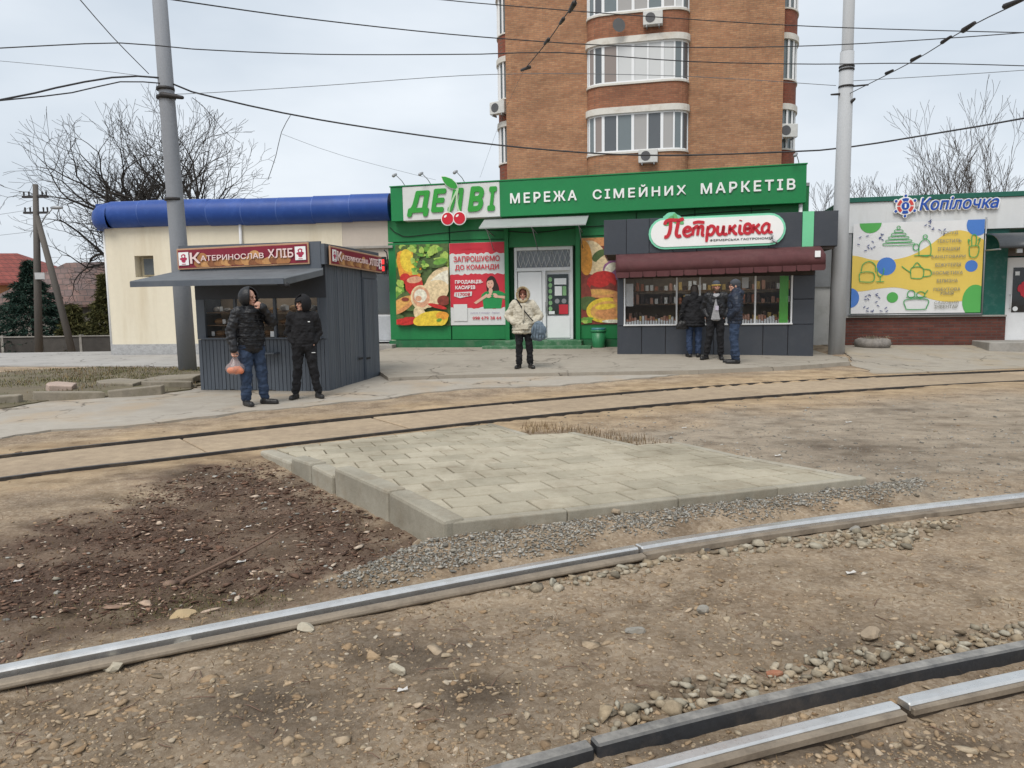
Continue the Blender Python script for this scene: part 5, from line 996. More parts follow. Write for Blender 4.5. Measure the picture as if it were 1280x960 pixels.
bx('hinge', (W1+.036, W1+.045, 1.2, 1.4, .52, .56), BLACK, d1); bx('hinge', (W1+.036, W1+.045, 1.58, 1.76, .5, .54), BLACK, d1); bx('header_board', (W1-.02, W1+.01, 1.55, D1, 2.09, 2.27), SIDING, k1)
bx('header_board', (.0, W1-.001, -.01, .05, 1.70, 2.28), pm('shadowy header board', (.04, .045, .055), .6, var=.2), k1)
for a in (.0, W1-.13): bx('corner_post', (a, a+.13, -.008, .06, .98, 1.7), SIDING, k1, .004)
sl = bx('window_sill', (.1, W1-.1, -.06, .1, .978, 1.008), SIDING, k1, .005)
for a in (.13, .76, 1.54, W1-.17): bx('mullion', (a, a+.045, -.015, .045, 1.008, 1.7), SIDING, sl)
for a, b in ((.176, .759), (.806, 1.539), (1.586, 2.389)): bx('pane', (a, b, .01, .018, 1.009, 1.7), PANE, sl)
bx('notice', (.64, .755, -.004, .004, 1.02, 1.17), PAPER, sl); bx('notice', (1.46, 1.53, -.004, .004, 1.02, 1.12), PAPER, sl)
gd = MB()
for z in (1.02, 1.24, 1.47):
    gd.box(.12, W1-.12, .12, .6, z-.02, z, 2); x = .2
    while x < W1-.3:
        w = rr.uniform(.1, .22); h = rr.uniform(.07, .12)
        if rr.random() < .9: gd.ball((x+w/2, .25, z+h*.5), (w*.5, .09, h*.55), 8, 6, mi=rr.choice([0, 1, 3]))
        if rr.random() < .4: gd.box(x+.02, x+.08, .1, .104, z+.02, z+.1, 4)
        x += w+rr.uniform(.0, .05)
tag(gd.build('bread_shelves', [pm('brown crust', (.3, .16, .07), .7, var=.25), pm('golden crust', (.42, .25, .11), .7, var=.2), WOODIN, pm('wrapped loaf', (.4, .38, .36), .35), PAPER], k1), kind='stuff')
bx('shelf_back', (.1, W1-.1, .62, .64, .98, 2.2), pm('shelf backing', (.36, .29, .22), .8), k1)
bx('ceiling_lamp', (.4, 2.1, .3, .36, 2.14, 2.18), pm('lit tube', (1., .93, .8), .5, emit=6, bmp=0), k1); bx('hatch_ledge', (1.35, 1.62, -.2, .0, .72, .75), SIDING, k1)  # ceiling tube is an added light that brightens the bread shelves
# awning: flat felt sheet, left end sticking out past the kiosk
aw = MB().add([(-.26, -.04, 2.23), (W1-.02, -.04, 2.22), (W1+.05, -.18, 2.18), (2.42, -1.15, 2.0), (-.42, -1.15, 2.01), (-.26, -.04, 2.17), (W1-.02, -.04, 2.16), (W1+.05, -.18, 2.07), (2.42, -1.14, 1.89), (-.42, -1.14, 1.92)], [(0, 4, 3, 2, 1), (5, 6, 7, 8, 9), (0, 1, 6, 5), (1, 2, 7, 6), (2, 3, 8, 7), (3, 4, 9, 8), (4, 0, 5, 9)]).build('awning', PLYBLUE, k1, .008)
bx('awning_batten', (-.4, 2.4, -1.17, -1.152, 1.91, 2.0), SIDING, aw); MB().cap((2.3, -1.12, 1.92), .04, (2.42, -1.1, 1.89), .045, 8).build('rolled_end', BLACK, aw)
fr = bx('sign_backing', (-.2, W1-.02, -.12, -.07, 2.2, 2.66), SIDING, k1)
def bread_sign(parent, w, h, loc, rot, spr):
    o = MB().box(0, w, -.03, 0, 0, h).build('bread_sign', TAN, parent, .006, loc=loc, rot=rot); fw = .028
    MB().box(fw, w-fw, -.036, -.03, fw, h-fw).build('sign_face', pm('maroon print', (.2, .012, .03), .45, var=.15, scale=4, bmp=0), o)
    mb = MB(); r = random.Random(6); y = -.0362
    for i in range(13):
        x = w*(.16+.68*(i+.5)/13); y -= .0004; p = clipconvex(ell(x, fw+h*.16+r.uniform(-.02, .02), w*.055, h*r.uniform(.14, .24), r.uniform(-.2, .2), 16), [(fw, fw), (w-fw, fw), (w-fw, h-fw), (fw, h-fw)]); mb.add([(a, y, b) for a, b in p], [tuple(range(len(p)))], i % 3)
    for i in range(5):
        x = w*r.choice([.2, .45, .6, .73, .8]); y -= .0004; p = clipconvex(ell(x, h*.55, w*.04, h*.2, 0, 16), [(fw, fw), (w-fw, fw), (w-fw, h-fw), (fw, h-fw)]); mb.add([(a, y, b) for a, b in p], [tuple(range(len(p)))], i % 3)
    mb.build('printed_loaves', [pm('print crust', (.36, .16, .06), .5, var=.3, scale=12, bmp=0), pm('print loaf', (.5, .26, .1), .5, var=.3, scale=12, bmp=0), pm('print brown', (.22, .085, .035), .5, var=.3, scale=12, bmp=0)], o)
    for x0 in (fw+.02, w-fw-.02-spr):
        em = MB(); z0 = h*.2; z1 = h*.82; em.box(x0, x0+spr, -.052, -.046, z0, z1, 0); cx = x0+spr/2; cz = (z0+z1)/2; hh = z1-z0
        for a in ((cx, cz+hh*.2, spr*.22, hh*.16), (cx, cz-hh*.02, spr*.36, hh*.14), (cx, cz-hh*.2, spr*.2, hh*.1)): em.prism(ell(*a, n=14, wob=.05), -.055, -.052, 'y', 1)
        em.prism(ell(cx, cz+hh*.17, spr*.1, hh*.09, n=12), -.057, -.055, 'y', 0); em.box(cx-spr*.2, cx+spr*.2, -.055, -.052, z0+hh*.06, z0+hh*.11, 1); em.build('emblem', [LETW, pm('emblem maroon', (.4, .03, .08), .5, bmp=0)], o)
    tx = fw+.05+spr; te = w-fw-.05-spr; L_ = te-tx; cz0, cz1 = h*.36, h*.62
    PK = pm('pale pink letters', (.75, .58, .56), .45, var=.05, bmp=0)
    text('К', PK, o, tx, tx+L_*.1, h*.26, h*.78, -.05, .006, bold=.02, per=False); text('АТЕРИНОСЛАВ', PK, o, tx+L_*.105, tx+L_*.72, cz0, cz1, -.05, .006, bold=.015); text('ХЛІБ', PK, o, tx+L_*.76, te, h*.34, h*.76, -.05, .006, bold=.018)
    return o
bread_sign(k1, 2.56, .37, (-.21, -.13, 2.235), (0, rad(-.9), 0), .2)
bx('roof_fascia', (W1-.02, W1+.05, -.11, D1+.05, 2.27, 2.62), SIDING, k1); bx('roof_fascia', (-.2, W1-.02, D1-.0, D1+.05, 2.34, 2.5), SIDING, k1)
bread_sign(k1, D1+.05, .33, (W1+.085, -.02, 2.26), (0, rad(1.2), rad(90)), .15)

# ------------------------------------------------------------------ brick apartment tower
tw = frame_empty('apartment_tower', (-.2, 34.6), -13, 'tall orange brick apartment tower with rounded glazed balconies', 'apartment building')
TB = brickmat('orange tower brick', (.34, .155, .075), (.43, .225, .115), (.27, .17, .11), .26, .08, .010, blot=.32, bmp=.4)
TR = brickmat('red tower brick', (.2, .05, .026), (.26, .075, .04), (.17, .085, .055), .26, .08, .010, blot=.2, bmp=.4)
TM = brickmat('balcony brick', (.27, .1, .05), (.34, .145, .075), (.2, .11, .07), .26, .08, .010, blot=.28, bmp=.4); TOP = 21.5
bx('wall', (.12, 3.78, 0, 16, 0, TOP), TB, tw); bx('wall', (8.08, 11.9, .002, 16, 0, TOP), TB, tw); bx('wall', (3.78, 8.08, .5, 16, 0, TOP), TB, tw)
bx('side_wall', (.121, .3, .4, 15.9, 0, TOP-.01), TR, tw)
BAND = pm('white balcony band', (.6, .58, .53), .7, var=.08, scale=3, dirt=(.35, .28, .2), dirt_amt=.5); PVC = pm('pvc window frame', (.72, .73, .74), .4, var=.04, bmp=0)
PN = [glass('pane sky', (.16, .19, .2), .04, .05), glass('pane curtain', (.34, .33, .32), .15, .0), glass('pane blinds', (.55, .56, .56), .2, .0), glass('pane dark', (.1, .11, .12), .04, .05), glass('pane warm', (.24, .2, .18), .08, .0)]
def bayline(d):      # plan outline of the front bay: rounded at both ends, slightly skewed
    P = [(3.78, .12)]
    for i in range(7): a = math.pi/2*i/6; P.append((3.78+.0+.9*(1-math.cos(a)), -.02-.62*math.sin(a)))
    for i in range(7): a = math.pi/2*i/6; P.append((8.08-.9*(1-math.sin(a)), -.02-.62*math.cos(a)))
    P.append((8.08, .12)); c = (5.93, .6); return [(c[0]+(x-c[0])*(1+d*.35), y-(d if y < .1 else 0)) for x, y in P]
def plan(P, z0, z1, name, m, parent, close=.6): return MB().prism(P+[(P[-1][0], close), (P[0][0], close)], z0, z1, 'z').build(name, m, parent)
FP = 2.86; rr = random.Random(9)
mixes = [[3, 0, 4, 3, 0, 1, 3, 1, 0, 3], [0, 4, 3, 4, 2, 2, 2, 2, 0, 3], [0, 0, 3, 0, 1, 1, 0, 1, 2, 0], [3, 0, 1, 3, 4, 2, 0, 1, 2, 0], [0, 3, 1, 0, 4, 2, 0, 3, 2, 0]]
for fl in range(-1, 5):
    zs = 7.98+fl*FP; zt_ = zs+1.6
    plan(bayline(0), zt_+.26 if fl >= -1 else 0, zs+FP-.08, 'balcony_apron', TM if fl >= 0 else TB, tw)
    if fl < 0: continue
    plan(bayline(.05), zs-.08, zs, 'sill_band', BAND, tw); plan(bayline(.09), zt_, zt_+.26, 'head_band', BAND, tw)
    P = bayline(-.04)[1:-1]; seg = [0]
    for a, b in zip(P, P[1:]): seg.append(seg[-1]+math.dist(a, b))
    def pos(s_): return (float(np.interp(s_, seg, [p[0] for p in P])), float(np.interp(s_, seg, [p[1] for p in P])))
    cuts = [0, .28, .62, 1.02, 1.62, 2.28, 2.9, 3.5, 4.0, 4.35, seg[-1]]
    if seg[-1] < 4.5: cuts = [c*seg[-1]/4.7 for c in cuts[:-1]]+[seg[-1]]
    win = empty('balcony_window'); win.parent = tw
    for i, (a, b) in enumerate(zip(cuts, cuts[1:])):
        m_ = 4; pts = [pos(a+(b-a)*j/m_) for j in range(m_+1)]
        mb = MB(); mb.add([(x, y, z) for z in (zs+.06, zt_-.06) for x, y in pts], [(j, j+1, j+m_+2, j+m_+1) for j in range(m_)]); mb.build('pane', PN[mixes[fl % 5][i]], win)
    for c in cuts:
        x, y = pos(c); w = .035 if c not in (cuts[3], cuts[5], cuts[7]) else .06; MB().box(-w, w, -.03, .05, 0, 1.6).build('mullion', PVC, win, loc=(x, y, zs))
    for z0, z1 in ((zs, zs+.07), (zt_-.07, zt_)):
        mb = MB(); pts = [pos(seg[-1]*j/16) for j in range(17)]; mb.sweep([(.035, 0), (-.035, 0), (-.035, z1-z0), (.035, z1-z0)], [(x, y, z0) for x, y in pts]); mb.build('window_rail', PVC, win)
    # side balconies: quarter-round towers on both flanks
for sx, x0, zo in ((-1, .12, .35), (1, 11.9, .25)):
    def flank(d, n=8):
        out = []
        for i in range(n+1): a = math.pi/2*i/n; out.append((x0+sx*(.72+d)*math.sin(a), .35-(.0)+1.4-(1.15+d)*math.cos(a)))
        return out
    for fl in range(-1, 5):
        zs = 7.98+fl*FP+zo-.25; zt_ = zs+1.6; Q = lambda d: flank(d)+[(x0+sx*(.72+d), 5.2+d), (x0-sx*.1, 5.2+d), (x0-sx*.1, .6-d)]
        pr_f = lambda d, a, b, nm, m: MB().prism(Q(d), a, b, 'z').build(nm, m, tw)
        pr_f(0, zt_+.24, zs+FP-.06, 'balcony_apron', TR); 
        if fl < 0: continue
        pr_f(.05, zs-.06, zs, 'sill_band', BAND); pr_f(.08, zt_, zt_+.24, 'head_band', BAND); g = pr_f(-.06, zs, zt_, 'balcony_window', PN[0])
        fp = flank(-.02)
        for i in (0, 2, 4, 6, 8): x, y = fp[i]; MB().box(-.04, .04, -.04, .04, 0, 1.6).build('mullion', PVC, g, loc=(x, y, zs))
        for yy in (2.4, 3.4, 4.4): MB().box(-.04, .04, -.04, .04, 0, 1.6).build('mullion', PVC, g, loc=(x0+sx*.70, yy, zs))
def ac(x, y, z, rz=0):
    a = empty('air_conditioner'); a.parent = tw; a.location = (x, y, z); a.rotation_euler = (0, 0, rz)
    bx('casing', (-.4, .4, -.3, 0, 0, .55), pm('ac casing', (.55, .55, .53), .5, var=.08, dirt=(.3, .28, .25), dirt_amt=.5), a, .02); MB().prism(ell(-.1, .28, .2, .2), -.312, -.3, 'y').build('fan_grille', pm('ac grille', (.08, .08, .085), .5), a)
    for s_ in (-.25, .25): bx('bracket', (s_-.02, s_+.02, -.3, .05, -.08, -.003), GREYM, a)
ac(6.45, -.68, 7.42); ac(6.62, -.68, 12.98); ac(-.3, .62, 10.2, rad(-20)); ac(12.1, .5, 8.35, rad(15))
bx('roof', (-.1, 12.1, -.2, 16.2, TOP, TOP+.4), GREYM, tw)
sd_ = MB().tube([(5.2, -.62, 13.05), (5.2, -.95, 13.15)], .02, 6).build('dish_arm', GREYM, tw); MB().tube([(5.2, -.95, 13.05), (5.22, -1.02, 13.05), (5.24, -1.06, 13.05)], [.06, .24, .28], 16).build('dish', pm('dish dark', (.1, .1, .1), .5), sd_)

# ------------------------------------------------------------------ poles and overhead wires
POLE = pm('weathered grey pole', (.235, .25, .275), .75, var=.16, scale=2.5, bmp=.3, dirt=(.27, .27, .26), dirt_amt=.4, streak=True); POLE2 = pm('pale concrete pole', (.4, .415, .43), .75, var=.1, scale=2.5, bmp=.25, dirt=(.22, .215, .2), dirt_amt=.45, streak=True)
IRON = pm('dark iron', (.045, .042, .042), .6, .5, var=.2); WIRE = pm('black wire', (.03, .03, .033), .6, var=.1, bmp=0); WIREG = pm('grey wire', (.12, .13, .14), .5, var=.1, bmp=0)
pl = empty('tram_pole', (-7.44, 17.06, .05), 0, 'grey tapered tram pole standing behind the bread kiosk', 'pole')
MB().tube([(0, 0, 0), (-.03, -.02, 3), (-.08, -.04, 6), (-.13, -.07, 10.5)], [.2, .185, .165, .14], 20).build('shaft', POLE, pl)
for z, r in ((6.1, .2), (6.28, .19), (3.9, .19)): MB().tube([(-.02-.0105*z*1.2, -.05, z), (-.02-.0105*z*1.2, -.05, z+.06)], [r, r], 16).build('band', IRON, pl)
MB().cap((-.1, -.2, 6.15), .07, (.3, -.15, 6.1), .04, 8).build('cable_clamp', IRON, pl)
pR = empty('tram_pole', (7.93, 18.16, .18), 0, 'pale round tram pole right of the delicatessen kiosk', 'pole')
MB().tube([(0, 0, 0), (.0, -.03, 3), (.0, -.08, 7.1)], [.19, .18, .155], 20).build('shaft', POLE2, pR); MB().tube([(.0, -.08, 7.1), (.0, -.09, 7.13), (.0, -.1, 11)], [.145, .13, .12], 20).build('upper_shaft', POLE2, pR)
for z in (6.75, 6.68, 6.3): MB().tube([(0, -.08, z), (0, -.08, z+.035)], .172, 16).build('band', IRON, pR)
for q in (((-.12, -.1, 6.15), .03, (-.35, -.1, 6.14), .02), ((.12, -.1, 6.32), .02, (.5, -.1, 6.35), .02), ((.08, -.2, 5.95), .045, (.14, -.22, 6.0), .03)): MB().cap(*q, 6).build('insulator_clamp', IRON, pR)
def wire(pts, r, label, m=None, extra=(), step=.6):
    o = Vector(pts[0]); P = smooth_path([tuple(Vector(p)-o) for p in pts], step); t = empty('overhead_wire', o, 0, label, 'overhead wire'); MB().tube([tuple(p) for p in P], r, 5).build('cable', m or WIRE, t)
    for a, b, rr_ in extra: MB().cap(tuple(Vector(a)-o), rr_, tuple(Vector(b)-o), rr_*.7, 8).build('insulator', IRON, t)
    return t
wire([(-5.84, 10.0, 5.73), (-5.07, 12.0, 6.25), (-3.35, 14.0, 6.66), (-0.54, 15.5, 6.85), (2.82, 16.5, 6.95), (6.77, 17.0, 7.08), (11.65, 17.5, 7.46), (16.03, 18.0, 7.94)], 0.011, 'wire sagging from the top left across the tower top windows', WIRE, [])
wire([(-3.57, 15.0, 7.6), (-1.2, 16.0, 7.75), (-0.54, 16.0, 7.68), (2.74, 16.0, 7.39), (6.36, 16.0, 7.13), (10.32, 15.5, 6.78), (13.39, 15.0, 6.5)], 0.01, 'topmost wire crossing the tower and running flat to the right edge', WIRE, [])
wire([(-11.17, 13.0, 5.83), (-9.14, 14.0, 6.26), (-7.22, 14.5, 6.49), (-6.09, 15.0, 6.53), (-3.74, 15.5, 6.56), (-0.56, 16.0, 6.68), (1.09, 16.0, 6.69), (3.88, 16.5, 6.63), (6.78, 17.0, 6.69), (8.89, 17.0, 6.68), (11.69, 17.5, 6.74), (16.14, 18.0, 6.69)], 0.011, 'wavy wire passing level with the left pole clamp across the whole picture', WIRE, [])
wire([(-18.89, 22.0, 9.03), (-12.43, 19.0, 7.65), (-8.94, 17.5, 6.89), (-7.67, 16.95, 6.57)], 0.006, 'thin grey wire reaching the left pole from the left edge', WIREG, [])
wire([(-11.98, 13.0, 4.67), (-9.88, 15.0, 5.63), (-9.36, 16.0, 6.13), (-8.49, 16.6, 6.5), (-7.59, 16.9, 6.57), (-7.04, 17.2, 6.35), (-4.53, 18.5, 6.02), (-0.31, 19.0, 5.48), (3.26, 19.0, 5.18), (6.7, 18.6, 5.13), (8.03, 18.1, 5.12), (9.66, 17.0, 5.2), (10.75, 16.0, 5.24), (12.57, 14.0, 5.33)], 0.02, 'thick bundled cable from the left pole sagging past the tower to the right', WIRE, [])
wire([(-11.96, 13.0, 4.8), (-9.88, 15.0, 5.62), (-9.03, 16.0, 6.03), (-8.32, 16.6, 6.41), (-7.59, 16.88, 6.45)], 0.014, 'lower strand of cable sagging from the left edge to the left pole', WIRE, [])
wire([(-7.35, 16.9, 6.22), (-6.52, 17.0, 6.27), (-4.18, 17.2, 6.44), (-0.34, 17.6, 6.75), (3.81, 17.9, 6.75), (7.68, 18.05, 6.52)], 0.007, 'thin span wire between the two tram poles', WIREG, [])
wire([(8.03, 18.05, 6.62), (9.34, 17.5, 6.53), (11.23, 16.8, 6.44), (13.42, 15.0, 6.13)], 0.007, 'thin wire from the pale pole clamp to the right edge', WIREG, [])
wire([(7.97, 18.05, 6.32), (7.84, 15.0, 6.1), (7.41, 12.5, 5.85), (7.07, 10.5, 5.55), (6.65, 8.5, 5.23)], 0.009, 'slanting span wire with insulators rising right from the pale pole', WIRE, [((7.94, 16.2, 6.24), (7.97, 16.0, 6.24), 0.035), ((7.84, 15.0, 6.13), (7.78, 14.6, 6.08), 0.04), ((7.57, 13.5, 5.96), (7.54, 13.2, 5.95), 0.035), ((7.46, 12.7, 5.88), (7.39, 12.3, 5.85), 0.045), ((7.16, 11.2, 5.69), (7.12, 10.8, 5.62), 0.04)])
wire([(1.21, 11.0, 6.1), (1.07, 12.0, 6.17), (0.92, 13.5, 6.36), (0.75, 14.5, 6.4), (0.35, 16.5, 6.5)], 0.009, 'short steep wire with insulators hanging before the tower left side', WIRE, [((1.05, 12.1, 6.16), (1.01, 12.5, 6.19), 0.045), ((0.96, 13.2, 6.33), (0.92, 13.5, 6.36), 0.035), ((0.77, 14.4, 6.41), (0.71, 14.7, 6.43), 0.035), ((0.46, 16.2, 6.47), (0.3, 16.6, 6.53), 0.04)])
wire([(0.35, 16.5, 6.5), (-0.18, 19.0, 6.08), (-0.84, 22.0, 5.19)], 0.003, 'hair thin tether from the last insulator down to the market sign', WIREG, [])
wire([(-6.99, 12.0, 6.8), (-7.36, 13.5, 6.87), (-7.62, 15.0, 6.79), (-7.79, 16.8, 6.63)], 0.009, 'guy wire slanting from the top left corner to the left pole', WIRE, [])
wire([(-5.15, 18.2, 6.06), (-5.38, 18.2, 5.68), (-5.63, 18.5, 5.19), (-6.01, 19.0, 4.71)], 0.008, 'loose cable end dangling from the bundle before the smaller bare tree', WIRE, [])
wire([(-5.38, 18.2, 5.64), (-4.31, 20.0, 5.46), (-2.15, 22.4, 5.21)], 0.004, 'faint wire running down from the bundle to the market sign', WIREG, [])
wire([(-6.96, 17.0, 6.17), (-7.09, 18.0, 6.21), (-8.1, 22.0, 6.57), (-9.11, 26.0, 7.14)], 0.008, 'short service cable slanting from the left pole into the bare trees', WIRE, [])
wire([(-21.42, 34.4, 6.77), (-18.09, 32.0, 5.78), (-14.61, 29.0, 4.67)], 0.012, 'service wire from the utility pole toward the cream building', WIRE, [])
wire([(-24.82, 30.0, 5.85), (-22.14, 33.0, 5.76), (-21.61, 34.4, 6.28)], 0.008, 'wire reaching the utility pole from the left edge', WIREG, [])
wire([(-24.97, 30.0, 4.45), (-22.22, 33.0, 4.87), (-21.55, 34.4, 5.21)], 0.008, 'lower wire reaching the utility pole from the left edge', WIREG, [])
# ------------------------------------------------------------------ far left: houses, wall, street pole, conifers
def hip_house(name, x, y, z, w, d, h, rh, rz, wm, rm, label, wins):
    t = empty(name, (x, y, z), rz, label, 'house'); bx('wall', (-w/2, w/2, -d/2, d/2, 0, h), wm, t); e = .5; a, b = w/2+e, d/2+e
    MB().add([(-a, -b, h), (a, -b, h), (a, b, h), (-a, b, h), (-w*.22, 0, h+rh), (w*.22, 0, h+rh), (-a, -b, h-.15), (a, -b, h-.15), (a, b, h-.15), (-a, b, h-.15)], [(0, 1, 5, 4), (1, 2, 5), (2, 3, 4, 5), (3, 0, 4), (6, 7, 1, 0), (7, 8, 2, 1), (8, 9, 3, 2), (9, 6, 0, 3), (9, 8, 7, 6)]).build('roof', rm, t)
    for u, z0, ww, hh in wins: f = bx('window', (u-ww/2, u+ww/2, -d/2-.05, -d/2+.05, z0, z0+hh), PVC, t); bx('pane', (u-ww/2+.08, u+ww/2-.08, -d/2-.06, -d/2-.051, z0+.08, z0+hh-.08), PN[3], f)
    bx('chimney', (.8, 1.4, .2, .8, h+rh*.5, h+rh+.5), BRK, t); return t
TILE = brickmat('red roof tile', (.19, .04, .03), (.24, .055, .04), (.1, .025, .02), .4, .3, .02, blot=.2); SLATE = brickmat('brown patchy roof', (.14, .1, .095), (.2, .12, .1), (.08, .065, .06), .5, .35, .02, blot=.5)
hip_house('brick_house', -37.5, 52, -1.2, 15, 9, 4.6, 2.2, rad(8), pm('orange house wall', (.35, .17, .08), .8, var=.15), TILE, 'orange walled house with a red tiled roof at the left edge', [(4.2, 1.2, 1.3, 1.5), (1.2, 1.2, 1.3, 1.5)])
hip_house('old_house', -25.6, 46, -1.1, 8, 7, 3.0, 2.6, rad(-12), pm('grey house wall', (.22, .2, .18), .85, var=.2), SLATE, 'old house with a patchy grey brown roof next to the cream building', [(.8, 1.0, 1.1, 1.2)])
gw = empty('garden_wall', (-22, 36.2, -.75), 0, 'low dark garden wall across the road on the left', 'wall')
for i in range(14): bx('wall_panel', (-16+i*1.9, -14.13+i*1.9, 0, .15, -.1, 1.05), pm('dark fence panel', (.06, .055, .05), .85, var=.3, rnd=.2, bmp=.5), gw, .01)
for i in range(15): bx('post', (-16.06+i*1.9, -15.94+i*1.9, -.03, .18, -.1, 1.15), CONC, gw)
bx('coping', (-16, 10.5, -.05, .2, 1.055, 1.1), CONC, gw)
WOODP = pm('dark weathered wood', (.1, .09, .08), .85, var=.3, streak=True)
up = empty('utility_pole', (-21.85, 34.4, -.65), 0, 'dark weathered utility pole with crossarm, brace and lamp by the road', 'utility pole')
MB().tube([(0, 0, 0), (.25, 0, 4), (.48, 0, 7.9)], [.17, .15, .11], 10).build('shaft', WOODP, up); MB().tube([(1.75, -.2, -.1), (1.1, -.1, 3.3), (.42, 0, 6.5)], [.16, .14, .12], 10).build('brace', WOODP, up)
for z in (7.3, 6.6): bx('crossarm', (-.15, 1.0, -.06, .06, z, z+.09), IRON, up)
for z in (7.39, 6.69):
    for x in (-.08, .15, .75, .93): MB().cap((x, 0, z+.02), .035, (x, 0, z+.16), .045, 6).build('insulator', IRON, up)
la = MB().tube([(.42, 0, 5.9), (.9, -.1, 6.5), (1.25, -.2, 6.75)], .03, 6).build('lamp_arm', GREYM, up); MB().ball((1.5, -.25, 6.82), (.3, .12, .08)).build('lamp_head', GREYM, la); bx('name_plate', (.25, .7, -.22, -.2, 3.65, 3.95), pm('grey plate', (.4, .4, .4), .6), up)
def conifer(x, y, z, h, r, label, seed, m):
    t = empty('spruce_tree', (x, y, z), 0, label, 'conifer'); MB().tube([(0, 0, 0), (0, 0, h*.95)], [.13, .02], 8).build('trunk', IRON, t); rr = np.random.default_rng(seed); V = []; Fc = []; tint = []
    for i in range(int(520*h)):
        f = rr.random()**.75; zz = h*(.04+.95*(1-f)); rad_ = r*f*(.55+.5*rr.random())*(1+.18*math.sin(9*f*6)); a = rr.uniform(0, 6.28); L2 = .3+.35*f; d = np.array([math.cos(a), math.sin(a), -.25]); p = np.array([math.cos(a)*max(rad_-L2, 0), math.sin(a)*max(rad_-L2, 0), zz])
        for q in range(7):
            e = p+d*L2*rr.random(); dr = d+rr.normal(0, .55, 3); dr /= np.linalg.norm(dr); w = np.cross(dr, rr.normal(0, 1, 3)); w /= np.linalg.norm(w)+1e-6; l = rr.uniform(.1, .24); o = len(V); V += [tuple(e-w*.03), tuple(e+w*.03), tuple(e+dr*l*1.15)]; Fc.append((o, o+1, o+2)); tint += [rr.random()]*3
    me = bpy.data.meshes.new('crown'); me.from_pydata(V, [], Fc); fattr(me, 'tint', tint); fattr(me, 'hue', rr.random(len(V))); me.materials.append(m); link(bpy.data.objects.new('crown', me), t)
CONI = stone_mat('blue spruce needles', [(0, (.01, .026, .02)), (.6, (.024, .05, .038)), (1, (.05, .085, .066))], [(0, (1, 1, .9)), (1, (.9, 1, 1.1))]); CONI2 = stone_mat('olive needles', [(0, (.035, .04, .018)), (.6, (.08, .085, .035)), (1, (.16, .15, .07))], [(0, (1, 1, .9)), (1, (1, .95, .8))])
conifer(-24.6, 38.5, -.75, 5.0, 3.1, 'dark blue spruce behind the garden wall at the left', 1, CONI); conifer(-28.2, 38.2, -.8, 3.3, 2.8, 'squat dark spruce cut by the left picture edge', 5, CONI)
conifer(-20.5, 38.0, -.75, 4.2, 1.9, 'olive green conifer beside the cream building', 2, CONI2); conifer(-22.0, 37.6, -.75, 2.7, 1.6, 'low olive conifer between the spruce and the taller olive one', 3, CONI2)
# ------------------------------------------------------------------ bare trees
BARK = pm('winter bark', (.03, .026, .023), .9, var=.3, scale=4, bmp=.5); BARKB = pm('pale winter twigs', (.07, .06, .052), .9, var=.3, scale=4)
def bare_tree(x, y, z, h, label, seed, spread=.55, trunk=.28, r0=.22, twist=.35, m=None, forks=3, depth=6, group=None, lean=(0, 0)):
    t = empty('bare_tree', (x, y, z), 0, label, 'tree', group); rr = random.Random(seed); tk = MB(); cr_ = MB()
    def grow(p, d, l, r, lev):
        pts = [p]; rs_ = [r]; k = 4 if lev < 4 else 3; dd = d.copy(); q = p.copy(); kids = []
        for i in range(k):
            dd = (dd+Vector((rr.gauss(0, twist*.3), rr.gauss(0, twist*.3), rr.gauss(.03, twist*.2)))).normalized(); q = q+dd*(l/k); pts.append(q.copy()); rs_.append(max(r*(1-.28*(i+1)/k), .009))
            if 0 < lev < depth and i < k-1 and rr.random() < (.75 if lev < 4 else .6): kids.append((q.copy(), dd.copy(), rs_[-1]))
        (tk if lev == 0 else cr_).tube(pts, rs_, 8 if lev < 2 else (5 if lev < 4 else 3), cap=False)
        if lev >= depth: return
        n = forks if lev < 2 else 2
        ph = rr.uniform(0, 6.28)
        for i in range(n):
            a = ph+6.28*i/n+rr.gauss(0, .3); s_ = spread*rr.uniform(.6, 1.25); u = dd.orthogonal().normalized(); v = dd.cross(u); nd_ = (dd+(u*math.cos(a)+v*math.sin(a))*s_); nd_.z += .05; grow(q, nd_.normalized(), l*rr.uniform(.66, .86), rs_[-1]*rr.uniform(.66, .86), lev+1)
        for (kp, kd, kr) in kids:
            a = rr.uniform(0, 6.28); u = kd.orthogonal().normalized(); v = kd.cross(u); grow(kp, (kd+(u*math.cos(a)+v*math.sin(a))*spread*1.5).normalized(), l*rr.uniform(.45, .65), kr*.5, min(lev+2, depth))
    grow(Vector((0, 0, 0)), Vector((lean[0], lean[1], 1)).normalized(), h*trunk, r0, 0); m = m or BARK; tk.build('trunk', m, t); c = cr_.build('crown', m, t)
    return t
bare_tree(-16.9, 40, -.5, 16.6, 'big spreading bare tree behind the blue roof, left of the grey pole', 12, .66, .23, .5, .62, forks=4, depth=7)
bare_tree(-13.9, 38, -.4, 13.2, 'smaller bare tree behind the blue roof, right of the grey pole', 5, .52, .27, .28, .5, depth=7)
for i, (x, y, h, sd, lb) in enumerate(((21.2, 42, 7.8, 31, 'slender bare tree right of the pale pole, behind the white shop'), (25.5, 44, 10.4, 33, 'tall bare tree behind the round emblem of the white shop'), (31.0, 46, 10.0, 35, 'bare tree behind the blue lettering of the white shop'), (34.5, 44, 9.6, 37, 'leaning bare tree at the right picture edge'), (28.6, 50, 8.6, 39, 'far bare tree between two taller ones on the right'), (19.0, 46, 7.2, 41, 'thin bare tree showing left of the pale pole'))):
    bare_tree(x, y, -.3, h, lb, sd, .34, .34, .14, .3, BARKB, 2 if sd % 4 == 1 else 3, 6)

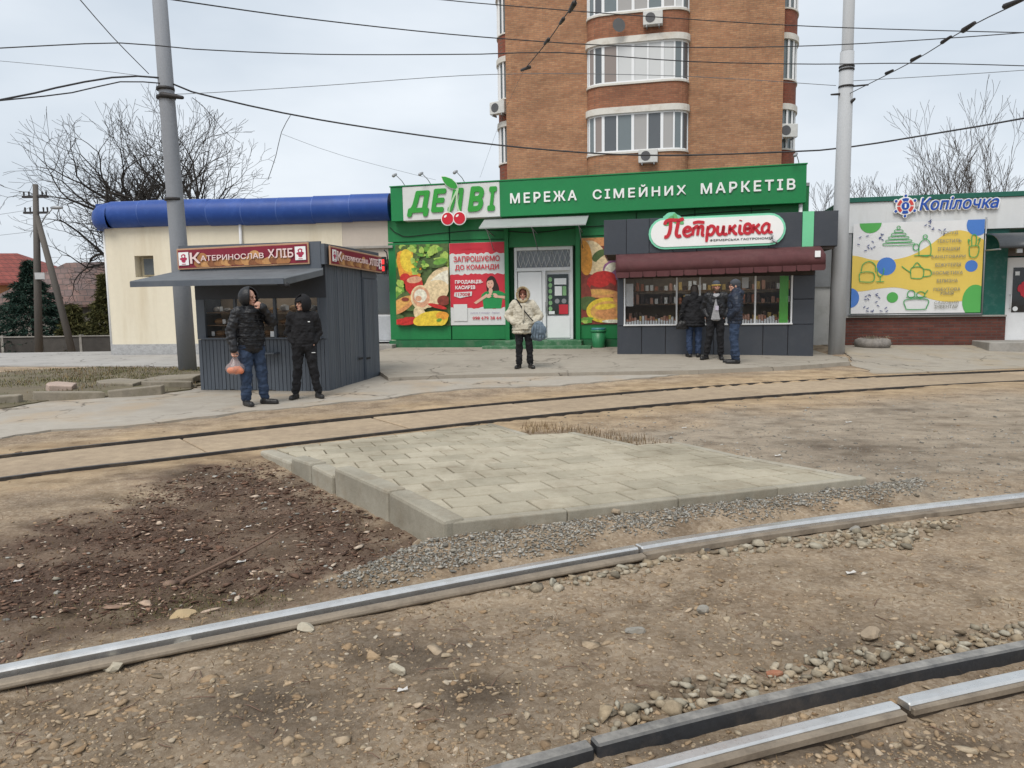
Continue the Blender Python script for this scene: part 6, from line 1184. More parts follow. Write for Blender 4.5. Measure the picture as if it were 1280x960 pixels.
# ------------------------------------------------------------------ weedy strip with broken kerbs left of the bread kiosk
STRIP = [(-9.2, 11.6), (-7.9, 11.45), (-7.68, 12.3), (-6.94, 12.68), (-6.3, 13.0), (-5.95, 13.6), (-6.2, 16.4), (-7.6, 18.3), (-10.2, 18.5), (-12.2, 17.6), (-13.5, 15), (-11.5, 12.6)]
zstrip = lambda x, y: zbase(x, y)+.05+.07*sst(0, .8, sdpoly(x, y, STRIP))+.06*fbm(x, y, 1.1, 4, 41)
sheet('grass_verge', STRIP, zstrip, .22, pm('weedy soil', (.14, .115, .075), .95, var=.35, scale=1.5, bmp=.8, bscale=20, bdist=.02, dirt=(.1, .105, .045), dirt_amt=.8, dscale=1.2), .16, .05, 9)
X, Y = inreg(STRIP, 26000, r1, .1); k = (sdpoly(X, Y, STRIP) > .05) & (r1.random(len(X)) < np.clip(.35+3*fbm(X, Y, .9, 3, 44), 0, 1)); blades('weed_grass', *pick(X, Y, k), .015, .06, WEED, 'olive and straw winter grass on the verge left of the bread kiosk', 11, 1.2, .006, zstrip)
X, Y = inreg(STRIP, 5000, r1, .1); k = (sdpoly(X, Y, STRIP) > .05) & (r1.random(len(X)) < np.clip(.2+3*fbm(X, Y, .9, 3, 46), 0, 1)); blades('dry_grass', *pick(X, Y, k), .03, .11, DRY, 'taller straw stalks on the verge left of the bread kiosk', 12, 1.2, .005, zstrip)
def slab(name, x, y, w, d, h, rz, tx, ty, label, seed, cat='concrete slab', m=None):
    r = random.Random(seed); n = 9; P = []
    for i in range(n): a = 6.283*i/n; c_, s_ = math.cos(a), math.sin(a); q = 1/max(abs(c_), abs(s_)); P.append((w/2*c_*q*r.uniform(.82, 1.02), d/2*s_*q*r.uniform(.82, 1.02)))
    o = MB().prism(P, -h*.5, h*.5, 'z').build(name, m or pm('mossy slab', (.24, .21, .165), .9, var=.25, scale=4, bmp=.5, dirt=(.12, .105, .06), dirt_amt=.7), None, bevel=.018, seg=2); o.location = (x, y, float(zstrip(np.array([x]), np.array([y]))[0])+h*.08); o.rotation_euler = (tx, ty, rz); return tag(o, label, cat)
slab('concrete_slab', -6.75, 14.75, 1.15, .75, .12, .1, .05, -.04, 'broken concrete slab on the verge nearest the grey pole', 1)
slab('concrete_slab', -6.5, 13.95, .9, .5, .12, .3, -.04, .05, 'smaller broken slab leaning against the bread kiosk side', 2)
slab('concrete_slab', -7.3, 13.85, .9, .55, .12, -.2, .08, .03, 'tilted slab fragment in the middle of the verge', 3)
slab('kerb_block', -7.45, 12.45, 1.1, .22, .2, .42, .0, .06, 'sunken kerb block along the verge front beside the apron', 4, 'kerb block'); slab('kerb_block', -6.5, 12.85, .9, .22, .2, .5, .0, -.05, 'short kerb block at the verge corner before the kiosk', 5, 'kerb block'); slab('kerb_block', -8.35, 11.75, 1.0, .24, .2, .55, .03, .0, 'kerb block half buried at the left end of the verge', 6, 'kerb block')
slab('rubble_block', -8.05, 13.2, .5, .4, .18, .3, .1, .1, 'pinkish rubble lump on the weedy verge', 7, 'rubble', pm('pink rubble', (.4, .31, .26), .9, var=.2)); slab('rubble_block', -11.3, 15.6, .9, .5, .3, .1, 0, 0, 'white block lying at the far left of the verge', 8, 'rubble', WHITE)

# ------------------------------------------------------------------ single stones, stick, scraps that stand out on the near ground
def rock(name, x, y, w, d, h, rz, label, seed, col, cat='stone', sink=.3, tilt=0.):
    r = random.Random(seed); mb = MB(); bm = bmesh.new(); bmesh.ops.create_icosphere(bm, subdivisions=2, radius=1)
    cuts = [(Vector((r.gauss(0, 1), r.gauss(0, 1), r.gauss(0, 1))).normalized(), r.uniform(.55, .85)) for _ in range(9)]
    for v in bm.verts:
        for n_, l in cuts:
            e = v.co.dot(n_)-l
            if e > 0: v.co -= n_*e
        v.co += Vector((r.uniform(-.03, .03), r.uniform(-.03, .03), r.uniform(-.03, .03))); v.co.x *= w/2; v.co.y *= d/2; v.co.z *= h/2
    me = bpy.data.meshes.new(name); bm.to_mesh(me); bm.free(); me.materials.append(pm('rock '+col[0], col[1], .9, var=.25, scale=18, bmp=.6, bscale=70, dirt=(.2, .155, .11), dirt_amt=.6, dscale=20))
    o = link(bpy.data.objects.new(name, me)); o.location = (x, y, znear(x, y)+h*(.5-sink)); o.rotation_euler = (tilt, tilt*.5, rz); return tag(o, label, cat)
PALE = ('pale', (.4, .36, .28)); GREYR = ('grey', (.25, .235, .205)); TANR = ('tan', (.3, .235, .165)); BRK_ = ('brick', (.3, .13, .075)); DKR = ('dark', (.06, .055, .05))
rock('stone', -.46, 2.76, .085, .05, .045, -.5, 'pale wedge shaped stone alone on the damp dark earth', 1, PALE, sink=.1, tilt=.2)
rock('stone', .86, 3.28, .075, .05, .05, .3, 'grey angular stone standing in the middle of the near earth', 2, GREYR, sink=.2)
rock('stone', .52, 3.1, .1, .06, .04, .1, 'flat grey stone half sunk in the near earth', 3, GREYR, sink=.4)
rock('stone', 1.49, 2.99, .11, .085, .06, .5, 'largest yellowish ballast stone behind the black guard beam', 4, TANR, sink=.15)
rock('brick_shard', 1.0, 2.74, .11, .035, .03, .25, 'thin red brick shard among the ballast', 5, BRK_, 'brick shard', sink=.15)
rock('stone', 2.12, 4.5, .1, .06, .05, .2, 'long grey stone at the end of the rail side ballast', 6, GREYR, sink=.2)
rock('stone', 1.1, 4.12, .05, .035, .03, .2, 'small black stone below the smooth rail', 7, DKR, sink=.15)
rock('stone', .7, 4.97, .07, .06, .06, .2, 'round tan stone on the grey gravel by the kerb', 8, TANR, sink=.1)
rock('stone', -.62, 4.62, .075, .06, .06, .2, 'tan stone against the platform corner', 9, TANR, sink=.15)
rock('stone', -1.4, 3.02, .1, .08, .06, .4, 'grey stone close under the grooved rail at the left', 10, GREYR, sink=.3)
rock('stone', -1.62, 2.86, .13, .1, .06, .1, 'broad pale stone under the grooved rail at the far left', 11, PALE, sink=.35)
rock('stone', -.93, 3.16, .1, .07, .05, -.2, 'light flat stone beneath the grooved rail, near its middle', 12, PALE, sink=.3)
rock('wood_stump', -1.68, 3.62, .17, .12, .05, .1, 'sawn pale wood disc sunk beside the grooved rail', 13, ('sawn wood', (.4, .3, .17)), 'wood disc', sink=.4)
o = Vector((-1.9, 4.1, 0)); P = smooth_path([(0, 0, znear(-1.9, 4.1)+.02), (.25, .5, .02), (.36, .85, .035), (.48, 1.12, .01)], .06)
st_ = MB().tube([tuple(p) for p in P], list(np.linspace(.012, .005, len(P))), 6).build('stick', pm('grey stick', (.16, .1, .07), .85), None, loc=(o.x, o.y, 0)); tag(st_, 'long thin reddish stick lying across the dark mulch', 'stick')
tw_ = MB(); r = random.Random(5)
for i in range(90):
    x = r.choice([r.gauss(-.35, .35), r.gauss(1.2, .7), r.gauss(-1.2, .5)]); y = r.gauss(2.7, .4)
    if not bool(clear_of(np.array([x]), np.array([y]), .02)[0]) or y < 1.9: continue
    a = r.uniform(0, 6.28); l = r.uniform(.03, .12); z = znear(x, y)+.006; tw_.tube([(x, y, z), (x+l*.5*math.cos(a)+r.gauss(0, .006), y+l*.5*math.sin(a), z+r.uniform(0, .012)), (x+l*math.cos(a), y+l*math.sin(a), z)], [.0025, .002, .001], 4)
tag(tw_.build('twig_litter', pm('grey stick', (.16, .1, .07), .85)), 'broken twigs scattered over the near earth', 'twig litter', kind='stuff')
lt_ = MB(); r = random.Random(9)
for (x, y, s_) in ((-.42, 2.62, .02), (1.75, 3.75, .025), (-2.2, 4.9, .025), (-1.9, 5.2, .02), (-1.35, 5.5, .025), (-1.7, 4.5, .03), (2.6, 7.2, .03), (4.2, 9.2, .04), (2.1, 9.0, .03), (-2.9, 4.2, .03)):
    z = znear(x, y)+.008; a = r.uniform(0, 6); lt_.add([(x-s_, y-s_*.5, z), (x+s_, y-s_*.4, z+.008), (x+s_*.8, y+s_*.5, z+.012), (x, y+s_*.3, z+.003), (x-s_*.9, y+s_*.5, z+.006)], [(0, 1, 3), (1, 2, 3), (3, 4, 0)])
tag(lt_.build('paper_litter', pm('dirty paper', (.5, .48, .45), .8)), 'white paper scraps lying on the earth and mulch', 'litter', kind='stuff')

# ------------------------------------------------------------------ people
SKIN = pm('skin', (.46, .26, .19), .55, var=.08, scale=12, bmp=.1, bscale=90); SKIN2 = pm('ruddy skin', (.42, .21, .15), .55, var=.1, scale=12, bmp=.1)
CL = lambda n, c, **k: pm(n, c, k.pop('rough', .75), var=k.pop('var', .22), scale=k.pop('scale', 7), bmp=k.pop('bmp', .5), bscale=k.pop('bscale', 28), bdist=.02, **k)
BLKJ = CL('black nylon', (.009, .0095, .012), rough=.45); BLKC = CL('black cloth', (.0075, .0075, .0095), rough=.85); NAVY = CL('navy nylon', (.011, .018, .036), rough=.45); JEAN = CL('blue denim', (.022, .04, .08), var=.35); JEAND = CL('dark denim', (.02, .038, .085), var=.35); BEIGE = CL('beige parka', (.5, .46, .37), rough=.6, var=.12); FUR = CL('sandy fur', (.42, .33, .2), bmp=1., bscale=90); SHOE = CL('black leather', (.016, .015, .015), rough=.4); GREYT = CL('grey shirt', (.3, .3, .31)); HAIR = CL('dark hair', (.02, .014, .011)); BAGM = CL('slate bag cloth', (.11, .15, .19), rough=.55); EYE_M = pm('eye dark', (.02, .018, .016), .3, bmp=0); LIPM = pm('lip', (.33, .12, .1), .5, bmp=0); KNIT = CL('charcoal knit', (.05, .055, .065), bscale=60); MUST = pm('mustard band', (.5, .33, .08), .8)
V3 = Vector
FOLD = bpy.data.textures.new('folds', 'CLOUDS'); FOLD.noise_scale = .085; FOLD.noise_depth = 2
def skinmesh(name, mb, m, parent, vox=.012, smooth=6, fac=.6):
    """fuse overlapping limbs into one continuous surface"""
    me = bpy.data.meshes.new(name); me.from_pydata(mb.v, [], mb.f); tmp = bpy.data.objects.new(name, me); COL.objects.link(tmp)
    r = tmp.modifiers.new('r', 'REMESH'); r.mode = 'VOXEL'; r.voxel_size = vox; r.use_smooth_shade = True
    if smooth: q = tmp.modifiers.new('s', 'SMOOTH'); q.iterations = smooth; q.factor = fac
    if name in ('jacket', 'trousers', 'parka', 'coat', 'bag_body', 'hood', 'shirt'):
        q = tmp.modifiers.new('d', 'DISPLACE'); q.texture = FOLD; q.texture_coords = 'LOCAL'; q.strength = .05; q.mid_level = .45
    dg = bpy.context.evaluated_depsgraph_get(); dg.update(); out = bpy.data.meshes.new_from_object(tmp.evaluated_get(dg)); bpy.data.objects.remove(tmp); bpy.data.meshes.remove(me)
    out.name = name; out.materials.clear(); out.materials.append(m); return link(bpy.data.objects.new(name, out), parent)
def hand(mb, w, d, side, curl=.5, palm=(0, -1, 0)):
    """w wrist, d forearm direction; four fingers of different length, thumb from the side of the palm"""
    d = V3(d).normalized(); n = V3(palm); n = (n-d*n.dot(d)).normalized(); a = d.cross(n)*side; w = V3(w); mb.cap(w, .026, w+d*.03, .03); mb.cap(w+d*.03+a*.018, .026, w+d*.085+a*.02, .022); mb.cap(w+d*.03-a*.018, .026, w+d*.085-a*.02, .022)
    for i, l in enumerate((.068, .078, .072, .055)):
        b = w+d*.09+a*(.033-.022*i); m_ = b+(d*math.cos(curl)+n*math.sin(curl))*l*.5; e = m_+(d*math.cos(curl*2.2)+n*math.sin(curl*2.2))*l*.5; mb.cap(b, .0105, m_, .010, 8); mb.cap(m_, .010, e, .0085, 8)
    b = w+d*.03+a*.032; m_ = b+(d*.6+a*.7+n*.3).normalized()*.04; e = m_+(d*.8+n*.5).normalized()*.035; mb.cap(b, .014, m_, .012, 8); mb.cap(m_, .012, e, .010, 8)
def person(loc, face, h, label, J, outfit, skin=SKIN):
    """face: heading in degrees, 0 looks at the camera (-y), 90 looks to +x. J: joint overrides. 1.75 m template scaled to h"""
    t = empty('person', loc, rad(face), label, 'person'); t.scale = (h/1.75,)*3
    D = dict(pel=(0, 0, .95), ch=(0, .0, 1.28), nk=(0, .01, 1.47), hd=(0, -.02, 1.62), sR=(-.185, .01, 1.41), sL=(.185, .01, 1.41), eR=(-.25, .03, 1.13), eL=(.25, .03, 1.13), wR=(-.25, -.05, .88), wL=(.25, -.05, .88), hR=(-.09, 0, .91), hL=(.09, 0, .91), kR=(-.11, -.015, .50), kL=(.11, -.015, .50), aR=(-.12, .02, .09), aL=(.12, .02, .09), toR=(-.15, -.15, .03), toL=(.15, -.15, .03), turn=0, tilt=0); D.update(J); P = {k: V3(v) if hasattr(v, '__len__') else v for k, v in D.items()}
    b = MB(); Rz = Matrix.Rotation(rad(P['turn']), 3, 'Z') @ Matrix.Rotation(rad(P['tilt']), 3, 'X'); H = lambda x, y, z: P['hd']+Rz @ V3((x, y, z))
    # head with face features, neck, trunk, limbs, hands
    b.ball(P['hd']+Rz @ V3((0, .015, .03)), (.077, .095, .095), 16, 12, Rz); b.ball(H(0, -.012, -.045), (.06, .075, .075), 14, 10, Rz); b.cap(H(0, -.085, .015), .011, H(0, -.103, -.018), .016, 8); b.ball(H(0, -.075, -.088), (.03, .022, .022), 10, 8, Rz); b.ball(H(0, -.085, -.052), (.026, .014, .011), 10, 8, Rz)
    for s_ in (-1, 1): b.ball(H(s_*.078, .015, -.01), (.012, .024, .034), 8, 8, Rz); b.ball(H(s_*.038, -.068, -.02), (.026, .02, .02), 8, 8, Rz); b.ball(H(s_*.032, -.078, .03), (.026, .014, .011), 8, 6, Rz)
    b.cap(P['nk']-V3((0, 0, .03)), .06, P['hd']+V3((0, .02, -.07)), .052); b.cap(P['pel'], .12, P['ch'], .125); b.cap(P['sR']*.7+P['ch']*.3, .068, P['sL']*.7+P['ch']*.3, .068); b.cap(P['hR'], .1, P['hL'], .1)
    for q in 'RL': b.cap(P['s'+q], .055, P['e'+q], .042); b.cap(P['e'+q], .042, P['w'+q], .028); b.cap(P['h'+q], .088, P['k'+q], .055); b.cap(P['k'+q], .055, P['a'+q], .038); b.cap(P['a'+q]-V3((0, 0, .035)), .035, P['to'+q], .028); hand(b, P['w'+q], P.get('hd'+q, P['w'+q]-P['e'+q]), -1 if q == 'R' else 1, outfit.get('curl'+q, .5), P.get('pn'+q, (-1 if q == 'L' else 1, 0, 0)))
    body = skinmesh('body', b, skin, t, .008, 3, .5)
    f = MB()
    for s_ in (-1, 1): f.ball(H(s_*.032, -.088, .008), (.0135, .006, .007), 8, 6, Rz)
    f.build('eyes', EYE_M, t)['kind'] = 'stuff'; br_ = MB()
    for s_ in (-1, 1): br_.ball(H(s_*.034, -.093, .036), (.02, .006, .005), 8, 6, Rz)
    br_.build('eyebrows', HAIR, t)['kind'] = 'stuff'; MB().ball(H(0, -.0965, -.054), (.022, .006, .006), 10, 6, Rz).build('mouth', LIPM, t)
    # trousers
    m = MB(); lw = outfit.get('leg', 1.); m.cap(P['hR'], .118, P['hL'], .118); m.cap(P['pel'], .135, P['pel']+V3((0, 0, .1)), .125)
    for q in 'RL': m.cap(P['h'+q], .105*lw, P['k'+q], .078*lw); m.cap(P['k'+q], .078*lw, P['a'+q]+V3((0, .0, .03)), .064*lw); m.ball(P['k'+q]+V3((0, -.02, .03)), (.07, .07, .06)); m.ball(P['a'+q]*.8+P['k'+q]*.2, (.076*lw, .078*lw, .035)); m.ball(P['a'+q]*.55+P['k'+q]*.45, (.079*lw, .08*lw, .03))
    skinmesh('trousers', m, outfit['pants'], t, .012, 4, .5)
    for q in 'RL':
        m = MB(); a_ = P['a'+q]; to = P['to'+q]; hl = a_+(a_-to).normalized()*.035; m.cap(V3((hl.x, hl.y, .045)), .045, V3((to.x, to.y, .038)), .04); m.cap(V3((a_.x, a_.y, .06)), .05, V3((a_.x, a_.y, outfit.get('boot', .1))), .048); m.cap(V3((hl.x, hl.y, .02)), .042, V3((to.x, to.y, .02)), .044)
        m.v = [(x, y, max(z, .002)) for x, y, z in m.v]; skinmesh('shoe', m, outfit['shoe'], t, .009, 3, .4)
    outfit['top'](t, P, H, Rz); return t
def quilt(mb, a, b, r0, r1, n, flat=1.):
    a, b = V3(a), V3(b)
    for i in range(n): k_ = (i+.5)/n; c = a+(b-a)*k_; r_ = r0+(r1-r0)*k_; mb.cap(c-(b-a)/n*.18, r_*1.04, c+(b-a)/n*.18, r_*1.04)
def jacket(mb, P, ln=.86, puff=1., flare=0., rings=0):
    ch, pel = P['ch'], P['pel']; mb.cap(P['sR']*.8+V3((0, 0, .275)), .09*puff, P['sL']*.8+V3((0, 0, .275)), .09*puff)
    for i in range(9):
        k_ = i/8; z = 1.40-(0 if rings else .08)+(ln+(0 if rings else .04)-1.40+(0 if rings else .08))*k_; c = V3((pel.x*k_+ch.x*(1-k_), pel.y*k_+ch.y*(1-k_), z)); w = (.185+.012*math.sin(k_*3)+flare*k_**1.5)*puff; rz_ = .085 if rings else (.16 if i < 6 else (.12 if i < 7 else (.08 if i < 8 else .045))); d_ = (.135+flare*.7*k_**1.5)*puff*(1+.05*(i % 2)*bool(rings)); mb.ball(c, (w*(1+.04*(i % 2)*bool(rings)), d_, rz_), 16, 8)
    for q in 'RL':
        if rings: quilt(mb, P['s'+q], P['e'+q], .082*puff, .07*puff, 5); quilt(mb, P['e'+q], P['w'+q], .07*puff, .05*puff, 4)
        else: mb.cap(P['s'+q], .082*puff, P['e'+q], .068*puff); mb.cap(P['e'+q], .068*puff, P['w'+q], .05*puff); mb.ball(P['e'+q], (.075*puff, .075*puff, .04))
        mb.ball(P['w'+q], (.054*puff,)*3)
def hood_shell(P, H, Rz, m, t, r=(.118, .125, .145), rim=None, open_=.3, name='hood'):
    """shell round the head, open at the face; returns the object"""
    mb = MB(); nu, nv = 22, 14
    for i in range(nv+1):
        th = math.pi*(.0+.82*i/nv)
        for j in range(nu+1):
            a = open_*math.pi*.5+(2*math.pi-open_*math.pi)*j/nu; x = math.sin(a)*math.sin(th)*r[0]; y = -math.cos(a)*math.sin(th)*r[1]+.02; z = math.cos(th)*r[2]+.01; mb.v.append(tuple(H(x, y, z)))
    for i in range(nv):
        for j in range(nu): q = i*(nu+1)+j; mb.f.append((q, q+1, q+nu+2, q+nu+1)); mb.m.append(0); mb.sm.append(True)
    o = mb.build(name, m, t); s_ = o.modifiers.new('t', 'SOLIDIFY'); s_.thickness = .022; s_.offset = -1; return o
def top_man1(t, P, H, Rz):
    m = MB(); jacket(m, P, .86, 1.08, .0, 1); m.cap(P['nk']-V3((0, 0, .04)), .1, P['nk']+V3((0, .01, .04)), .095); jo = skinmesh('jacket', m, BLKJ, t, .011, 2, .4)
    for i in range(8):
        z = .9+i*.066; mb = MB(); mb.tube([(.197*1.09*math.cos(a), .147*1.1*math.sin(a), z) for a in np.linspace(0, 6.283, 25)], .006, 5, cap=False); mb.build('quilt_seam', BLKC, jo)
    hood_shell(P, H, Rz, BLKJ, t, (.122, .13, .138), open_=.45)
def top_man2(t, P, H, Rz):
    m = MB(); jacket(m, P, .87, 1.02, .0); m.cap(P['nk']-V3((0, 0, .04)), .095, P['nk']+V3((0, .01, .05)), .088); jo = skinmesh('jacket', m, BLKC, t, .012, 3, .5); hood_shell(P, H, Rz, BLKC, t, (.112, .125, .142), open_=.5); m = MB(); m.ball(H(0, .01, .055), (.09, .108, .075), 16, 10, Rz); m.cap(H(-.05, -.1, .05), .014, H(.05, -.1, .05), .014); skinmesh('cap', m, BLKC, t, .009, 3, .5); bx('chest_logo', (.09, .125, -.162, -.155, 1.315, 1.33), PAPER, jo); bx('thigh_logo', (.13, .19, -.112, -.105, .79, .8), PAPER, t)
def top_woman(t, P, H, Rz):
    m = MB(); jacket(m, P, .76, 1.2, .03); m.cap(P['nk']-V3((0, 0, .04)), .115, P['nk']+V3((0, .02, .04)), .11); jo = skinmesh('parka', m, BEIGE, t, .012, 4, .5); bx('zip_flap', (-.02, .02, -.215, -.2, .8, 1.42), BEIGE, jo, .005); bx('drawcord', (-.006, .006, -.23, -.22, .84, 1.08), BLKC, jo); MB().box(-.06, .12, -.235, -.2, .86, 1.0).build('pocket', BEIGE, jo, .02)
    hood_shell(P, H, Rz, BEIGE, t, (.135, .135, .15), open_=.46); fm = MB(); rr_ = random.Random(3)
    for i in range(46):
        a = 2*math.pi*i/46; c = H(.118*math.sin(a), -.085+.02*math.cos(a), .01+.145*math.cos(a))
        for q in range(5): dv = V3((math.sin(a)+rr_.gauss(0, .5), rr_.gauss(-.5, .5), math.cos(a)+rr_.gauss(0, .5))).normalized(); fm.cap(c, .02, c+dv*.035, .006, 5)
    fm.build('fur_trim', FUR, t); m = MB(); m.ball(H(0, .015, .045), (.09, .105, .09), 14, 10, Rz)
    for s_ in (-1, 1): m.cap(H(s_*.078, -.03, .04), .02, H(s_*.085, -.035, -.07), .022)
    skinmesh('hair', m, CL('auburn hair', (.11, .035, .02)), t, .01, 3, .5)
def top_black(t, P, H, Rz):
    m = MB(); jacket(m, P, .74, 1.1, .07); m.cap(P['nk']-V3((0, 0, .04)), .1, P['nk']+V3((0, .01, .06)), .09); skinmesh('coat', m, BLKC, t, .013, 4, .5); m = MB(); m.ball(H(0, .02, .03), (.1, .118, .12), 14, 10, Rz); m.cap(H(0, .06, .0), .085, H(0, .07, -.13), .075); skinmesh('hair', m, HAIR, t, .011, 3, .5)
def top_beard(t, P, H, Rz):
    m = MB(); m.cap(P['ch']+V3((0, -.01, .1)), .12, P['pel']+V3((0, -.01, .0)), .13); m.ball(P['pel']+V3((0, -.02, -.04)), (.16, .125, .06)); skinmesh('shirt', m, GREYT, t, .012, 3, .5)
    m = MB(); jacket(m, P, .93, 1.07); jo = skinmesh('jacket', m, BLKJ, t, .012, 3, .5); mb = MB(); mb.add([(-.05, -.172, 1.2), (.03, -.172, 1.2), (.085, -.168, .9), (-.11, -.168, .9), (-.01, -.168, 1.36)], [(0, 1, 4), (0, 3, 2, 1)]); go = mb.build('shirt_opening', GREYT, jo); go.modifiers.new('t', 'SOLIDIFY').thickness = .012; bx('shirt_print', (-.02, .05, -.184, -.176, 1.1, 1.2), pm('chest print', (.45, .42, .5), .7), jo)
    m = MB(); m.ball(H(0, .01, .06), (.092, .108, .085), 16, 10, Rz); skinmesh('knit_cap', m, KNIT, t, .009, 3, .5); MB().tube([tuple(H(.094*math.cos(a), .01+.11*math.sin(a), .035)) for a in np.linspace(0, 6.283, 25)], .012, 6, cap=False).build('cap_band', MUST, t); m = MB(); m.ball(H(0, -.06, -.09), (.058, .05, .05), 12, 8, Rz); m.ball(H(-.05, -.025, -.05), (.03, .04, .05), 8, 6, Rz); m.ball(H(.05, -.025, -.05), (.03, .04, .05), 8, 6, Rz); skinmesh('beard', m, CL('brown beard', (.06, .035, .022), bmp=1., bscale=80), t, .009, 2, .5)
def top_blue(t, P, H, Rz):
    m = MB(); jacket(m, P, .86, 1.14, .0, 1); m.cap(P['nk']-V3((0, 0, .04)), .1, P['nk']+V3((0, .01, .05)), .098); m.cap(P['nk']+V3((-.07, .09, -.0)), .075, P['nk']+V3((.07, .09, -.0)), .075); jo = skinmesh('jacket', m, NAVY, t, .012, 3, .5); bx('jacket_pocket', (-.26, -.245, -.1, .02, .95, 1.08), NAVY, jo, .01)
    m = MB(); m.ball(H(0, .015, .055), (.096, .112, .095), 16, 10, Rz); m.ball(H(0, .03, .0), (.09, .095, .06), 12, 8, Rz); skinmesh('knit_cap', m, KNIT, t, .009, 3, .5)
zp = lambda x, y: float(zbase(np.array([x]), np.array([y]))[0])+.026
zs_ = lambda x, y: float(zside(np.array([x]), np.array([y]))[0])+.004
pocket = dict(eR=(-.29, .09, 1.15), eL=(.29, .09, 1.15), wR=(-.168, -.035, .96), wL=(.168, -.035, .96), hdR=(.34, .08, -1), hdL=(-.34, .08, -1))
person((-4.0, 11.45, zp(-4.0, 11.45)), 48, 1.78, 'man in black quilted hooded jacket drinking, orange bag in his hand', dict(eL=(.3, -.14, 1.24), wL=(.1, -.215, 1.475), hdL=(-.1, .04, .09), pnL=(-.2, .9, -.2), eR=(-.29, .04, 1.13), wR=(-.30, -.03, .87), hdR=(-.02, 0, -1), pnR=(.2, -1, 0), kR=(-.1, .0, .5), aR=(-.11, .03, .09), toR=(-.13, -.16, .03), kL=(.13, -.03, .5), aL=(.17, -.02, .09), toL=(.27, -.17, .03), turn=18, tilt=6), dict(pants=JEAN, shoe=SHOE, top=top_man1, curlL=.9, curlR=.9, leg=1.05))
person((-3.37, 12.1, zp(-3.37, 12.1)), 12, 1.66, 'man in plain black hooded jacket and joggers, hands in pockets, before the bread kiosk', dict(pocket, eR=(-.245, .075, 1.13), eL=(.245, .075, 1.13), kR=(-.12, -.01, .5), aR=(-.17, .02, .09), toR=(-.24, -.12, .03), kL=(.14, .0, .5), aL=(.2, .03, .09), toL=(.27, -.11, .03), turn=-52, tilt=4), dict(pants=BLKC, shoe=SHOE, top=top_man2, boot=.17, leg=.98))
person((.26, 15.65, zs_(.26, 15.65)), -3, 1.66, 'woman in beige fur hooded parka waiting before the market door', dict(eR=(-.36, .06, 1.15), eL=(.36, .06, 1.15), wR=(-.22, -.1, 1.03), wL=(.22, -.1, 1.03), hdR=(1, .35, -.3), hdL=(-1, .35, -.3), kR=(-.1, -.01, .5), aR=(-.11, .02, .09), toR=(-.17, -.15, .03), kL=(.12, -.01, .5), aL=(.14, .02, .09), toL=(.21, -.15, .03), turn=-4, tilt=5), dict(pants=BLKC, shoe=SHOE, top=top_woman), SKIN2)
person((4.3, 17.55, zs_(4.3, 17.55)), 172, 1.68, 'woman in long black coat seen from behind at the kiosk counter', dict(eR=(-.24, -.12, 1.16), wR=(-.18, -.34, 1.14), eL=(.28, -.02, 1.12), wL=(.3, -.1, .88), ch=(0, -.03, 1.28), hd=(0, -.07, 1.62), tilt=10, aR=(-.1, .02, .09), aL=(.1, .02, .09)), dict(pants=JEAND, shoe=SHOE, top=top_black))
person((4.66, 17.0, zs_(4.66, 17.0)), -14, 1.78, 'bearded man in open black jacket and banded knit cap facing the camera', dict(pocket, kR=(-.14, -.02, .5), aR=(-.2, -.02, .09), toR=(-.3, -.17, .03), kL=(.1, .0, .5), aL=(.12, .02, .09), toL=(.14, -.15, .03), turn=14), dict(pants=BLKC, shoe=SHOE, top=top_beard), SKIN2)
person((4.84, 16.15, zs_(4.84, 16.15)), -108, 1.8, 'man in navy puffer jacket and jeans turned away beside the bearded man', dict(eR=(-.27, .05, 1.14), wR=(-.2, -.1, .99), eL=(.27, .05, 1.14), wL=(.2, -.1, .99), hdR=(1, .35, -.3), hdL=(-1, .35, -.3), kR=(-.1, -.02, .5), aR=(-.1, .0, .09), toR=(-.12, -.2, .03), aL=(.1, .05, .09), toL=(.1, -.14, .03), turn=10), dict(pants=JEAN, shoe=SHOE, top=top_blue, leg=1.08))
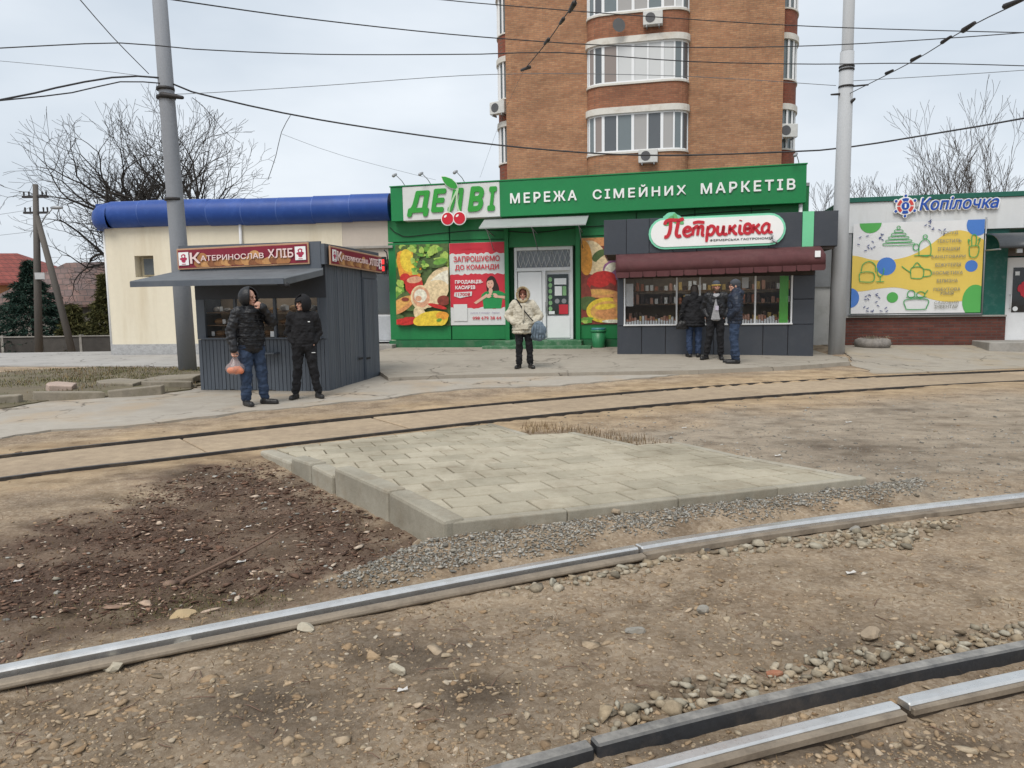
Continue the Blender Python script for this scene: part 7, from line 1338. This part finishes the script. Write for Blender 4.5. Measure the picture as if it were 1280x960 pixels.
# bags
bgm = MB(); hx, hy = -4.185, 11.24
bg_ = empty('carrier_bag', (hx, hy, zp(hx, hy)+.46), rad(20), 'clear plastic bag holding something orange, carried by the drinking man', 'bag')
bgm.ball((0, 0, .13), (.145, .12, .1), 18, 10); bgm.cap((0, 0, .17), .11, (.0, 0, .3), .03); bgm.cap((0, 0, .28), .03, (0, 0, .4), .014)
bo_ = skinmesh('bag_film', bgm, glass('bag film', (.6, .5, .5), .2, .72), bg_, .012, 3, .5); cm = MB(); rr = random.Random(1)
for i in range(9): a = 6.28*i/9; q = .075 if i < 7 else .02; cm.ball((q*math.cos(a), q*.8*math.sin(a), .085+rr.uniform(0, .04)), (.052, .05, .048), 10, 8)
skinmesh('orange_fruit', cm, pm('orange peel', (.75, .2, .05), .5, var=.15, scale=9), bg_, .012, 2, .4)
hb = empty('shoulder_bag', (.57, 15.42, zs_(.5, 15.4)+.62), rad(-8), 'slate blue crossbody bag on the hip of the woman in beige', 'bag'); m = MB(); m.ball((0, 0, .16), (.165, .075, .17), 16, 10); m.ball((0, 0, .05), (.17, .08, .08), 14, 8); m.ball((0, 0, .3), (.11, .05, .08), 12, 8); bb_ = skinmesh('bag_body', m, BAGM, hb, .013, 3, .5)
for i in range(5): MB().tube([(-.1+i*.05, -.07, .31), (-.13+i*.065, -.088, .16), (-.12+i*.06, -.075, .03)], .01, 5).build('pleat', BAGM, bb_)
MB().tube(smooth_path([(-.1, .1, .36), (-.16, .02, .42), (-.32, .0, .62), (-.45, .1, .8), (-.5, .2, .83)], .05), .013, 6).build('strap', BLKC, hb)
hg = empty('handbag', (4.02, 17.5, zs_(4.02, 17.5)+.66), rad(10), 'black handbag hanging from the arm of the woman in black', 'bag'); m = MB(); m.ball((0, 0, .1), (.14, .06, .1), 14, 8); m.box(-.14, .14, -.05, .05, .01, .12); skinmesh('bag_body', m, SHOE, hg, .012, 2, .4); MB().tube(smooth_path([(-.1, 0, .18), (-.08, 0, .32), (0, 0, .38), (.08, 0, .32), (.1, 0, .18)], .04), .008, 6).build('handle', SHOE, hg)
